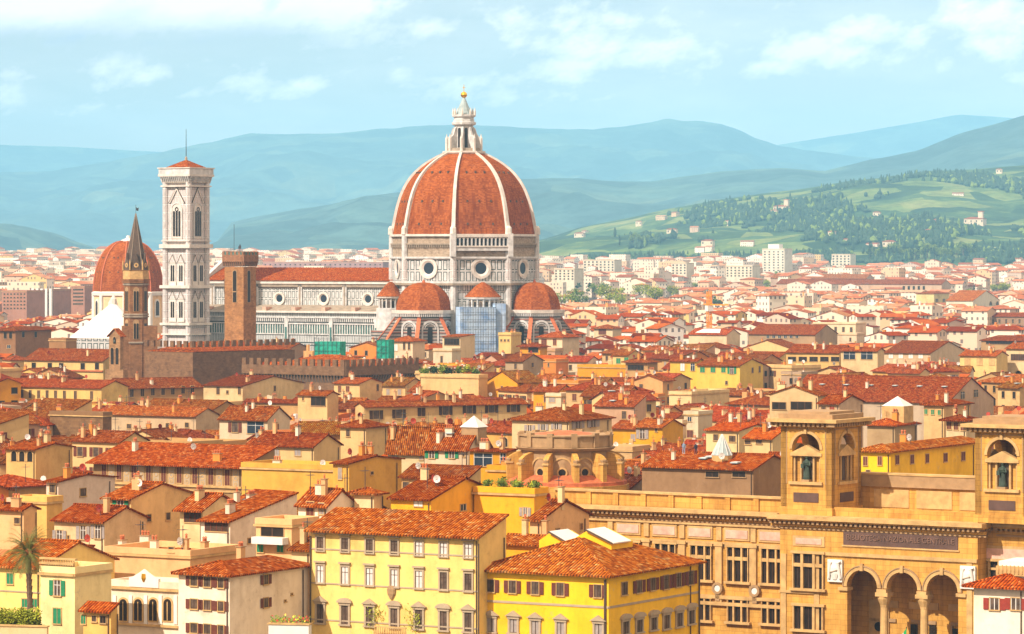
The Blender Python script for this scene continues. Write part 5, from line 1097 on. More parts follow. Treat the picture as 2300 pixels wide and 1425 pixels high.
h = H(231, 934, 119, 8, (0.24, 0.14, 0.07), 'windowless dark brick wall rising between the red roofs on the left', h=21, D=3, roof='f', mat='brick')
h = H(601, 943, 108, 50, 'white', 'white house with a blue panelled dark opening and brown shutters', pk=916, h=20, roof='l', pitch=.4, tint=(.95, .95, .9), ch=1); h.win('L', 528, 960, 27, 23, 's'); h.win('L', 574, 961, 38, 26, 'b'); h.win('R', 621, 960, 9, 15, 'c')
h = H(735, 888, 66, 25, 'cream', 'cream loggia house with one wide glazed opening under a hipped roof', h=22, roof='l', pitch=.3, tint=(1.1, 1.1, 1)); h.win('L', 715, 902, 32, 20, 'o'); h.win('L', 681, 896, 4, 8)
h = H(808, 862, 58, 50, 'cream', 'cream house with two brown windows and grey gable below the battlements', pk=851, h=19, roof='l', pitch=.3); h.win('L', 763, 874, 6, 15, 'c'); h.win('L', 781, 874, 7, 13, 'c'); h.win('R', 848, 871, 5, 15)
h = H(672, 905, 122, 10, 'tan', 'tan house under a broad dark red roof, left of the cream loggia house', h=17, roof='l', pitch=.38, tint=(.75, .65, .7))
h = H(818, 914, 20, 365, (0.62, 0.45, 0.22), 'very long cream palace with seven shuttered windows under a low red roof in the middle', h=20, a=-64, D=None, roof='r', pitch=.3, tint=(1.05, 1.0, .95), ch=2, name='palace', cat='palace')
for x, y in ((845, 932), (896, 930), (946.5, 926), (1001, 923), (1054, 920), (1104, 918), (1153, 916)): h.win('R', x, y, 26 if x != 946.5 else 18, 20, 's' if x != 946.5 else 'c', 'wood_dark')
h = H(440, 935, 210, 60, (0.53, 0.41, 0.28), 'whitewashed low house with a rust roof right of the dark brick wall', h=17, roof='l', pitch=.35, D=9, ch=1); h.row('L', 290, 958, 420, 955, 4, 9, 10)
h = H(80, 1010, 66, 83, (0.64, 0.43, 0.17), 'tan house with arched loggia windows and a blank gable at the far left', pk=997, Y=600, roof='l', pitch=.36, tint=(1.1, 1.1, 1)); h.row('L', 32, 1025, 68, 1026, 3, 11, 22, 'A')
h = H(1034, 757, 40, 62, (0.66, 0.54, 0.37), 'modern white house with a glazed roof terrace under the sheeted scaffold', Y=1275, D=12, roof='s', pitch=.05, a=-24); h.win('L', 1015, 768, 34, 15, 'o'); h.row('L', 1015, 787, 1030, 787, 2, 5, 6)
h = H(1015, 788, 42, 20, (0.59, 0.54, 0.42), 'plain pale grey block with two narrow windows below the glazed terrace', Y=1240, roof='f'); h.win('L', 992, 808, 5, 16)
h = H(927, 766, 50, 50, 'white', 'cream tower house with hipped roof right of the narrow green scaffold', Y=1265, roof='h', ov=.8, D=8); h.win('L', 888, 781, 11, 15, 'c', 'white_paint'); h.row('L', 908, 778, 919, 778, 2, 5, 16)
h = H(1148, 752, 28, 16, (0.66, 0.51, 0.21), 'pale yellow tower house topped by a row of white chimney pots', Y=1280, roof='f', D=7, ch=3); h.row('L', 1126, 765, 1142, 765, 3, 4, 5)
h = H(1263, 757, 53, 30, 'white', 'white house with two brown windows at the foot of the right tribune', Y=1270, D=12, roof='h', ov=.9, ch=1); h.win('L', 1222, 769, 12, 14, 'c'); h.win('L', 1246, 769, 8, 14, 'c')
h = H(1213, 778, 45, 16, 'gold', 'yellow loggia house under a dark red roof beside the white two window house', Y=1240, roof='h', ov=1.0, tint=(.8, .75, .8)); h.win('L', 1198, 785, 22, 14, 'o')
h = H(1175, 812, 40, 45, (0.42, 0.32, 0.22), 'grey stone gabled house with dark windows right of the roof garden', h=22, roof='l', pitch=.3, tint=(.7, .7, .8)); h.win('L', 1158, 823, 6, 12); h.win('R', 1196, 820, 5, 10)
h = H(1249, 812, 33, None, 'orange', 'small orange house with one slit window', h=20, D=8, roof='f'); h.win('L', 1232, 820, 4, 9)
h = H(1376, 738, 42, 20, (0.66, 0.54, 0.38), 'white tower house with a brown arched window right of the cathedral', h=20, roof='h', ov=.9); h.win('L', 1353, 746, 17, 12, 'c')
h = H(1412, 798, 36, 30, (0.64, 0.49, 0.22), 'cream house with bright green shutters in the middle of the red roofs', h=22, roof='l', pitch=.3, tint=(.9, 1, 1)); h.row('L', 1389, 811, 1407, 809, 2, 9, 12, 'c', 'sh_green')
h = H(1455, 813, 50, 22, 'tan', 'open dark loggia under a brown roof right of the green shuttered cream house', h=21, roof='h', ov=1.0, tint=(.8, .75, .8)); h.win('L', 1428, 826, 36, 11, 'o')
h = H(1405, 826, 108, None, 'gold', 'long low yellow wall between the red roofs', h=19, D=5, roof='f')
h = H(1566, 812, 61, 15, (0.66, 0.45, 0.07), 'yellow house with two white windows left of the green shuttered yellow house', h=23, roof='l', pitch=.3, tint=(.8, .8, .9)); h.win('L', 1533, 825, 9, 16, 'c', 'white_paint'); h.win('L', 1556, 825, 9, 16, 'b')
h = H(1662, 822, 96, 52, (0.67, 0.49, 0.10), 'bright yellow house with dark green shutters and a long red roof', pk=807, h=22, roof='l', pitch=.32, tint=(.85, .75, .8), ch=2); h.row('L', 1578, 831, 1625, 831, 3, 10, 12, 'c', 'sh_green'); h.win('L', 1644, 832, 16, 17, 's', 'sh_green'); h.win('L', 1632, 860, 5, 8); h.win('R', 1690, 832, 4, 12); h.win('R', 1706, 830, 4, 14)
h = H(1553, 886, 50, 85, (0.64, 0.51, 0.29), 'tall blank cream block beside a sloping plaster gable', h=17, roof='f', ch=2)
h = H(1260, 890, 34, 14, 'white', 'small white dormer tower with closed grey shutters and a brown roof', h=19, roof='f', D=5); h.win('L', 1240, 884+14, 13, 12, 'c', 'sh_grey')
h = H(1278, 945, 128, 96, (0.62, 0.49, 0.30), 'cream house with dark grey shutters behind the round apse', Y=640, roof='h', pitch=.32, tint=(1.05, 1, 1), ch=1); h.row('L', 1190, 962, 1250, 958, 3, 18, 13, 's', 'sh_grey'); h.row('R', 1298, 955, 1332, 952, 2, 24, 16, 's', 'sh_grey')
h = H(1488, 960, 60, None, (0.64, 0.36, 0.01), 'deep yellow house with white blinds behind the round apse', h=19, D=9, roof='l', pitch=.3); h.win('L', 1443, 975, 22, 22, 's', 'sh_grey'); h.win('L', 1474, 966, 5, 8)
h = H(1430, 963, 55, None, (0.64, 0.35, 0.01), 'lower deep yellow house with one grey window beside the deep yellow one', h=17, D=8, roof='l', pitch=.3); h.win('L', 1422, 983, 10, 14, 'c', 'sh_grey')
h = H(1532, 951, 44, 10, (0.66, 0.54, 0.38), 'small white terrace house with red balcony flowers', h=17, roof='f'); h.win('L', 1503, 978, 16, 8, 'c')
h = H(1568, 931, 32, None, (0.62, 0.54, 0.41), 'narrow white tower block with one square window beside the terrace house', h=18, roof='f', D=7); h.win('L', 1549, 942, 9, 11, 'b'); h.win('L', 1550, 975, 14, 16, 'c')
h = H(1660, 968, 74, 78, (0.67, 0.54, 0.30), 'cream house with vivid orange red roof left of the left library tower', pk=954, Y=640, roof='l', pitch=.32, tint=(1.3, 1.0, .7), ch=1); h.win('L', 1608, 983, 10, 14); h.win('L', 1645, 986, 14, 14); 
h = H(1735, 985, 62, None, (0.64, 0.49, 0.26), 'low house with vivid orange roof touching the left library tower', Y=610, D=8, roof='l', pitch=.3, tint=(1.3, 1.0, .7)); h.row('L', 1680, 994, 1705, 993, 2, 12, 8)
h = H(1692, 1055, 250, 60, (0.29, 0.18, 0.10), 'broad warehouse with orange tiled roof and dark openings behind the library wing', Y=535, roof='l', pitch=.26, tint=(1.2, 1.25, 1.1), D=13); h.row('L', 1600, 1066, 1660, 1066, 2, 30, 12, 'o'); h.bit(SKY, 'roof_window', .2, 0); h.bit(SKY, 'roof_window', .2, 0); h.bit(SKY, 'roof_window', .2, 0)
WARE = h
h = H(1752, 1052, 60, None, (0.29, 0.18, 0.10), 'dark brown shed with striped rust roof left of the left library tower', Y=555, D=12, roof='l', pitch=.3, tint=(.9, .95, 1.1)); h.win('L', 1725, 1068, 30, 14, 'o')
# --- right
h = H(2000, 1014, 66, 205, (0.64, 0.38, 0.01), 'long golden yellow house with seven small windows between the library towers', Y=515, roof='h', pitch=.3, tint=(1.2, 1.25, 1.1), D=None)
for x, y in ((1944, 1036), (1976.5, 1035)): h.win('L', x, y, 9, 20, 'c')
for x, y in ((2006.7, 1034), (2040, 1033), (2074, 1031), (2115, 1029), (2155, 1026)): h.win('R', x+8, y-1, 8, 19, 'c')
h.win('L', 1950, 1060, 8, 8)
h = H(2170, 943, 45, 25, (0.67, 0.54, 0.35), 'white tower house with three brown windows beside the right library tower', Y=600, roof='h', pitch=.3, ov=.9, tint=(.85, .8, .85)); h.row('L', 2132, 956, 2163, 959, 3, 10, 17, 'c')
h = H(2128, 905, 368, 104, (0.45, 0.36, 0.28), 'huge dark red roofed hall with grey gable and two blue windows', pk=850, h=18, roof='l', pitch=.34, tint=(.85, .62, .55), ch=1)
h.row('R', 2162, 888, 2192, 884, 2, 10, 16, 'b'); 
for k in range(6): put('roof_window', SKY, h.roof, (-h.L*(.1+.15*k), h.D*.3, h.surf(-5, h.D*.3)+.2))
h = H(1837, 880+8, 108, 20, (0.58, 0.45, 0.26), 'gabled glazed veranda house just above the left library tower', Y=690, roof='r', pitch=.32, ch=1, tint=(.95, .9, .9)); h.win('L', 1800, 912, 48, 18, 'o'); h.win('L', 1750, 912, 30, 16, 'o')
h = H(1885, 907, 46, 54, (0.56, 0.42, 0.31), 'small pinkish house with two square windows above the left library tower', Y=670, roof='l', pitch=.25, tint=(1.1, 1, .9)); h.win('L', 1850, 918, 10, 9); h.win('L', 1869, 918, 10, 9, 'c', 'sh_red')
h = H(2010, 955, 62, 50, (0.40, 0.29, 0.17), 'low house with a small glass pyramid on its tiled roof', Y=620, roof='h', pitch=.3, tint=(1.1, 1.1, 1)); b = MB(); t = -h.L*.4; b.box(t-2, t+2, h.D*.4, h.D*.4+4, h.h, h.h+3, 'stone_pale'); b.add([(t-2, h.D*.4, h.h+3), (t+2, h.D*.4, h.h+3), (t+2, h.D*.4+4, h.h+3), (t-2, h.D*.4+4, h.h+3), (t, h.D*.4+2, h.h+4.6)], [(0, 1, 4), (1, 2, 4), (2, 3, 4), (3, 0, 4)], 'white_paint'); b.build('glass_lantern', h.root)
h = H(2120, 910, 45, 60, 'cream', 'cream house with small green shutters below the hall with blue windows', Y=690, roof='h', pitch=.3, tint=(1.1, 1.05, 1), ch=1); h.row('L', 2080, 925, 2110, 927, 3, 7, 10, 'c', 'sh_green')
h = H(2090, 794, 104, 80, (0.59, 0.46, 0.32), 'whitish house with four small windows and a large blank white gable', pk=768, h=20, roof='l', pitch=.3, tint=(.85, .8, .85)); h.row('L', 2001, 800, 2068, 800, 4, 10, 11, 'c', 'white_paint')
h = H(1971, 789, 82, 15, (0.62, 0.49, 0.29), 'cream house with two big dark windows left of the blank white gable', h=25, roof='l', pitch=.3, tint=(1.1, 1, .95)); h.row('L', 1908, 799, 1947, 799, 2, 27, 17, 'b')
h = H(1885, 793, 119, None, (0.59, 0.41, 0.16), 'ochre loggia house with four dark openings under a long red roof', h=24, D=12, roof='l', pitch=.32, tint=(.9, .8, .8), ch=1); h.row('L', 1779, 807, 1876, 807, 5, 18, 10, 'o')
h = H(1922, 728, 96, 20, (0.67, 0.57, 0.42), 'large white house with five windows and roof terrace in the middle right', h=20, roof='f', D=12); h.row('L', 1842, 739, 1912, 741, 5, 6, 11, 'p')
h = H(1924, 752, 129, 18, (0.64, 0.52, 0.40), 'lower whitish block in front of the large white terrace house', h=18, roof='f', D=8); h.row('L', 1822, 763, 1910, 763, 3, 4, 8)
h = H(1831, 752, 149, None, (0.37, 0.26, 0.16), 'long hall with a wide red roof left of the large white terrace house', h=20, D=22, roof='l', pitch=.34, tint=(1.0, .85, .8)); h.row('L', 1725, 757, 1790, 757, 6, 7, 6, 'b')
h = H(2238, 800, 82, 25, (0.66, 0.51, 0.22), 'cream yellow house with three pale closed blinds near the right edge', h=23, roof='l', pitch=.28, ch=2); h.row('L', 2173, 813, 2228, 813, 3, 12, 14, 'c', 'stone_pale')
h = H(2330, 784, 70, None, (0.67, 0.55, 0.35), 'white house with brown louvred windows at the right edge', h=25, D=12, roof='l', pitch=.25); h.win('L', 2290, 803, 38, 14, 'l', 'sh_brown'); h.win('L', 2288, 838, 14, 10, 'A')
h = H(2310, 766, 106, None, (0.40, 0.27, 0.14), 'long open loggia under a brown roof at the right edge', h=20, D=10, roof='h', tint=(.85, .8, .8)); h.win('L', 2255, 770, 80, 7, 'o')
h = H(2330, 712, 157, None, (0.27, 0.17, 0.10), 'very long dark brown house with a white gable wall at the right edge', h=20, D=14, roof='l', pitch=.25, tint=(1.1, 1.05, 1)); h.row('L', 2200, 722, 2290, 722, 7, 5, 10)
h = H(2185, 668+8, 60, 60, (0.67, 0.58, 0.43), 'white house with two arched windows on the right, beside a dark cypress', h=20, roof='l', pitch=.28, tint=(1.15, 1.2, 1.2)); h.row('R', 2225, 682, 2240, 682, 2, 6, 9, 'A')
h = H(2098, 660, 40, 34, (0.67, 0.52, 0.22), 'yellow house with orange side wall in the right background', h=20, roof='h', pitch=.2); h.row('R', 2104, 675, 2120, 675, 2, 6, 7)
h = H(1632, 752, 85, 30, (0.64, 0.54, 0.38), 'white gabled house with a flat pale roof behind the orange crane', h=20, roof='l', pitch=.34, tint=(1.2, 1.0, .9)); b = MB(); b.prism([(-h.L*.85, .8, h.h+.75), (-h.L*.2, .8, h.h+.75), (-h.L*.3, h.D*.42, h.h+.75+h.D*.12), (-h.L*.75, h.D*.42, h.h+.75+h.D*.12)], (0, 0, -.1), 'white_paint'); b.build('glazed_roof', h.root)
h = H(2300, 1318, 113, None, (0.67, 0.58, 0.45), 'white house with dark red shutters and roof terrace at the bottom right', Y=385, D=14, roof='h', pitch=.3, ov=.9, tint=(1.15, 1.1, 1)); h.row('L', 2234, 1357, 2282, 1357, 2, 38, 26, 's', 'sh_red')
b = MB(); b.box(-h.L*.72, .5, 3, 8, h.h, h.h+2.3, 'white_paint'); b.box(-h.L*.75, .5, 2.6, 3, h.h+.8, h.h+1.8, 'stone_pale')
for k in range(12): b.ngon(-h.L*.7+k*.45, 2.6, [(.08, h.h+1), (.12, h.h+1.4), (.07, h.h+1.9)], 6, 'stone_pale')
b.build('roof_terrace', h.root)
# far landmark blocks
h = H(1762, 560, 50, 22, (0.67, 0.61, 0.48), 'tall white apartment tower in the right background', Y=4500, roof='f', D=22, cat='apartment block', name='apartment_block')
for j in range(8): h.row('L', 1718, 566+j*6, 1758, 566+j*6, 5, 3.2, 2.6, 'd')
b = MB(); b.box(-h.L*.8, -h.L*.3, 4, 14, h.h, h.h+6, 'white_paint'); b.build('roof_house', h.root)
h = H(2115, 639, 371, None, (.50, .34, .22), 'very long pinkish palace with a low roof and evenly spaced windows in the right background', h=20, D=18, roof='l', pitch=.4, tint=(1, 1.3, 2.5), name='palace', cat='palace'); h.row('L', 1780, 647, 1860, 647, 9, 5, 8, 'd'); h.row('L', 2030, 647, 2075, 647, 5, 5, 8, 'd')
h = H(1945, 626, 214, None, (.45, .31, .22), 'long brown roofed palace wing directly behind the very long pinkish palace', h=21, D=18, roof='l', pitch=.4, tint=(.95, 1.2, 2.2)); h.row('L', 1760, 631, 1930, 631, 12, 4, 5, 'd')
h = H(2258, 570, 72, None, (0.50, 0.30, 0.15), 'reddish convent with dome cap beside the cypress row', h=20, D=25, roof='l', pitch=.3, tint=(1, 1.2, 1.4))
for px, py, wl, wr, lab in ((60, 655, 56, 60, 'reddish brown apartment block left of the orange domed church, nearest the edge'), (120, 652, 48, 30, 'apartment block with five white stair shafts left of the orange dome'), (190, 645, 30, 16, 'pinkish apartment block touching the orange domed church')):
    h = H(px, py, wl, wr, (0.36, 0.17, 0.11), lab, h=25, roof='f', D=20, cat='apartment block', name='apartment_block')
    for j in range(5): h.row('L', px-wl+6, py+6+j*8, px-5, py+6+j*8, 7, 3.5, 3.2, 'd')
    if wl == 48:
        for k in range(5): t, z, kx, kz = h.onL(px-44+k*10, py+25); b = MB(); b.box(t-1, t+1, -1.5, 0, 0, h.h+1, 'white_paint'); b.build('stair_shaft', h.root)
for px, py, wl, lab in ((1542, 592, 34, 'white apartment block with dark vertical glazing in the background'), (1380, 585, 70, 'broad white apartment block left of the dark glazed one'), (1690, 598, 60, 'white apartment row left of the tall white tower'), (1290, 605, 45, 'pale apartment block just right of the cathedral drum'), (1910, 572, 42, 'pale apartment block before the cypress row')):
    h = H(px, py, wl, 14, (0.64, 0.57, 0.43), lab, h=28, roof='f', D=18, cat='apartment block', name='apartment_block')
    for j in range(4): h.row('L', px-wl+4, py+4+j*6, px-4, py+4+j*6, max(3, wl//8), 3.4, 2.8, 'd')
for px, py, wl, lab in ((860, 604, 270, 'long purple grey apartment row behind the nave roof'),):
    h = H(px, py-14, wl, 10, (0.36, 0.22, 0.21), lab, h=30, roof='f', D=18, cat='apartment block', name='apartment_block')
    for j in range(3): h.row('L', px-wl+6, py-9+j*7, px-6, py-9+j*7, 24, 3.4, 3, 'd')

# --- small things of the front row
h = H(249, 1371, 62, None, 'ochre', 'tiny ochre garden pavilion with a green door left of the ornate white palace', Y=396, D=1.2, roof='s', pitch=.5); h.win('L', 188, 1392, 9, 18, 'c', 'sh_green'); h.win('L', 212, 1390, 10, 12, 'p'); h.win('L', 232, 1392, 14, 16, 'o')
Y_ = 392.; o = root('flower_planter', (at(648, Y_), Y_, 0), R_(-12), 'white roof terrace planter with red and orange flowers left of the pale palace foot', 'planter'); z_ = zz_(1404, Y_); b = MB(); b.box(-2.2, 2.2, 0, 1.2, 0, z_, 'white_paint'); b.box(-2.3, 2.3, -.1, 1.3, z_, z_+.15, 'stone_pale'); b.build('planter_wall', o); b = MB(); rr_ = random.Random(4)
for k in range(260):
    p = Vector((rr_.uniform(-2.1, 2.1), rr_.uniform(.1, 1.1), z_+.15+abs(rr_.gauss(0, .28)))); q_ = rr_.random(); m_ = 'leaf_mid' if q_ < .5 else 'dish_red' if q_ < .75 else 'gold' if q_ < .8 else 'leaf_bright'; b.add([p, p+Vector((.12, 0, .05)), p+Vector((.05, .05, .18)), p+Vector((-.08, 0, .1))], [(0, 1, 2, 3)], m_)
tag(b.build('flowers', o), kind='stuff')
for px, py, Y2, lab in ((468, 1290, 428, 'rusty red parasol'),): pass
for i, (px, py, Yq) in enumerate(((200, 1232, 440), (330, 1228, 440), (290, 1246, 434), (415, 1240, 430))):
    h = H(px, py, 26, 12, ('cream', 'white', 'ochre', 'cream')[i], ('small cream rooftop hut behind the balustraded tower house', 'small white rooftop hut above the ornate white palace', 'small ochre rooftop hut between two rooftop huts', 'small cream rooftop hut left of the nine window house')[i], Y=Yq, roof='s', pitch=.2, ov=.3); h.win('L', px-13, py+9, 6, 10, ('p', 'c', 'p', 'c')[i], 'sh_green')
# ================================================================== plants, people
def leaf_cloud(b, pts, n, r, size, mat, seed=0, flat=1.):
    rg = random.Random(seed)
    for _ in range(n):
        c = rg.choice(pts); d = Vector((rg.gauss(0, 1), rg.gauss(0, 1), rg.gauss(0, 1)*flat)).normalized()*c[3]*rg.random()**.4; p = Vector(c[:3])+d
        u = Vector((rg.gauss(0, 1), rg.gauss(0, 1), rg.gauss(0, .6))).normalized()*size*rg.uniform(.6, 1.3); v = u.cross(Vector((rg.gauss(0, 1), rg.gauss(0, 1), rg.gauss(0, 1)))).normalized()*size*rg.uniform(.4, .8)
        b.add([p-u, p-v, p+u, p+v], [(0, 1, 2, 3)], mat)
TREEM = {}
def tree_meshes(kind, var):
    k = (kind, var)
    if k in TREEM: return TREEM[k]
    rg = random.Random(var*7+len(kind)); t = MB(); c = MB()
    if kind == 'cypress':
        t.rod((0, 0, 0), (0, 0, .35), .02, 'bark', 5, .01); t.rod((0, 0, .3), (0, 0, .8), .012, 'bark', 4, .004)
        pts = [(rg.gauss(0, .006), rg.gauss(0, .006), z, .085*sin(pi*min(1, (z+.05)))**.7+.012) for z in np.linspace(.12, .95, 16)]
        leaf_cloud(c, pts, 620, 0, .022, 'leaf_dark', var, 1.4); 
    else:
        bright = {'broad': 'leaf_mid', 'lime': 'leaf_bright', 'pine': 'leaf_dark'}[kind]
        t.rod((0, 0, 0), (0, 0, .45), .035, 'bark', 6, .022); cs = []
        for i in range(9):
            a_ = i*2.4+rg.random(); rr = rg.uniform(.12, .34); z = rg.uniform(.5, .86) if kind != 'pine' else rg.uniform(.72, .86)
            if kind == 'pine': rr *= 1.3
            p = (rr*cos(a_), rr*sin(a_), z); t.rod((0, 0, .4), p, .015, 'bark', 4, .005); cs.append((*p, rg.uniform(.12, .2)))
        cs.append((0, 0, .85, .16)); leaf_cloud(c, cs, 900, 0, .035, bright, var, .55 if kind == 'pine' else .85); leaf_cloud(c, cs, 200, 0, .03, 'leaf_mid' if bright != 'leaf_mid' else 'leaf_bright', var+50, .8)
    TREEM[k] = (t.mesh('trunk'), c.mesh('crown')); return TREEM[k]
def tree(px, pyt, hm, wk, kind, label, group, var=0, Y=None):
    Y = Y or Yfor(pyt, hm); o = root('cypress' if kind == 'cypress' else 'tree', (at(px, Y), Y, gz(Y)), var*1.7, label, 'cypress' if kind == 'cypress' else 'tree', group)
    t, c = tree_meshes(kind, var % 4)
    for nm, me in (('trunk', t), ('crown', c)): q = put(nm, me, o); q.scale = (hm*wk, hm*wk, hm)
    k = F/Y; wd = hm*wk*(.09 if kind == 'cypress' else .34)*k; HOUSES.append([px-wd, px+wd, pyt, pyt+hm*k*(.6 if kind == 'cypress' else .5), Y, ''])
    return o
g_ = 'trees in the park strip right of the cathedral'
PK = [(1228, 644, 'broad'), (1253, 655, 'lime'), (1296, 648, 'broad'), (1330, 636, 'broad'), (1352, 634, 'broad'), (1369, 640, 'lime'), (1392, 660, 'lime'), (1438, 636, 'lime'), (1473, 642, 'lime'), (1512, 640, 'lime')]
names = ['first park tree right of the cathedral drum, dark green', 'low bright park tree beside the first dark one', 'small dark round park tree', 'broad park tree left of the tight dark pair', 'darker tree of the tight pair in the park strip', 'yellow green tree at the right of the dark pair', 'low bright shrubby tree in the middle of the park strip', 'tallest bright yellow green tree of the park strip', 'round bright tree just right of the tallest one', 'last bright tree at the right end of the park strip']
for i, (px, py, k) in enumerate(PK): tree(px, py, 15+(i % 3)*3, .95+.15*(i % 2), k, names[i], g_, i)
for px, py, hm, k, lab in ((1655, 620, 13, 'broad', 'round green tree below the white apartment row'), (1722, 628, 12, 'lime', 'bright tree in front of the long pink brown palace'), (1612, 672, 12, 'pine', 'dark umbrella pine beside the orange crane'), (2256, 634, 16, 'lime', 'bright green tree near the right edge above the white houses'), (2232, 638, 12, 'lime', 'smaller bright tree left of the tree near the right edge'), (1562, 634, 10, 'lime', 'little bright tree between park strip and round tree'),
    (95, 684, 14, 'broad', 'leftmost tree before the reddish apartment block'), (118, 680, 15, 'pine', 'dark tree second from left before the apartment blocks'), (140, 672, 16, 'broad', 'tallest tree before the white stair shafts'), (162, 674, 15, 'broad', 'tree right of the tallest one before the stair shafts'), (182, 682, 13, 'lime', 'bright tree nearest the domed church'), (30, 700, 10, 'lime', 'low bright tree at the left edge'), (60, 694, 11, 'broad', 'low green tree below the reddish block')):
    tree(px, py, hm, 1.0, k, lab, 'city trees', len(lab))
for px, py, hm, lab in ((1420, 592, 16, 'dark cypress alone among white blocks left of the glazed block'), (1298, 600, 12, 'dark cypress beside the pale block right of the drum'), (2188, 638, 17, 'solitary dark cypress left of the white arched window house')):
    tree(px, py, hm, 1.0, 'cypress', lab, 'cypresses', len(lab))
# palm
Y_ = 404.; pl_ = root('palm_tree', (at(66, Y_), Y_, 0), 0, 'tall date palm with drooping fronds at the left edge', 'palm'); zt = zz_(1243, Y_); b = MB(); random.seed(21)
for k in range(30): z0 = zt*k/30; r = .38-.08*k/30; b.ngon(.2*sin(k*.13), 0, [(r*.85, z0), (r*1.12, z0+zt/30)], 8, 'bark')
b.build('trunk', pl_); b = MB(); tx_ = .2*sin(3.9); lm = MB()
for i in range(110):
    az = i*2.399; el = R_(random.uniform(-35, 80)); ln = random.uniform(2.9, 3.7); p = Vector((tx_, 0, zt)); d = Vector((cos(az)*cos(el), sin(az)*cos(el), sin(el))); prev = p; side = Vector((-sin(az), cos(az), 0))
    for s_ in range(9):
        nx_ = prev+d*ln/9; b.rod(prev, nx_, .035*(1-s_/10), 'palm_leaf', 3); d = (d+Vector((0, 0, -.10-.016*s_))).normalized()
        if s_ > 0:
            for sg in (-1, 1):
                for e_ in (0, .5):
                    q = prev.lerp(nx_, e_); tip = q+side*sg*(.42*(1-abs(s_-4)/7))+d*.3+Vector((0, 0, -.12)); b.add([q, q+d*.07, tip], [(0, 1, 2)], 'palm_leaf')
        prev = nx_
b.build('crown', pl_); b = MB(); b.ngon(tx_, 0, [(.3, zt-.7), (.5, zt-.2), (.4, zt+.3), (.1, zt+.5)], 10, 'clay'); b.build('crown_base', pl_)
# hedge and roof gardens
def bush(px, py, r, Y, label, mat='leaf_bright', n=420, group=None, sz=.16, trunk=True):
    z = zz_(py, Y); o = root('shrub', (at(px, Y), Y, z-r*.9), 0, label, 'shrub', group); b = MB(); leaf_cloud(b, [(random.uniform(-.5, .5)*r, random.uniform(-.5, .5)*r, r*random.uniform(.7, 1.3), r*.6) for _ in range(6)], n, 0, sz, mat, int(px)); b.build('foliage', o)
    b = MB(); b.ngon(0, 0, [(r*.3, -.35), (r*.42, .25)], 8, 'terracotta_pot'); b.rod((0, 0, .2), (0, 0, r), .04, 'bark', 5); b.build('pot', o); return o
Y_ = 398.; o = root('hedge', (at(45, Y_), Y_, 0), 0, 'thick bright yellow green hedge under the palm at the bottom left', 'hedge'); b = MB(); zt = zz_(1363, Y_)
rr_ = random.Random(9); leaf_cloud(b, [(rr_.uniform(-2.5, 2.4), rr_.uniform(-.8, .8), zt-rr_.uniform(.6, 2.0), rr_.uniform(.5, .8)) for _ in range(34)], 5200, 0, .13, 'leaf_bright', 4); leaf_cloud(b, [(rr_.uniform(-2.4, 2.3), rr_.uniform(-.6, .8), zt-rr_.uniform(.8, 2.4), .7) for _ in range(20)], 1800, 0, .13, 'leaf_mid', 5); b.build('foliage', o)
b = MB()
for k in range(6): b.rod((-2.2+k*.85, 0, 0), (-2.2+k*.85, 0, zt-1.2), .1, 'bark', 6)
b.build('stems', o)
o = root('garden_wall', (at(45, 393.), 393., 0), R_(-12), 'low pale wall below the hedge at the bottom left', 'wall'); b = MB(); b.box(-6, 3, 0, .5, 0, zz_(1408, 393), 'plaster'); b.box(-6.1, 3.1, -.1, .6, zz_(1408, 393), zz_(1405, 393), 'stone_pale'); b.build('masonry', o, color=WALLC['cream'])
zt_ = TERR.h+.9
for i in range(11):
    u_ = -TERR.L*(.05+.088*i); v_ = 1.0+(i % 3)*.9; p = TERR.root.matrix_basis @ Vector((u_, v_, zt_)); r = (.8, .6, 1.0)[i % 3]
    py = HZ-(p.z-CZ)*F/p.y; bush(CX+p.x*F/p.y, py, r, p.y, ('tall feathery', 'round bright green', 'spreading green')[i % 3]+' potted shrub on the yellow house terrace, number %s from its right end' % ('one two three four five six seven eight nine ten eleven'.split()[i]), ('leaf_mid', 'leaf_bright', 'leaf_mid')[i % 3], 240, 'potted shrubs on the yellow roof terrace', .14)
for i in range(7):
    px = 955+i*19; bush(px, 836-(i % 3)*3, 1.6, 960, 'dark bush of the roof garden right of the battlements, %s from left' % ('first second third fourth fifth sixth seventh'.split()[i]), ('leaf_mid', 'leaf_dark')[i % 2] if i != 5 else 'leaf_bright', 260, 'bushes of the roof garden', .3)
h = House(1075, 848, 130, 20, 'cream', 'low cream house carrying the leafy roof garden', Y=950, roof='f')
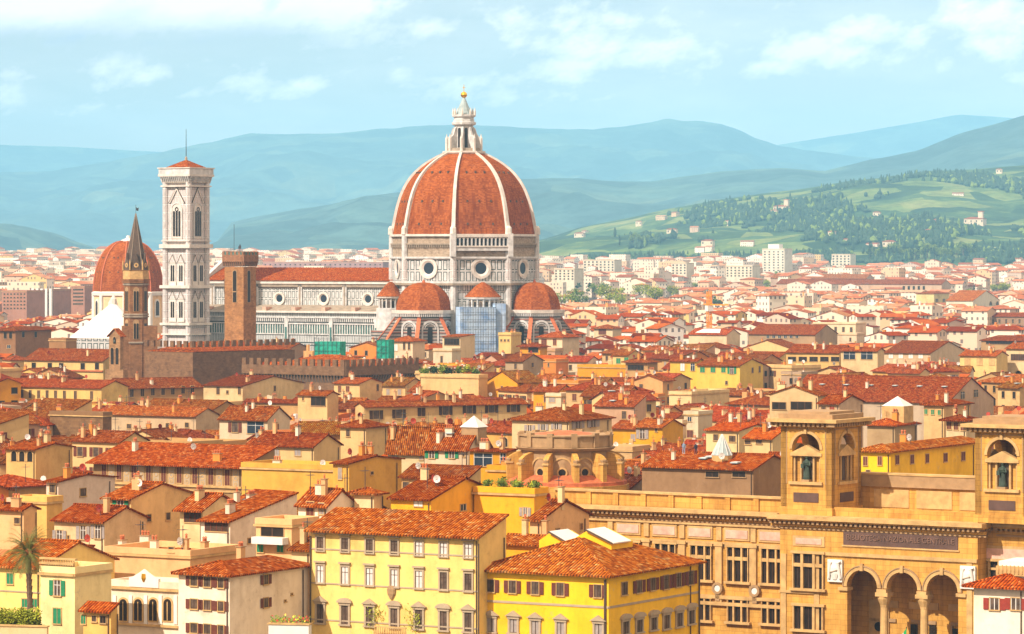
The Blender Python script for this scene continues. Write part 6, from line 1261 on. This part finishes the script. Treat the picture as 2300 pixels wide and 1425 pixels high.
# people on the warehouse roof
def person(px, py, Y, label, top):
    o = root('person', (at(px, Y), Y, zz_(py, Y)), .5, label, 'person'); me = bpy.data.meshes.new('body')
    V_ = [(0, 0, .95), (0, 0, 1.2), (0, 0, 1.42), (0, 0, 1.52), (0, -.02, 1.68), (.2, 0, 1.4), (.26, -.03, 1.12), (.24, -.14, .9), (-.2, 0, 1.4), (-.26, .03, 1.12), (-.22, -.1, .9), (.11, 0, .9), (.12, -.06, .5), (.13, .03, .06), (.13, -.12, .03), (-.11, 0, .9), (-.12, .04, .5), (-.14, .08, .06), (-.14, -.07, .03)]
    E_ = [(0, 1), (1, 2), (2, 3), (3, 4), (2, 5), (5, 6), (6, 7), (2, 8), (8, 9), (9, 10), (0, 11), (11, 12), (12, 13), (13, 14), (0, 15), (15, 16), (16, 17), (17, 18)]
    me.from_pydata(V_, E_, []); q = bpy.data.objects.new('body', me); COL.objects.link(q); q.parent = o; me.materials.append(MATS[top])
    md = q.modifiers.new('skin', 'SKIN'); rad = [.15, .16, .17, .06, .11, .07, .05, .04, .07, .05, .04, .10, .075, .05, .045, .10, .075, .05, .045]
    for i, r in enumerate(rad): me.skin_vertices[0].data[i].radius = (r, r*.85)
    me.skin_vertices[0].data[0].use_root = True; s_ = q.modifiers.new('sub', 'SUBSURF'); s_.levels = 1; s_.render_levels = 1
    b = MB(); b.ngon(0, -.02, [(.02, 1.58), (.1, 1.62), (.12, 1.7), (.1, 1.79), (.03, 1.84)], 8, 'skin'); hd = b.build('head', o); b = MB(); b.ngon(0, .01, [(.12, 1.69), (.125, 1.75), (.1, 1.83), (.03, 1.87)], 8, 'wood_dark'); b.build('hair', hd); return o
person(1563, 1022, WARE.Y+3.5, 'person in dark clothes standing on the orange warehouse roof, right one', 'cloth_dark'); person(1536, 1020, WARE.Y+4.5, 'person in pale blue top on the orange warehouse roof, left one', 'cloth_white')
# conical glass roof on the warehouse
Y_ = WARE.Y+7; o = root('glass_cone', (at(1622, Y_), Y_, zz_(1018, Y_)-1.5), 0, 'pointed white glass cone roof light on the orange warehouse roof', 'skylight'); b = MB(); b.ngon(0, 0, [(1.5, 0), (1.5, 1.2)], 12, 'stone_pale'); b.ngon(0, 0, [(1.55, 1.2), (.1, 4.2)], 12, 'lead')
for k in range(12): b.rod((1.57*cos(k*pi/6), 1.57*sin(k*pi/6), 1.2), (.1*cos(k*pi/6), .1*sin(k*pi/6), 4.25), .06, 'white_paint', 4)
b.build('glazing', o)

# ================================================================== ground, hills
b = MB(); ys = [-400, 2000, 6800, 27000]; zs_g = [0, 0, gz(6800), gz(6800)]
for i in range(3): b.add([(-5200, ys[i], zs_g[i]), (5200, ys[i], zs_g[i]), (5200, ys[i+1], zs_g[i+1]), (-5200, ys[i+1], zs_g[i+1])], [(0, 1, 2, 3)], 'asphalt')
tag(b.build('ground'), kind='structure')
from mathutils import noise as mn
def hills(name, prof, Yf, Yr, mat, amp, ny=44, nx=190, pw=1.15, zf=None, sc=1.):
    xs = [p[0] for p in prof]; yp = [p[1] for p in prof]; zf = gz(Yf)-1 if zf is None else zf; vs = []; fs = []; H_ = np.zeros((ny, nx))
    px_ = np.linspace(-220, 2520, nx)
    for j in range(ny):
        t = j/(ny-7); Yj = Yf+(Yr-Yf)*t
        for i, px in enumerate(px_):
            zr = zz_(np.interp(px, xs, yp), Yr); X = at(px, Yj)
            if t <= 1: z = zf+(zr-zf)*t**pw
            else: z = zr-(t-1)*(zr-zf)*1.3
            n = mn.fractal(Vector((X*.0011*sc, Yj*.0011*sc, 2.)), .9, 2.1, 6); r = 1-abs(mn.noise(Vector((X*.0009*sc, Yj*.0006*sc, 7.))))*2
            e = sin(pi*min(1, max(0, t)))**.8 if t < 1 else 0
            z += amp*e*(n*.55+r*.45-.25)+amp*.035*mn.noise(Vector((X*.01, Yj*.01, 1.)))
            vs.append((X, Yj, z)); H_[j, i] = z
    fs = [(j*nx+i, j*nx+i+1, (j+1)*nx+i+1, (j+1)*nx+i) for j in range(ny-1) for i in range(nx-1)]
    b = MB(); b.add(vs, fs, mat); o = b.build(name); tag(o, kind='structure'); o.data.polygons.foreach_set('use_smooth', [True]*len(o.data.polygons))
    def at_h(px, Y):
        t = (Y-Yf)/(Yr-Yf)*(ny-7); j = min(ny-2, max(0, int(t))); i = min(nx-2, max(0, int((px+220)/2740*(nx-1)))); fj = t-j; fi = (px+220)/2740*(nx-1)-i
        return (H_[j, i]*(1-fi)+H_[j, i+1]*fi)*(1-fj)+(H_[j+1, i]*(1-fi)+H_[j+1, i+1]*fi)*fj
    return at_h
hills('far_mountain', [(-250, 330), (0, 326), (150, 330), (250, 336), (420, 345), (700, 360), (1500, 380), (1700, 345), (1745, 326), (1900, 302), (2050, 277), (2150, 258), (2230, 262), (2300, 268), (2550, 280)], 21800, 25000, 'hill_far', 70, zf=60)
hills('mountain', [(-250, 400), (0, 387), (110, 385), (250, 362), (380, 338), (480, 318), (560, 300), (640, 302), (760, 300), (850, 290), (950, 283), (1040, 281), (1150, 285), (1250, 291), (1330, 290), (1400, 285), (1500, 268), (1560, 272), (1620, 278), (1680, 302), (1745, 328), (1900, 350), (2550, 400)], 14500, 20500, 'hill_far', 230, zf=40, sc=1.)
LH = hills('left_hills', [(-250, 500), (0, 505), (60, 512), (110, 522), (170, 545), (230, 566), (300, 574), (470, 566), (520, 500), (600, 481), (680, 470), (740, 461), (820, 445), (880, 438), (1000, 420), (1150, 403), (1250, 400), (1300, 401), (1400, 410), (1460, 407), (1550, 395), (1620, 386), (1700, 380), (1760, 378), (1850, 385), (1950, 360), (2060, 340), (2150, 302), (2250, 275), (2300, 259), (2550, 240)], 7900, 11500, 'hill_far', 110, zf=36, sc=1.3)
GH = hills('green_hills', [(-250, 600), (700, 592), (1000, 575), (1100, 555), (1180, 548), (1240, 532), (1300, 512), (1400, 492), (1500, 470), (1600, 452), (1700, 437), (1800, 425), (1900, 408), (2000, 398), (2080, 385), (2200, 380), (2300, 372), (2550, 350)], 5150, 7900, 'hill_green', 55, ny=60, nx=240, pw=1.1, sc=1.6)
def on_hill(px, pyb): return min((abs(HZ-(GH(px, Yq)-CZ)*F/Yq-pyb), Yq) for Yq in range(5160, 7800, 20))[1]
def tree_h(px, pyt, pyb, kind, label, cat_group, i):
    Yq = on_hill(px, pyb); hm = (pyb-pyt)*Yq/F; o = tree(px, pyt, hm, 1.15 if kind != 'cypress' else 1.4, kind, label, cat_group, i, Y=Yq); o.location.z = GH(px, Yq)-.5
rg = random.Random(3)
for i in range(46):
    px = 1955+i*5.2+rg.uniform(-2, 2); kind = 'cypress' if i % 3 != 1 else 'broad'; tall = i % 5 == 0
    tree_h(px, (538 if tall else 550)+rg.uniform(-4, 5)+(px-1960)*.03, 584+rg.uniform(-4, 3), kind, 'dark %s in the dense tree row below the green hill, right' % ('cypress' if kind == 'cypress' else 'bushy tree'), 'tree row below the green hill', i)
for i in range(10): tree_h(2195+i*12+rg.uniform(-3, 3), 540+rg.uniform(-5, 8), 562, 'cypress', 'thin dark cypress on the slope above the convent at the right edge', 'cypresses above the convent', i+1)
for i in range(14): tree_h(1372+i*6.5+rg.uniform(-2, 2), 522+abs(i-7)*1.6+rg.uniform(-3, 3), 552, 'cypress' if i % 2 else 'broad', 'dark tree of the small grove at the left foot of the green hill', 'grove at the left foot of the hill', i)
# woods scattered on the green hills: one mass
rg = random.Random(12); b = MB(); nt_ = 0
while nt_ < 13000:
    px = rg.uniform(880, 2480); Yj = 5200+2500*rg.random()**1.3; X = at(px, Yj)
    d_ = mn.fractal(Vector((X*.003, Yj*.0016, 5.)), .7, 2.2, 6)+(.30 if Yj < 5600 else 0)
    if d_ < .12+.06*rg.random(): continue
    z = GH(px, Yj); hh = rg.uniform(6, 13); r = rg.uniform(3, 7); cyp = rg.random() < .12
    if cyp: r = 2.4; hh = 17
    m_ = ('leaf_mid' if rg.random() < .12 else 'leaf_dark'); n = 6; a0 = rg.random()*6
    b.ngon(X, Yj, [(r*.6, z-1), (r*rg.uniform(.9, 1.1), z+hh*.4), (r*rg.uniform(.5, .75), z+hh*.8), (r*.1, z+hh)], n, m_, a0, False, rg.uniform(.8, 1.2)); nt_ += 1
tag(b.build('hillside_woods'), 'dark green woods covering the slopes behind the city on the right', 'woods', kind='stuff')
# villas on the slope
VL = [(2208, 500, 60, 'large pale villa with a square tower on the green hill', 1), (1768, 470, 44, 'cream villa with dark cypress on the hill crest, centre right', 1), (1745, 478, 20, 'small house just below the cream crest villa', 0), (1926, 500, 34, 'orange roofed villa left of the small white hill house', 0), (1976, 484, 22, 'small white house high on the green hill', 0), (1518, 520, 30, 'pale farmhouse on the lower slope above the glazed block', 0), (1310, 528, 30, 'little cluster house at the left foot of the green hill', 0), (1875, 527, 22, 'small reddish house below the orange roofed villa', 0), (1600, 548, 36, 'pale villa near the foot of the hill, left of the white tower', 0), (2010, 548, 40, 'low pale terrace house behind the cypress row', 0), (2250, 383, 18, 'tiny white house near the top of the green hill', 0), (1905, 545, 18, 'small pink house at the foot of the slope', 0), (1640, 500, 16, 'lone white farmhouse in the middle of the green slope', 0), (1440, 500, 18, 'lone farmhouse on the left green slope', 0), (2090, 520, 16, 'small cream house amid the trees left of the towered villa', 0)]
for px, py, wp, lab, tw_ in VL:
    best = min((abs(HZ-(GH(px, Yq)-CZ)*F/Yq-py-8), Yq) for Yq in range(5300, 7800, 25)); Yv = best[1]; zb_ = GH(px, Yv)-4; k = Yv/F; o = root('villa', (at(px, Yv), Yv, zb_), R_(-25), lab, 'villa'); L = wp*k*.75; Hh = 12+wp*.08
    wall_mesh(L, L*.55, Hh, 'h', .3, 'plaster').build('wall', o, color=(.66, .54, .38)); b = MB()
    for p in roof_planes(L, L*.55, Hh, 'h', .3, .8)[0]: b.prism([(x, y, z+.2) for x, y, z in p], (0, 0, -.3), 'tile')
    b.build('roof', o, color=(1.1, 1.3, 1.5))
    if tw_: b = MB(); b.box(-L*.3, -L*.3+8, 4, 12, 0, Hh+12, 'plaster'); b.box(-L*.3-.8, -L*.3+8.8, 3.2, 12.8, Hh+12, Hh+13, 'clay'); b.build('tower', o, color=(.66, .54, .38))
    for i in range(max(2, int(L/7))): add_win(o, (-L+3+i*(L-5)/max(1, int(L/7)-1 or 1), -.02, Hh-4), 0, 'd', 2., 3.)

# ================================================================== the rest of the town
rg = random.Random(77); random.seed(78)
HOR = np.full(2700, 1430.)     # highest picture row already covered, per column (offset 200), filled near to far
def span(p0, p1): return max(0, int(p0)+200), min(2699, int(p1)+200)
hand = sorted([(r[4], r[0], r[1], r[2]) for r in HOUSES])
KEEP = [(r[0], r[1], r[3], r[4]) for r in HOUSES]
def corners(X, Y, a, L, D):
    c, s = cos(a), sin(a); return [(X+x*c-y*s, Y+x*s+y*c) for x, y in ((0, 0), (-L, 0), (0, D), (-L, D))]
FT = np.array(FOOT)
cand = []
Y = 436.
while Y < 1300:
    half = .1383*Y+14+.022*Y; X = -half-rg.random()*8
    while X < half:
        cand.append((X+rg.uniform(-2, 2), Y+rg.uniform(-4, 4))); X += rg.uniform(8., 12.) if Y < 650 else rg.uniform(6.5, 10.)
    Y += 8+Y*.003
fill = []
for X, Y in cand:
    a = R_(rg.choice((-30, -30, -32, -27, -24, -36, -58, -62, -15, -42))+rg.uniform(-3, 3)); L = rg.uniform(6.5, 15); D = rg.uniform(6.5, 11)
    if rg.random() < .15: L *= 1.7
    h0 = rg.choice((9, 11, 12, 13, 14, 15, 16, 17, 18, 19, 20, 21)); kind = rg.choice('lllllrrhhhsf' if rg.random() < .9 else 'f'); pitch = rg.uniform(.28, .4)
    cs = corners(X, Y, a, L, D); pxs = [CX+F*x/y for x, y in cs]; p0, p1 = min(pxs), max(pxs)
    if p1 < -190 or p0 > 2490: continue
    mx, my = sum(c[0] for c in cs)/4, sum(c[1] for c in cs)/4
    dd = np.hypot(FT[:, 0]-mx, FT[:, 1]-my)
    if (dd < FT[:, 2]*.9+min(L, D)*.42).any(): continue
    ymin = min(c[1] for c in cs); lim = 0
    for k0, k1, kb, kY in KEEP:
        if kY > ymin-2 and p1 > k0+3 and p0 < k1-3: lim = max(lim, kb)
    rise = pitch*min(L, D)/2 if kind in 'lrh' else pitch*D if kind == 's' else .7
    ok = False
    for h in (h0, 16, 13, 10, 8):
        if h > h0: continue
        top = HZ-(h+rise-CZ)*F/my
        if top > lim: ok = True; break
    if ok: fill.append([my, X, Y, a, L, D, h, kind, pitch, p0, p1, top])
# drop overlaps
fill.sort(key=lambda r: r[0]); kept = []; pts = []
for f in fill:
    cs = corners(*f[1:6]); mx, my = sum(c[0] for c in cs)/4, sum(c[1] for c in cs)/4; r = min(f[4], f[5])*.5
    if any(abs(my-q[1]) < 14 and math.hypot(mx-q[0], my-q[1]) < (r+q[2])*.86 for q in pts[-260:]): continue
    pts.append((mx, my, r)); kept.append(f)
hi = 0; vis = []
for f in kept:
    while hi < len(hand) and hand[hi][0] <= f[0]:
        _, a_, b_, t_ = hand[hi]; i0, i1 = span(a_, b_); HOR[i0:i1] = np.minimum(HOR[i0:i1], t_+2); hi += 1
    i0, i1 = span(f[9]+1, f[10]-1)
    if i1 <= i0: continue
    seg = HOR[i0:i1]; v = np.clip(seg-f[11]-1, 0, None).sum()
    v2 = np.clip(HOR[max(i0, 200):min(i1, 2500)]-f[11]-1, 0, None).sum() if i1 > 200 and i0 < 2500 else 0
    if v > 30: vis.append((v2, f))
    cov = HZ-(f[6]-CZ)*F/f[2]; HOR[i0:i1] = np.minimum(seg, cov)
n_named = len([o for o in bpy.data.objects if o.parent is None and o.get('category') == 'house'])
print('FILL', len(cand), len(fill), len(kept), len(vis), 'hand', n_named)
big = sorted([t for t in vis if t[0] > 60], key=lambda t: -t[0])[:max(0, 292-n_named)]; bigset = set(id(t[1]) for t in big)
PAL = ['white', 'tan', 'cream', 'cream', 'cream', 'peach', 'tan', 'sand', 'ochre', 'gold', 'pink', 'grey', 'orange', 'pale']
SHC = [('sh_brown', 'brown shutters'), ('sh_brown', 'brown shutters'), ('sh_grey', 'grey shutters'), ('sh_green', 'green shutters'), ('wood_dark', 'dark shutters')]
AUTO = []
for v, f in big:
    my, X, Y, a, L, D, h, kind, pitch, p0, p1, top = f; col = rg.choice(PAL); sc, scn = rg.choice(SHC); cx = CX+F*X/Y; cy = HZ-(h-CZ)*F/Y
    o = House(cx, cy, 0, None, col, '', Y=Y, a=a*180/pi, roof=kind, pitch=pitch, D=D, LL=L, ov=rg.uniform(.4, .9), tint=(rg.uniform(.72, 1.1), rg.uniform(.7, 1.1), rg.uniform(.7, 1.6)))
    wk = rg.choice('sscppa' if Y < 800 else 'ccspd'); nw = 0
    for face, W_ in (('L', L), ('R', D)):
        n = int(W_/rg.uniform(3., 4.2))
        if rg.random() < .25 and face == 'R': n = 0
        for fl in range(2 if h > 11 else 1):
            for i in range(n):
                if rg.random() < .25: continue
                u_ = (i+.5)/n*W_; z = h-1.9-fl*3.5; wk2 = wk if wk != 'a' or fl == 0 else 'p'
                loc, rz = ((-u_, -.01, z), 0) if face == 'L' else ((.01, u_, z), pi/2)
                add_win(o.root, loc, rz, wk2, (2.2 if wk2 == 's' else 1.1), 1.6, sc if wk2 in 'cs' else 'sh_brown'); nw += 1
    nc = rg.choice((0, 1, 1, 2, 2, 3)); 
    for _ in range(nc): o.chimney()
    nd = rg.choice((0, 0, 1, 1, 2)); dr = rg.random() < .5
    for _ in range(nd if Y < 850 else min(nd, 1)): o.bit(DISH[1 if dr else 0], 'satellite_dish')
    if rg.random() < .7 and Y < 900: o.bit(ANT, 'aerial', .2)
    if rg.random() < .18 and kind != 'f': o.bit(SKY, 'roof_window', .2, 0)
    AUTO.append((o, col, kind, scn if wk in 'sc' else '', nw, nc, nd, dr, (p0+p1)/2, top, Y, L, h))
for o in [h_ for h_ in ALLH if h_.Y < 1250 and h_.kind != 'f' and h_ not in [a_[0] for a_ in AUTO]]:
    for _ in range(rg.choice((1, 1, 2, 3)) if o.Y > 560 else rg.choice((0, 1, 1)) if o.Y > 420 else 0): o.chimney()
    if o.Y < 700:
        b = MB(); b.rod((-.3, -.1, 0), (-.3, -.1, o.h-.5), .07, 'stone_dark', 5); b.rod((.1, o.D*.9, 0), (.1, o.D*.9, o.h-.5), .07, 'stone_dark', 5); b.build('downpipe', o.root)
    if rg.random() < .6 and o.Y > 420: o.bit(DISH[rg.random() < .4], 'satellite_dish')
    if rg.random() < .55 and o.Y < 1000 and o.Y > 420: o.bit(ANT, 'aerial', .2)
# --- captions of the generated houses: colour, roof, fittings and the nearest thing one can find
LM = [((r[0]+r[1])/2, max(r[2], 0)+10, r[4], r[5]) for r in HOUSES if r[5]]
KN = dict(l='gabled tile roof', r='tile roof seen gable on', h='hipped tile roof', s='single slope tile roof', f='flat roof')
CN = dict(white='white', cream='cream', peach='peach', tan='tan', sand='sandy', ochre='ochre', gold='golden', pink='pinkish', grey='grey', orange='orange', pale='pale yellow', stone='stone')
def short(s):
    w_ = s.replace(',', '').split(); out = []
    for t in w_:
        if t in ('with', 'beside', 'behind', 'left', 'right', 'below', 'under', 'above', 'between', 'in', 'at', 'before', 'next', 'just', 'carrying', 'running', 'joining', 'rising', 'squeezed', 'wedged', 'touching', 'topped', 'seen', 'of', 'whose', 'directly', 'against', 'on', 'standing', 'over'): break
        out.append(t)
    return ' '.join(out[:5])
cnt = {}
for l in LM: cnt[short(l[3])] = cnt.get(short(l[3]), 0)+1
SPECIAL = [l for l in LM if cnt[short(l[3])] == 1 or 'cathedral' == l[3]]
used = set()
for o, col, kind, scn, nw, nc, nd, dr, px, top, Y, L, h in AUTO:
    size = 'long' if L > 16 else 'small' if L < 10 else 'low' if h < 11 else ''
    ft = []
    if scn: ft.append(scn)
    if nd: ft.append(('two ' if nd > 1 else 'a ')+('red' if dr else 'white')+' satellite dish'+('es' if nd > 1 else ''))
    if nc: ft.append(('one chimney', 'two chimneys', 'three chimneys')[nc-1])
    if not ft: ft.append('bare walls')
    near = sorted(SPECIAL, key=lambda l: abs(l[0]-px)+1.6*abs(l[1]-top))[:6]; lab = None
    for fi in range(len(ft)+1):
        for l in near:
            dxp, dyp = px-l[0], top-l[1]; rel = ('right of' if dxp > 0 else 'left of') if abs(dxp) > abs(dyp)*1.2 else ('below' if dyp > 0 else 'above')
            t = ' '.join((size+' '+CN[col]+' house, '+KN[kind]+', '+ft[min(fi, len(ft)-1)]+', '+rel+' the '+short(l[3])).split())
            if t not in used and len(t.replace(',', '').split()) <= 16: lab = t; break
        if lab: break
    if not lab: lab = ' '.join(t.replace(',', '').split()[:16])
    used.add(lab); o.root['label'] = lab[0].lower()+lab[1:]; o.root['group'] = 'town houses between the river and the cathedral'
# --- everything beyond those: one mass
for nm, cc in WALLC.items():
    if 'pl_'+nm not in MATS:
        cc = tuple(k*g_ for k, g_ in zip(cc, (.90, .82, .68)))
        def f_(q, p, cc=cc):
            g = gpos(q); q.put(p.inputs['Base Color'], q.mix(1., cc, q.ramp(q.noise(g, .3, 5, .65), [(.3, (.75, .72, .70)), (.6, (1.04, 1.04, 1.04))]), 'MULTIPLY'))
        new_mat('pl_'+nm, f_)
def f_t2(q, p): f_tile(q, p, .5, .5)
def f_tm(q, p):
    oi = q.n('ShaderNodeNewGeometry').outputs['Random Per Island']; u, v, _ = q.sep(uvw(q))
    wn = q.n('ShaderNodeTexWhiteNoise', noise_dimensions='1D'); q.put(wn.inputs[1], q.m('MULTIPLY', oi, 431.))
    c = q.ramp(wn.outputs[0], [(0, (.14, .020, .003)), (.3, (.26, .040, .004)), (.65, (.36, .064, .006)), (.9, (.42, .10, .016)), (1, (.42, .19, .08))])
    pat = q.ramp(q.noise(gpos(q), .4, 5, .7), [(.3, (.62, .55, .5)), (.55, (1, 1, 1)), (.75, (1.15, 1.15, 1.1))])
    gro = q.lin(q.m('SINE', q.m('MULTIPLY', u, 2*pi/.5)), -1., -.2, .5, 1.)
    q.put(p.inputs['Base Color'], q.mix(1., q.mix(1., c, pat, 'MULTIPLY'), q.comb(gro, gro, gro), 'MULTIPLY'))
new_mat('tile_mass', f_tm, .85, 0.)
def mass_house(b, X, Y, a, L, D, h, kind, pitch, wall, roofm, wins=0, chim=0, z0=0., ov=.5):
    T = Matrix.Translation((X, Y, z0)) @ Matrix.Rotation(a, 4, 'Z'); w_ = wall_mesh(L, D, h, kind, pitch, wall); b.M = T; b.add(w_.v, w_.f, wall)
    if kind == 'f': b.box(-L, 0, 0, D, h-.4, h-.1, wall) if False else b.add([(-L, 0, h-.05), (0, 0, h-.05), (0, D, h-.05), (-L, D, h-.05)], [(0, 1, 2, 3)], 'stone_pale')
    else:
        for p in roof_planes(L, D, h, kind, pitch, ov)[0]: b.prism([(x, y, z+.14) for x, y, z in p], (0, 0, -.2), roofm)
    if wins:
        sm = rg.choice(('sh_brown', 'glass_dark', 'wood_dark', 'sh_green', 'glass_dark', 'pane_grey', 'sh_brown'))
        for face, W_ in ((0, L), (1, D)):
            b.M = T if face == 0 else T @ Matrix.Rotation(pi/2, 4, 'Z'); n = int(W_/rg.uniform(2.8, 4))
            for fl in range(2 if h > 10 else 1):
                for i in range(n):
                    if rg.random() < .3: continue
                    x = (-(i+.5)/n*W_) if face == 0 else (i+.5)/n*W_; z = h-2.-fl*3.5; ww = rg.choice((.55, .6, .95)); b.box(x-ww, x+ww, -.06, .02, z-.9, z+.9, sm); b.box(x-ww-.15, x+ww+.15, -.12, .02, z-1.0, z-.8, 'stone_pale')
    b.M = T
    for _ in range(chim):
        x, y = -L*rg.uniform(.1, .9), D*rg.uniform(.1, .7); zz = h+(pitch*min(y, D-y) if kind == 'l' else .5); q = rg.uniform(.35, .7); b.box(x-q, x+q, y-.35, y+.35, zz-1, zz+rg.uniform(1, 1.9), rg.choice(('pl_white', 'pl_cream', 'pl_peach', 'white_paint', 'pl_orange')))
    if rg.random() < .35 and wins: x, y = -L*rg.uniform(.1, .9), D*rg.uniform(.1, .6); zz = h+1+pitch*2; b.rod((x, y, zz), (x+.05, y-.15, zz), .5, rg.choice(('white_paint', 'white_paint', 'dish_red')), 8); b.rod((x, y, h-.5), (x, y, zz), .05, 'iron', 3)
    b.M = None
MP = ['pl_white', 'pl_tan', 'pl_cream', 'pl_cream', 'pl_ochre', 'pl_peach', 'pl_tan', 'pl_sand', 'pl_ochre', 'pl_gold', 'pl_pink', 'pl_grey', 'pl_pale', 'pl_orange', 'pl_white']
b = MB(); nm_ = 0
for v, f in vis:
    if id(f) in bigset: continue
    my, X, Y, a, L, D, h, kind, pitch, p0, p1, top = f
    mass_house(b, X, Y, a, L, D, h, kind, pitch, rg.choice(MP), 'tile_mass', 1, rg.choice((0, 1, 1, 2)), 0, .6); nm_ += 1
# beyond the cathedral, out to the foot of the hills
nf = 0
Y = 1300.
HOR2 = HOR.copy()
far_hand = [r for r in HOUSES if r[4] > 1300]
while Y < 6600:
    half = .1383*Y+20+.022*Y; X = -half-rg.random()*20; sc_f = 1+max(0, (Y-1500)/5500); left = lambda x: x < -.02*Y
    while X < half:
        z0 = gz(Y); px = CX+F*X/Y; lf = px < 900
        modern = rg.random() < (.38 if lf and Y > 2000 else .3 if Y > 3200 and px < 1950 else .08 if Y > 1900 else 0)
        L = rg.uniform(7, 17)*sc_f*(1.3 if modern else 1); D = rg.uniform(7, 12)*sc_f; h = rg.choice((8, 11, 14, 16, 18, 20, 23)) if not modern else rg.uniform(16, 30)
        a = R_(rg.choice((-30, -28, -35, -60, -15, -45))+rg.uniform(-4, 4)); kind = 'f' if modern and rg.random() < .7 else rg.choice('llrrh'); pitch = rg.uniform(.2, .34)
        x = X+rg.uniform(-3, 3)*sc_f; y = Y+rg.uniform(-6, 6)*sc_f; top = HZ-(z0+h+2-CZ)*F/y; cs = corners(x, y, a, L, D); pxs = [CX+F*p/q for p, q in cs]; p0, p1 = min(pxs), max(pxs)
        ok = p1 > -190 and p0 < 2490 and Y < (6600 if px < 1000 else 5200 if px < 1880 else 4400)
        if ok:
            for r in far_hand:
                if r[4] > y-5 and p1 > r[0]+2 and p0 < r[1]-2 and top < r[3]-1: ok = False; break
        if ok and Y < 1700 and ((FT[:, 1] > 1300) & (np.hypot(FT[:, 0]-x, FT[:, 1]-y) < 14)).any(): ok = False
        if ok and abs(x-Xc+60) < 75 and Y < 1430: ok = False
        if ok and PK and 1215 < px < 1530 and 2700 < y < 3500: ok = rg.random() < .3
        if ok:
            i0, i1 = span(p0, p1); seg = HOR2[i0:i1]
            if i1 > i0 and np.clip(seg-top, 0, None).sum() > 3:
                wall = 'far_wall'; mass_house(b, x, y, a, L, D, h, kind, pitch, wall, 'far_roof' if Y > 1900 else 'tile_mass', 0, 1 if Y < 2600 else 0, z0, .6); nf += 1
            if i1 > i0: HOR2[i0:i1] = np.minimum(seg, HZ-(z0+h-CZ)*F/y+2)
        X += L*.85+rg.uniform(1, 6)*sc_f
    Y += (11+Y*.003)*(1 if Y < 3500 else 1.6)
for _ in range(60):
    px = rg.uniform(900, 2330); Yh = 5200+2300*rg.random()**1.5; 
    if mn.noise(Vector((at(px, Yh)*.003, Yh*.003, 9.))) < -.05: continue
    mass_house(b, at(px, Yh), Yh, R_(rg.uniform(-50, -10)), rg.uniform(10, 24), 10, rg.uniform(6, 10), 'l', .3, 'far_wall', 'far_roof', 0, 0, GH(px, Yh)-1, .6)
for _ in range(0):
    px = rg.uniform(450, 1500); Yh = rg.uniform(9500, 11000)
    mass_house(b, at(px, Yh), Yh, R_(rg.uniform(-50, -10)), rg.uniform(9, 20), 9, rg.uniform(6, 9), 'f', .3, 'pl_white', 'far_roof', 0, 0, LH(px, Yh)-1, .6)
print('MASS', nm_, nf, len(b.f))
tag(b.build('distant_town'), 'thousands of distant houses with pinkish tile roofs reaching to the hills', 'distant houses', kind='stuff')
# town greenery: one mass of far off shrubs and trees between the roofs
b = MB()
for _ in range(420):
    Y = 1900+4600*rg.random(); px = rg.uniform(-20, 2320); X = at(px, Y); hh = rg.uniform(9, 17); r = rg.uniform(3, 7)
    if px < 480 and rg.random() < .3: continue
    cs = [(X+rg.uniform(-r, r), Y+rg.uniform(-r, r), gz(Y)+hh-rg.uniform(2, 5), rg.uniform(2, 4)) for _ in range(3)]
    leaf_cloud(b, cs, 26, 0, 1.7, rg.choice(('leaf_mid', 'leaf_dark', 'leaf_mid')), rg.randrange(9999))
tag(b.build('distant_trees'), 'scattered green treetops between the far roofs', 'trees', kind='stuff')
# ================================================================== haze
m = bpy.data.materials.new('haze'); m.use_nodes = True; nt = m.node_tree; nt.nodes.clear(); q = NT(nt); pvv = q.n('ShaderNodeVolumePrincipled'); o_ = q.n('ShaderNodeOutputMaterial'); nt.links.new(pvv.outputs[0], o_.inputs['Volume'])
pvv.inputs['Color'].default_value = (.30, .68, 1.0, 1); pvv.inputs['Density'].default_value = 5.9e-5; pvv.inputs['Anisotropy'].default_value = -.3
MATS['haze'] = m; b = MB(); b.box(-5400, 5400, -500, 27500, -1.5, 1060, 'haze'); hz_ = b.build('haze'); tag(hz_, kind='stuff'); hz_['label'] = 'pale blue air haze veiling the far hills'; hz_['category'] = 'haze'
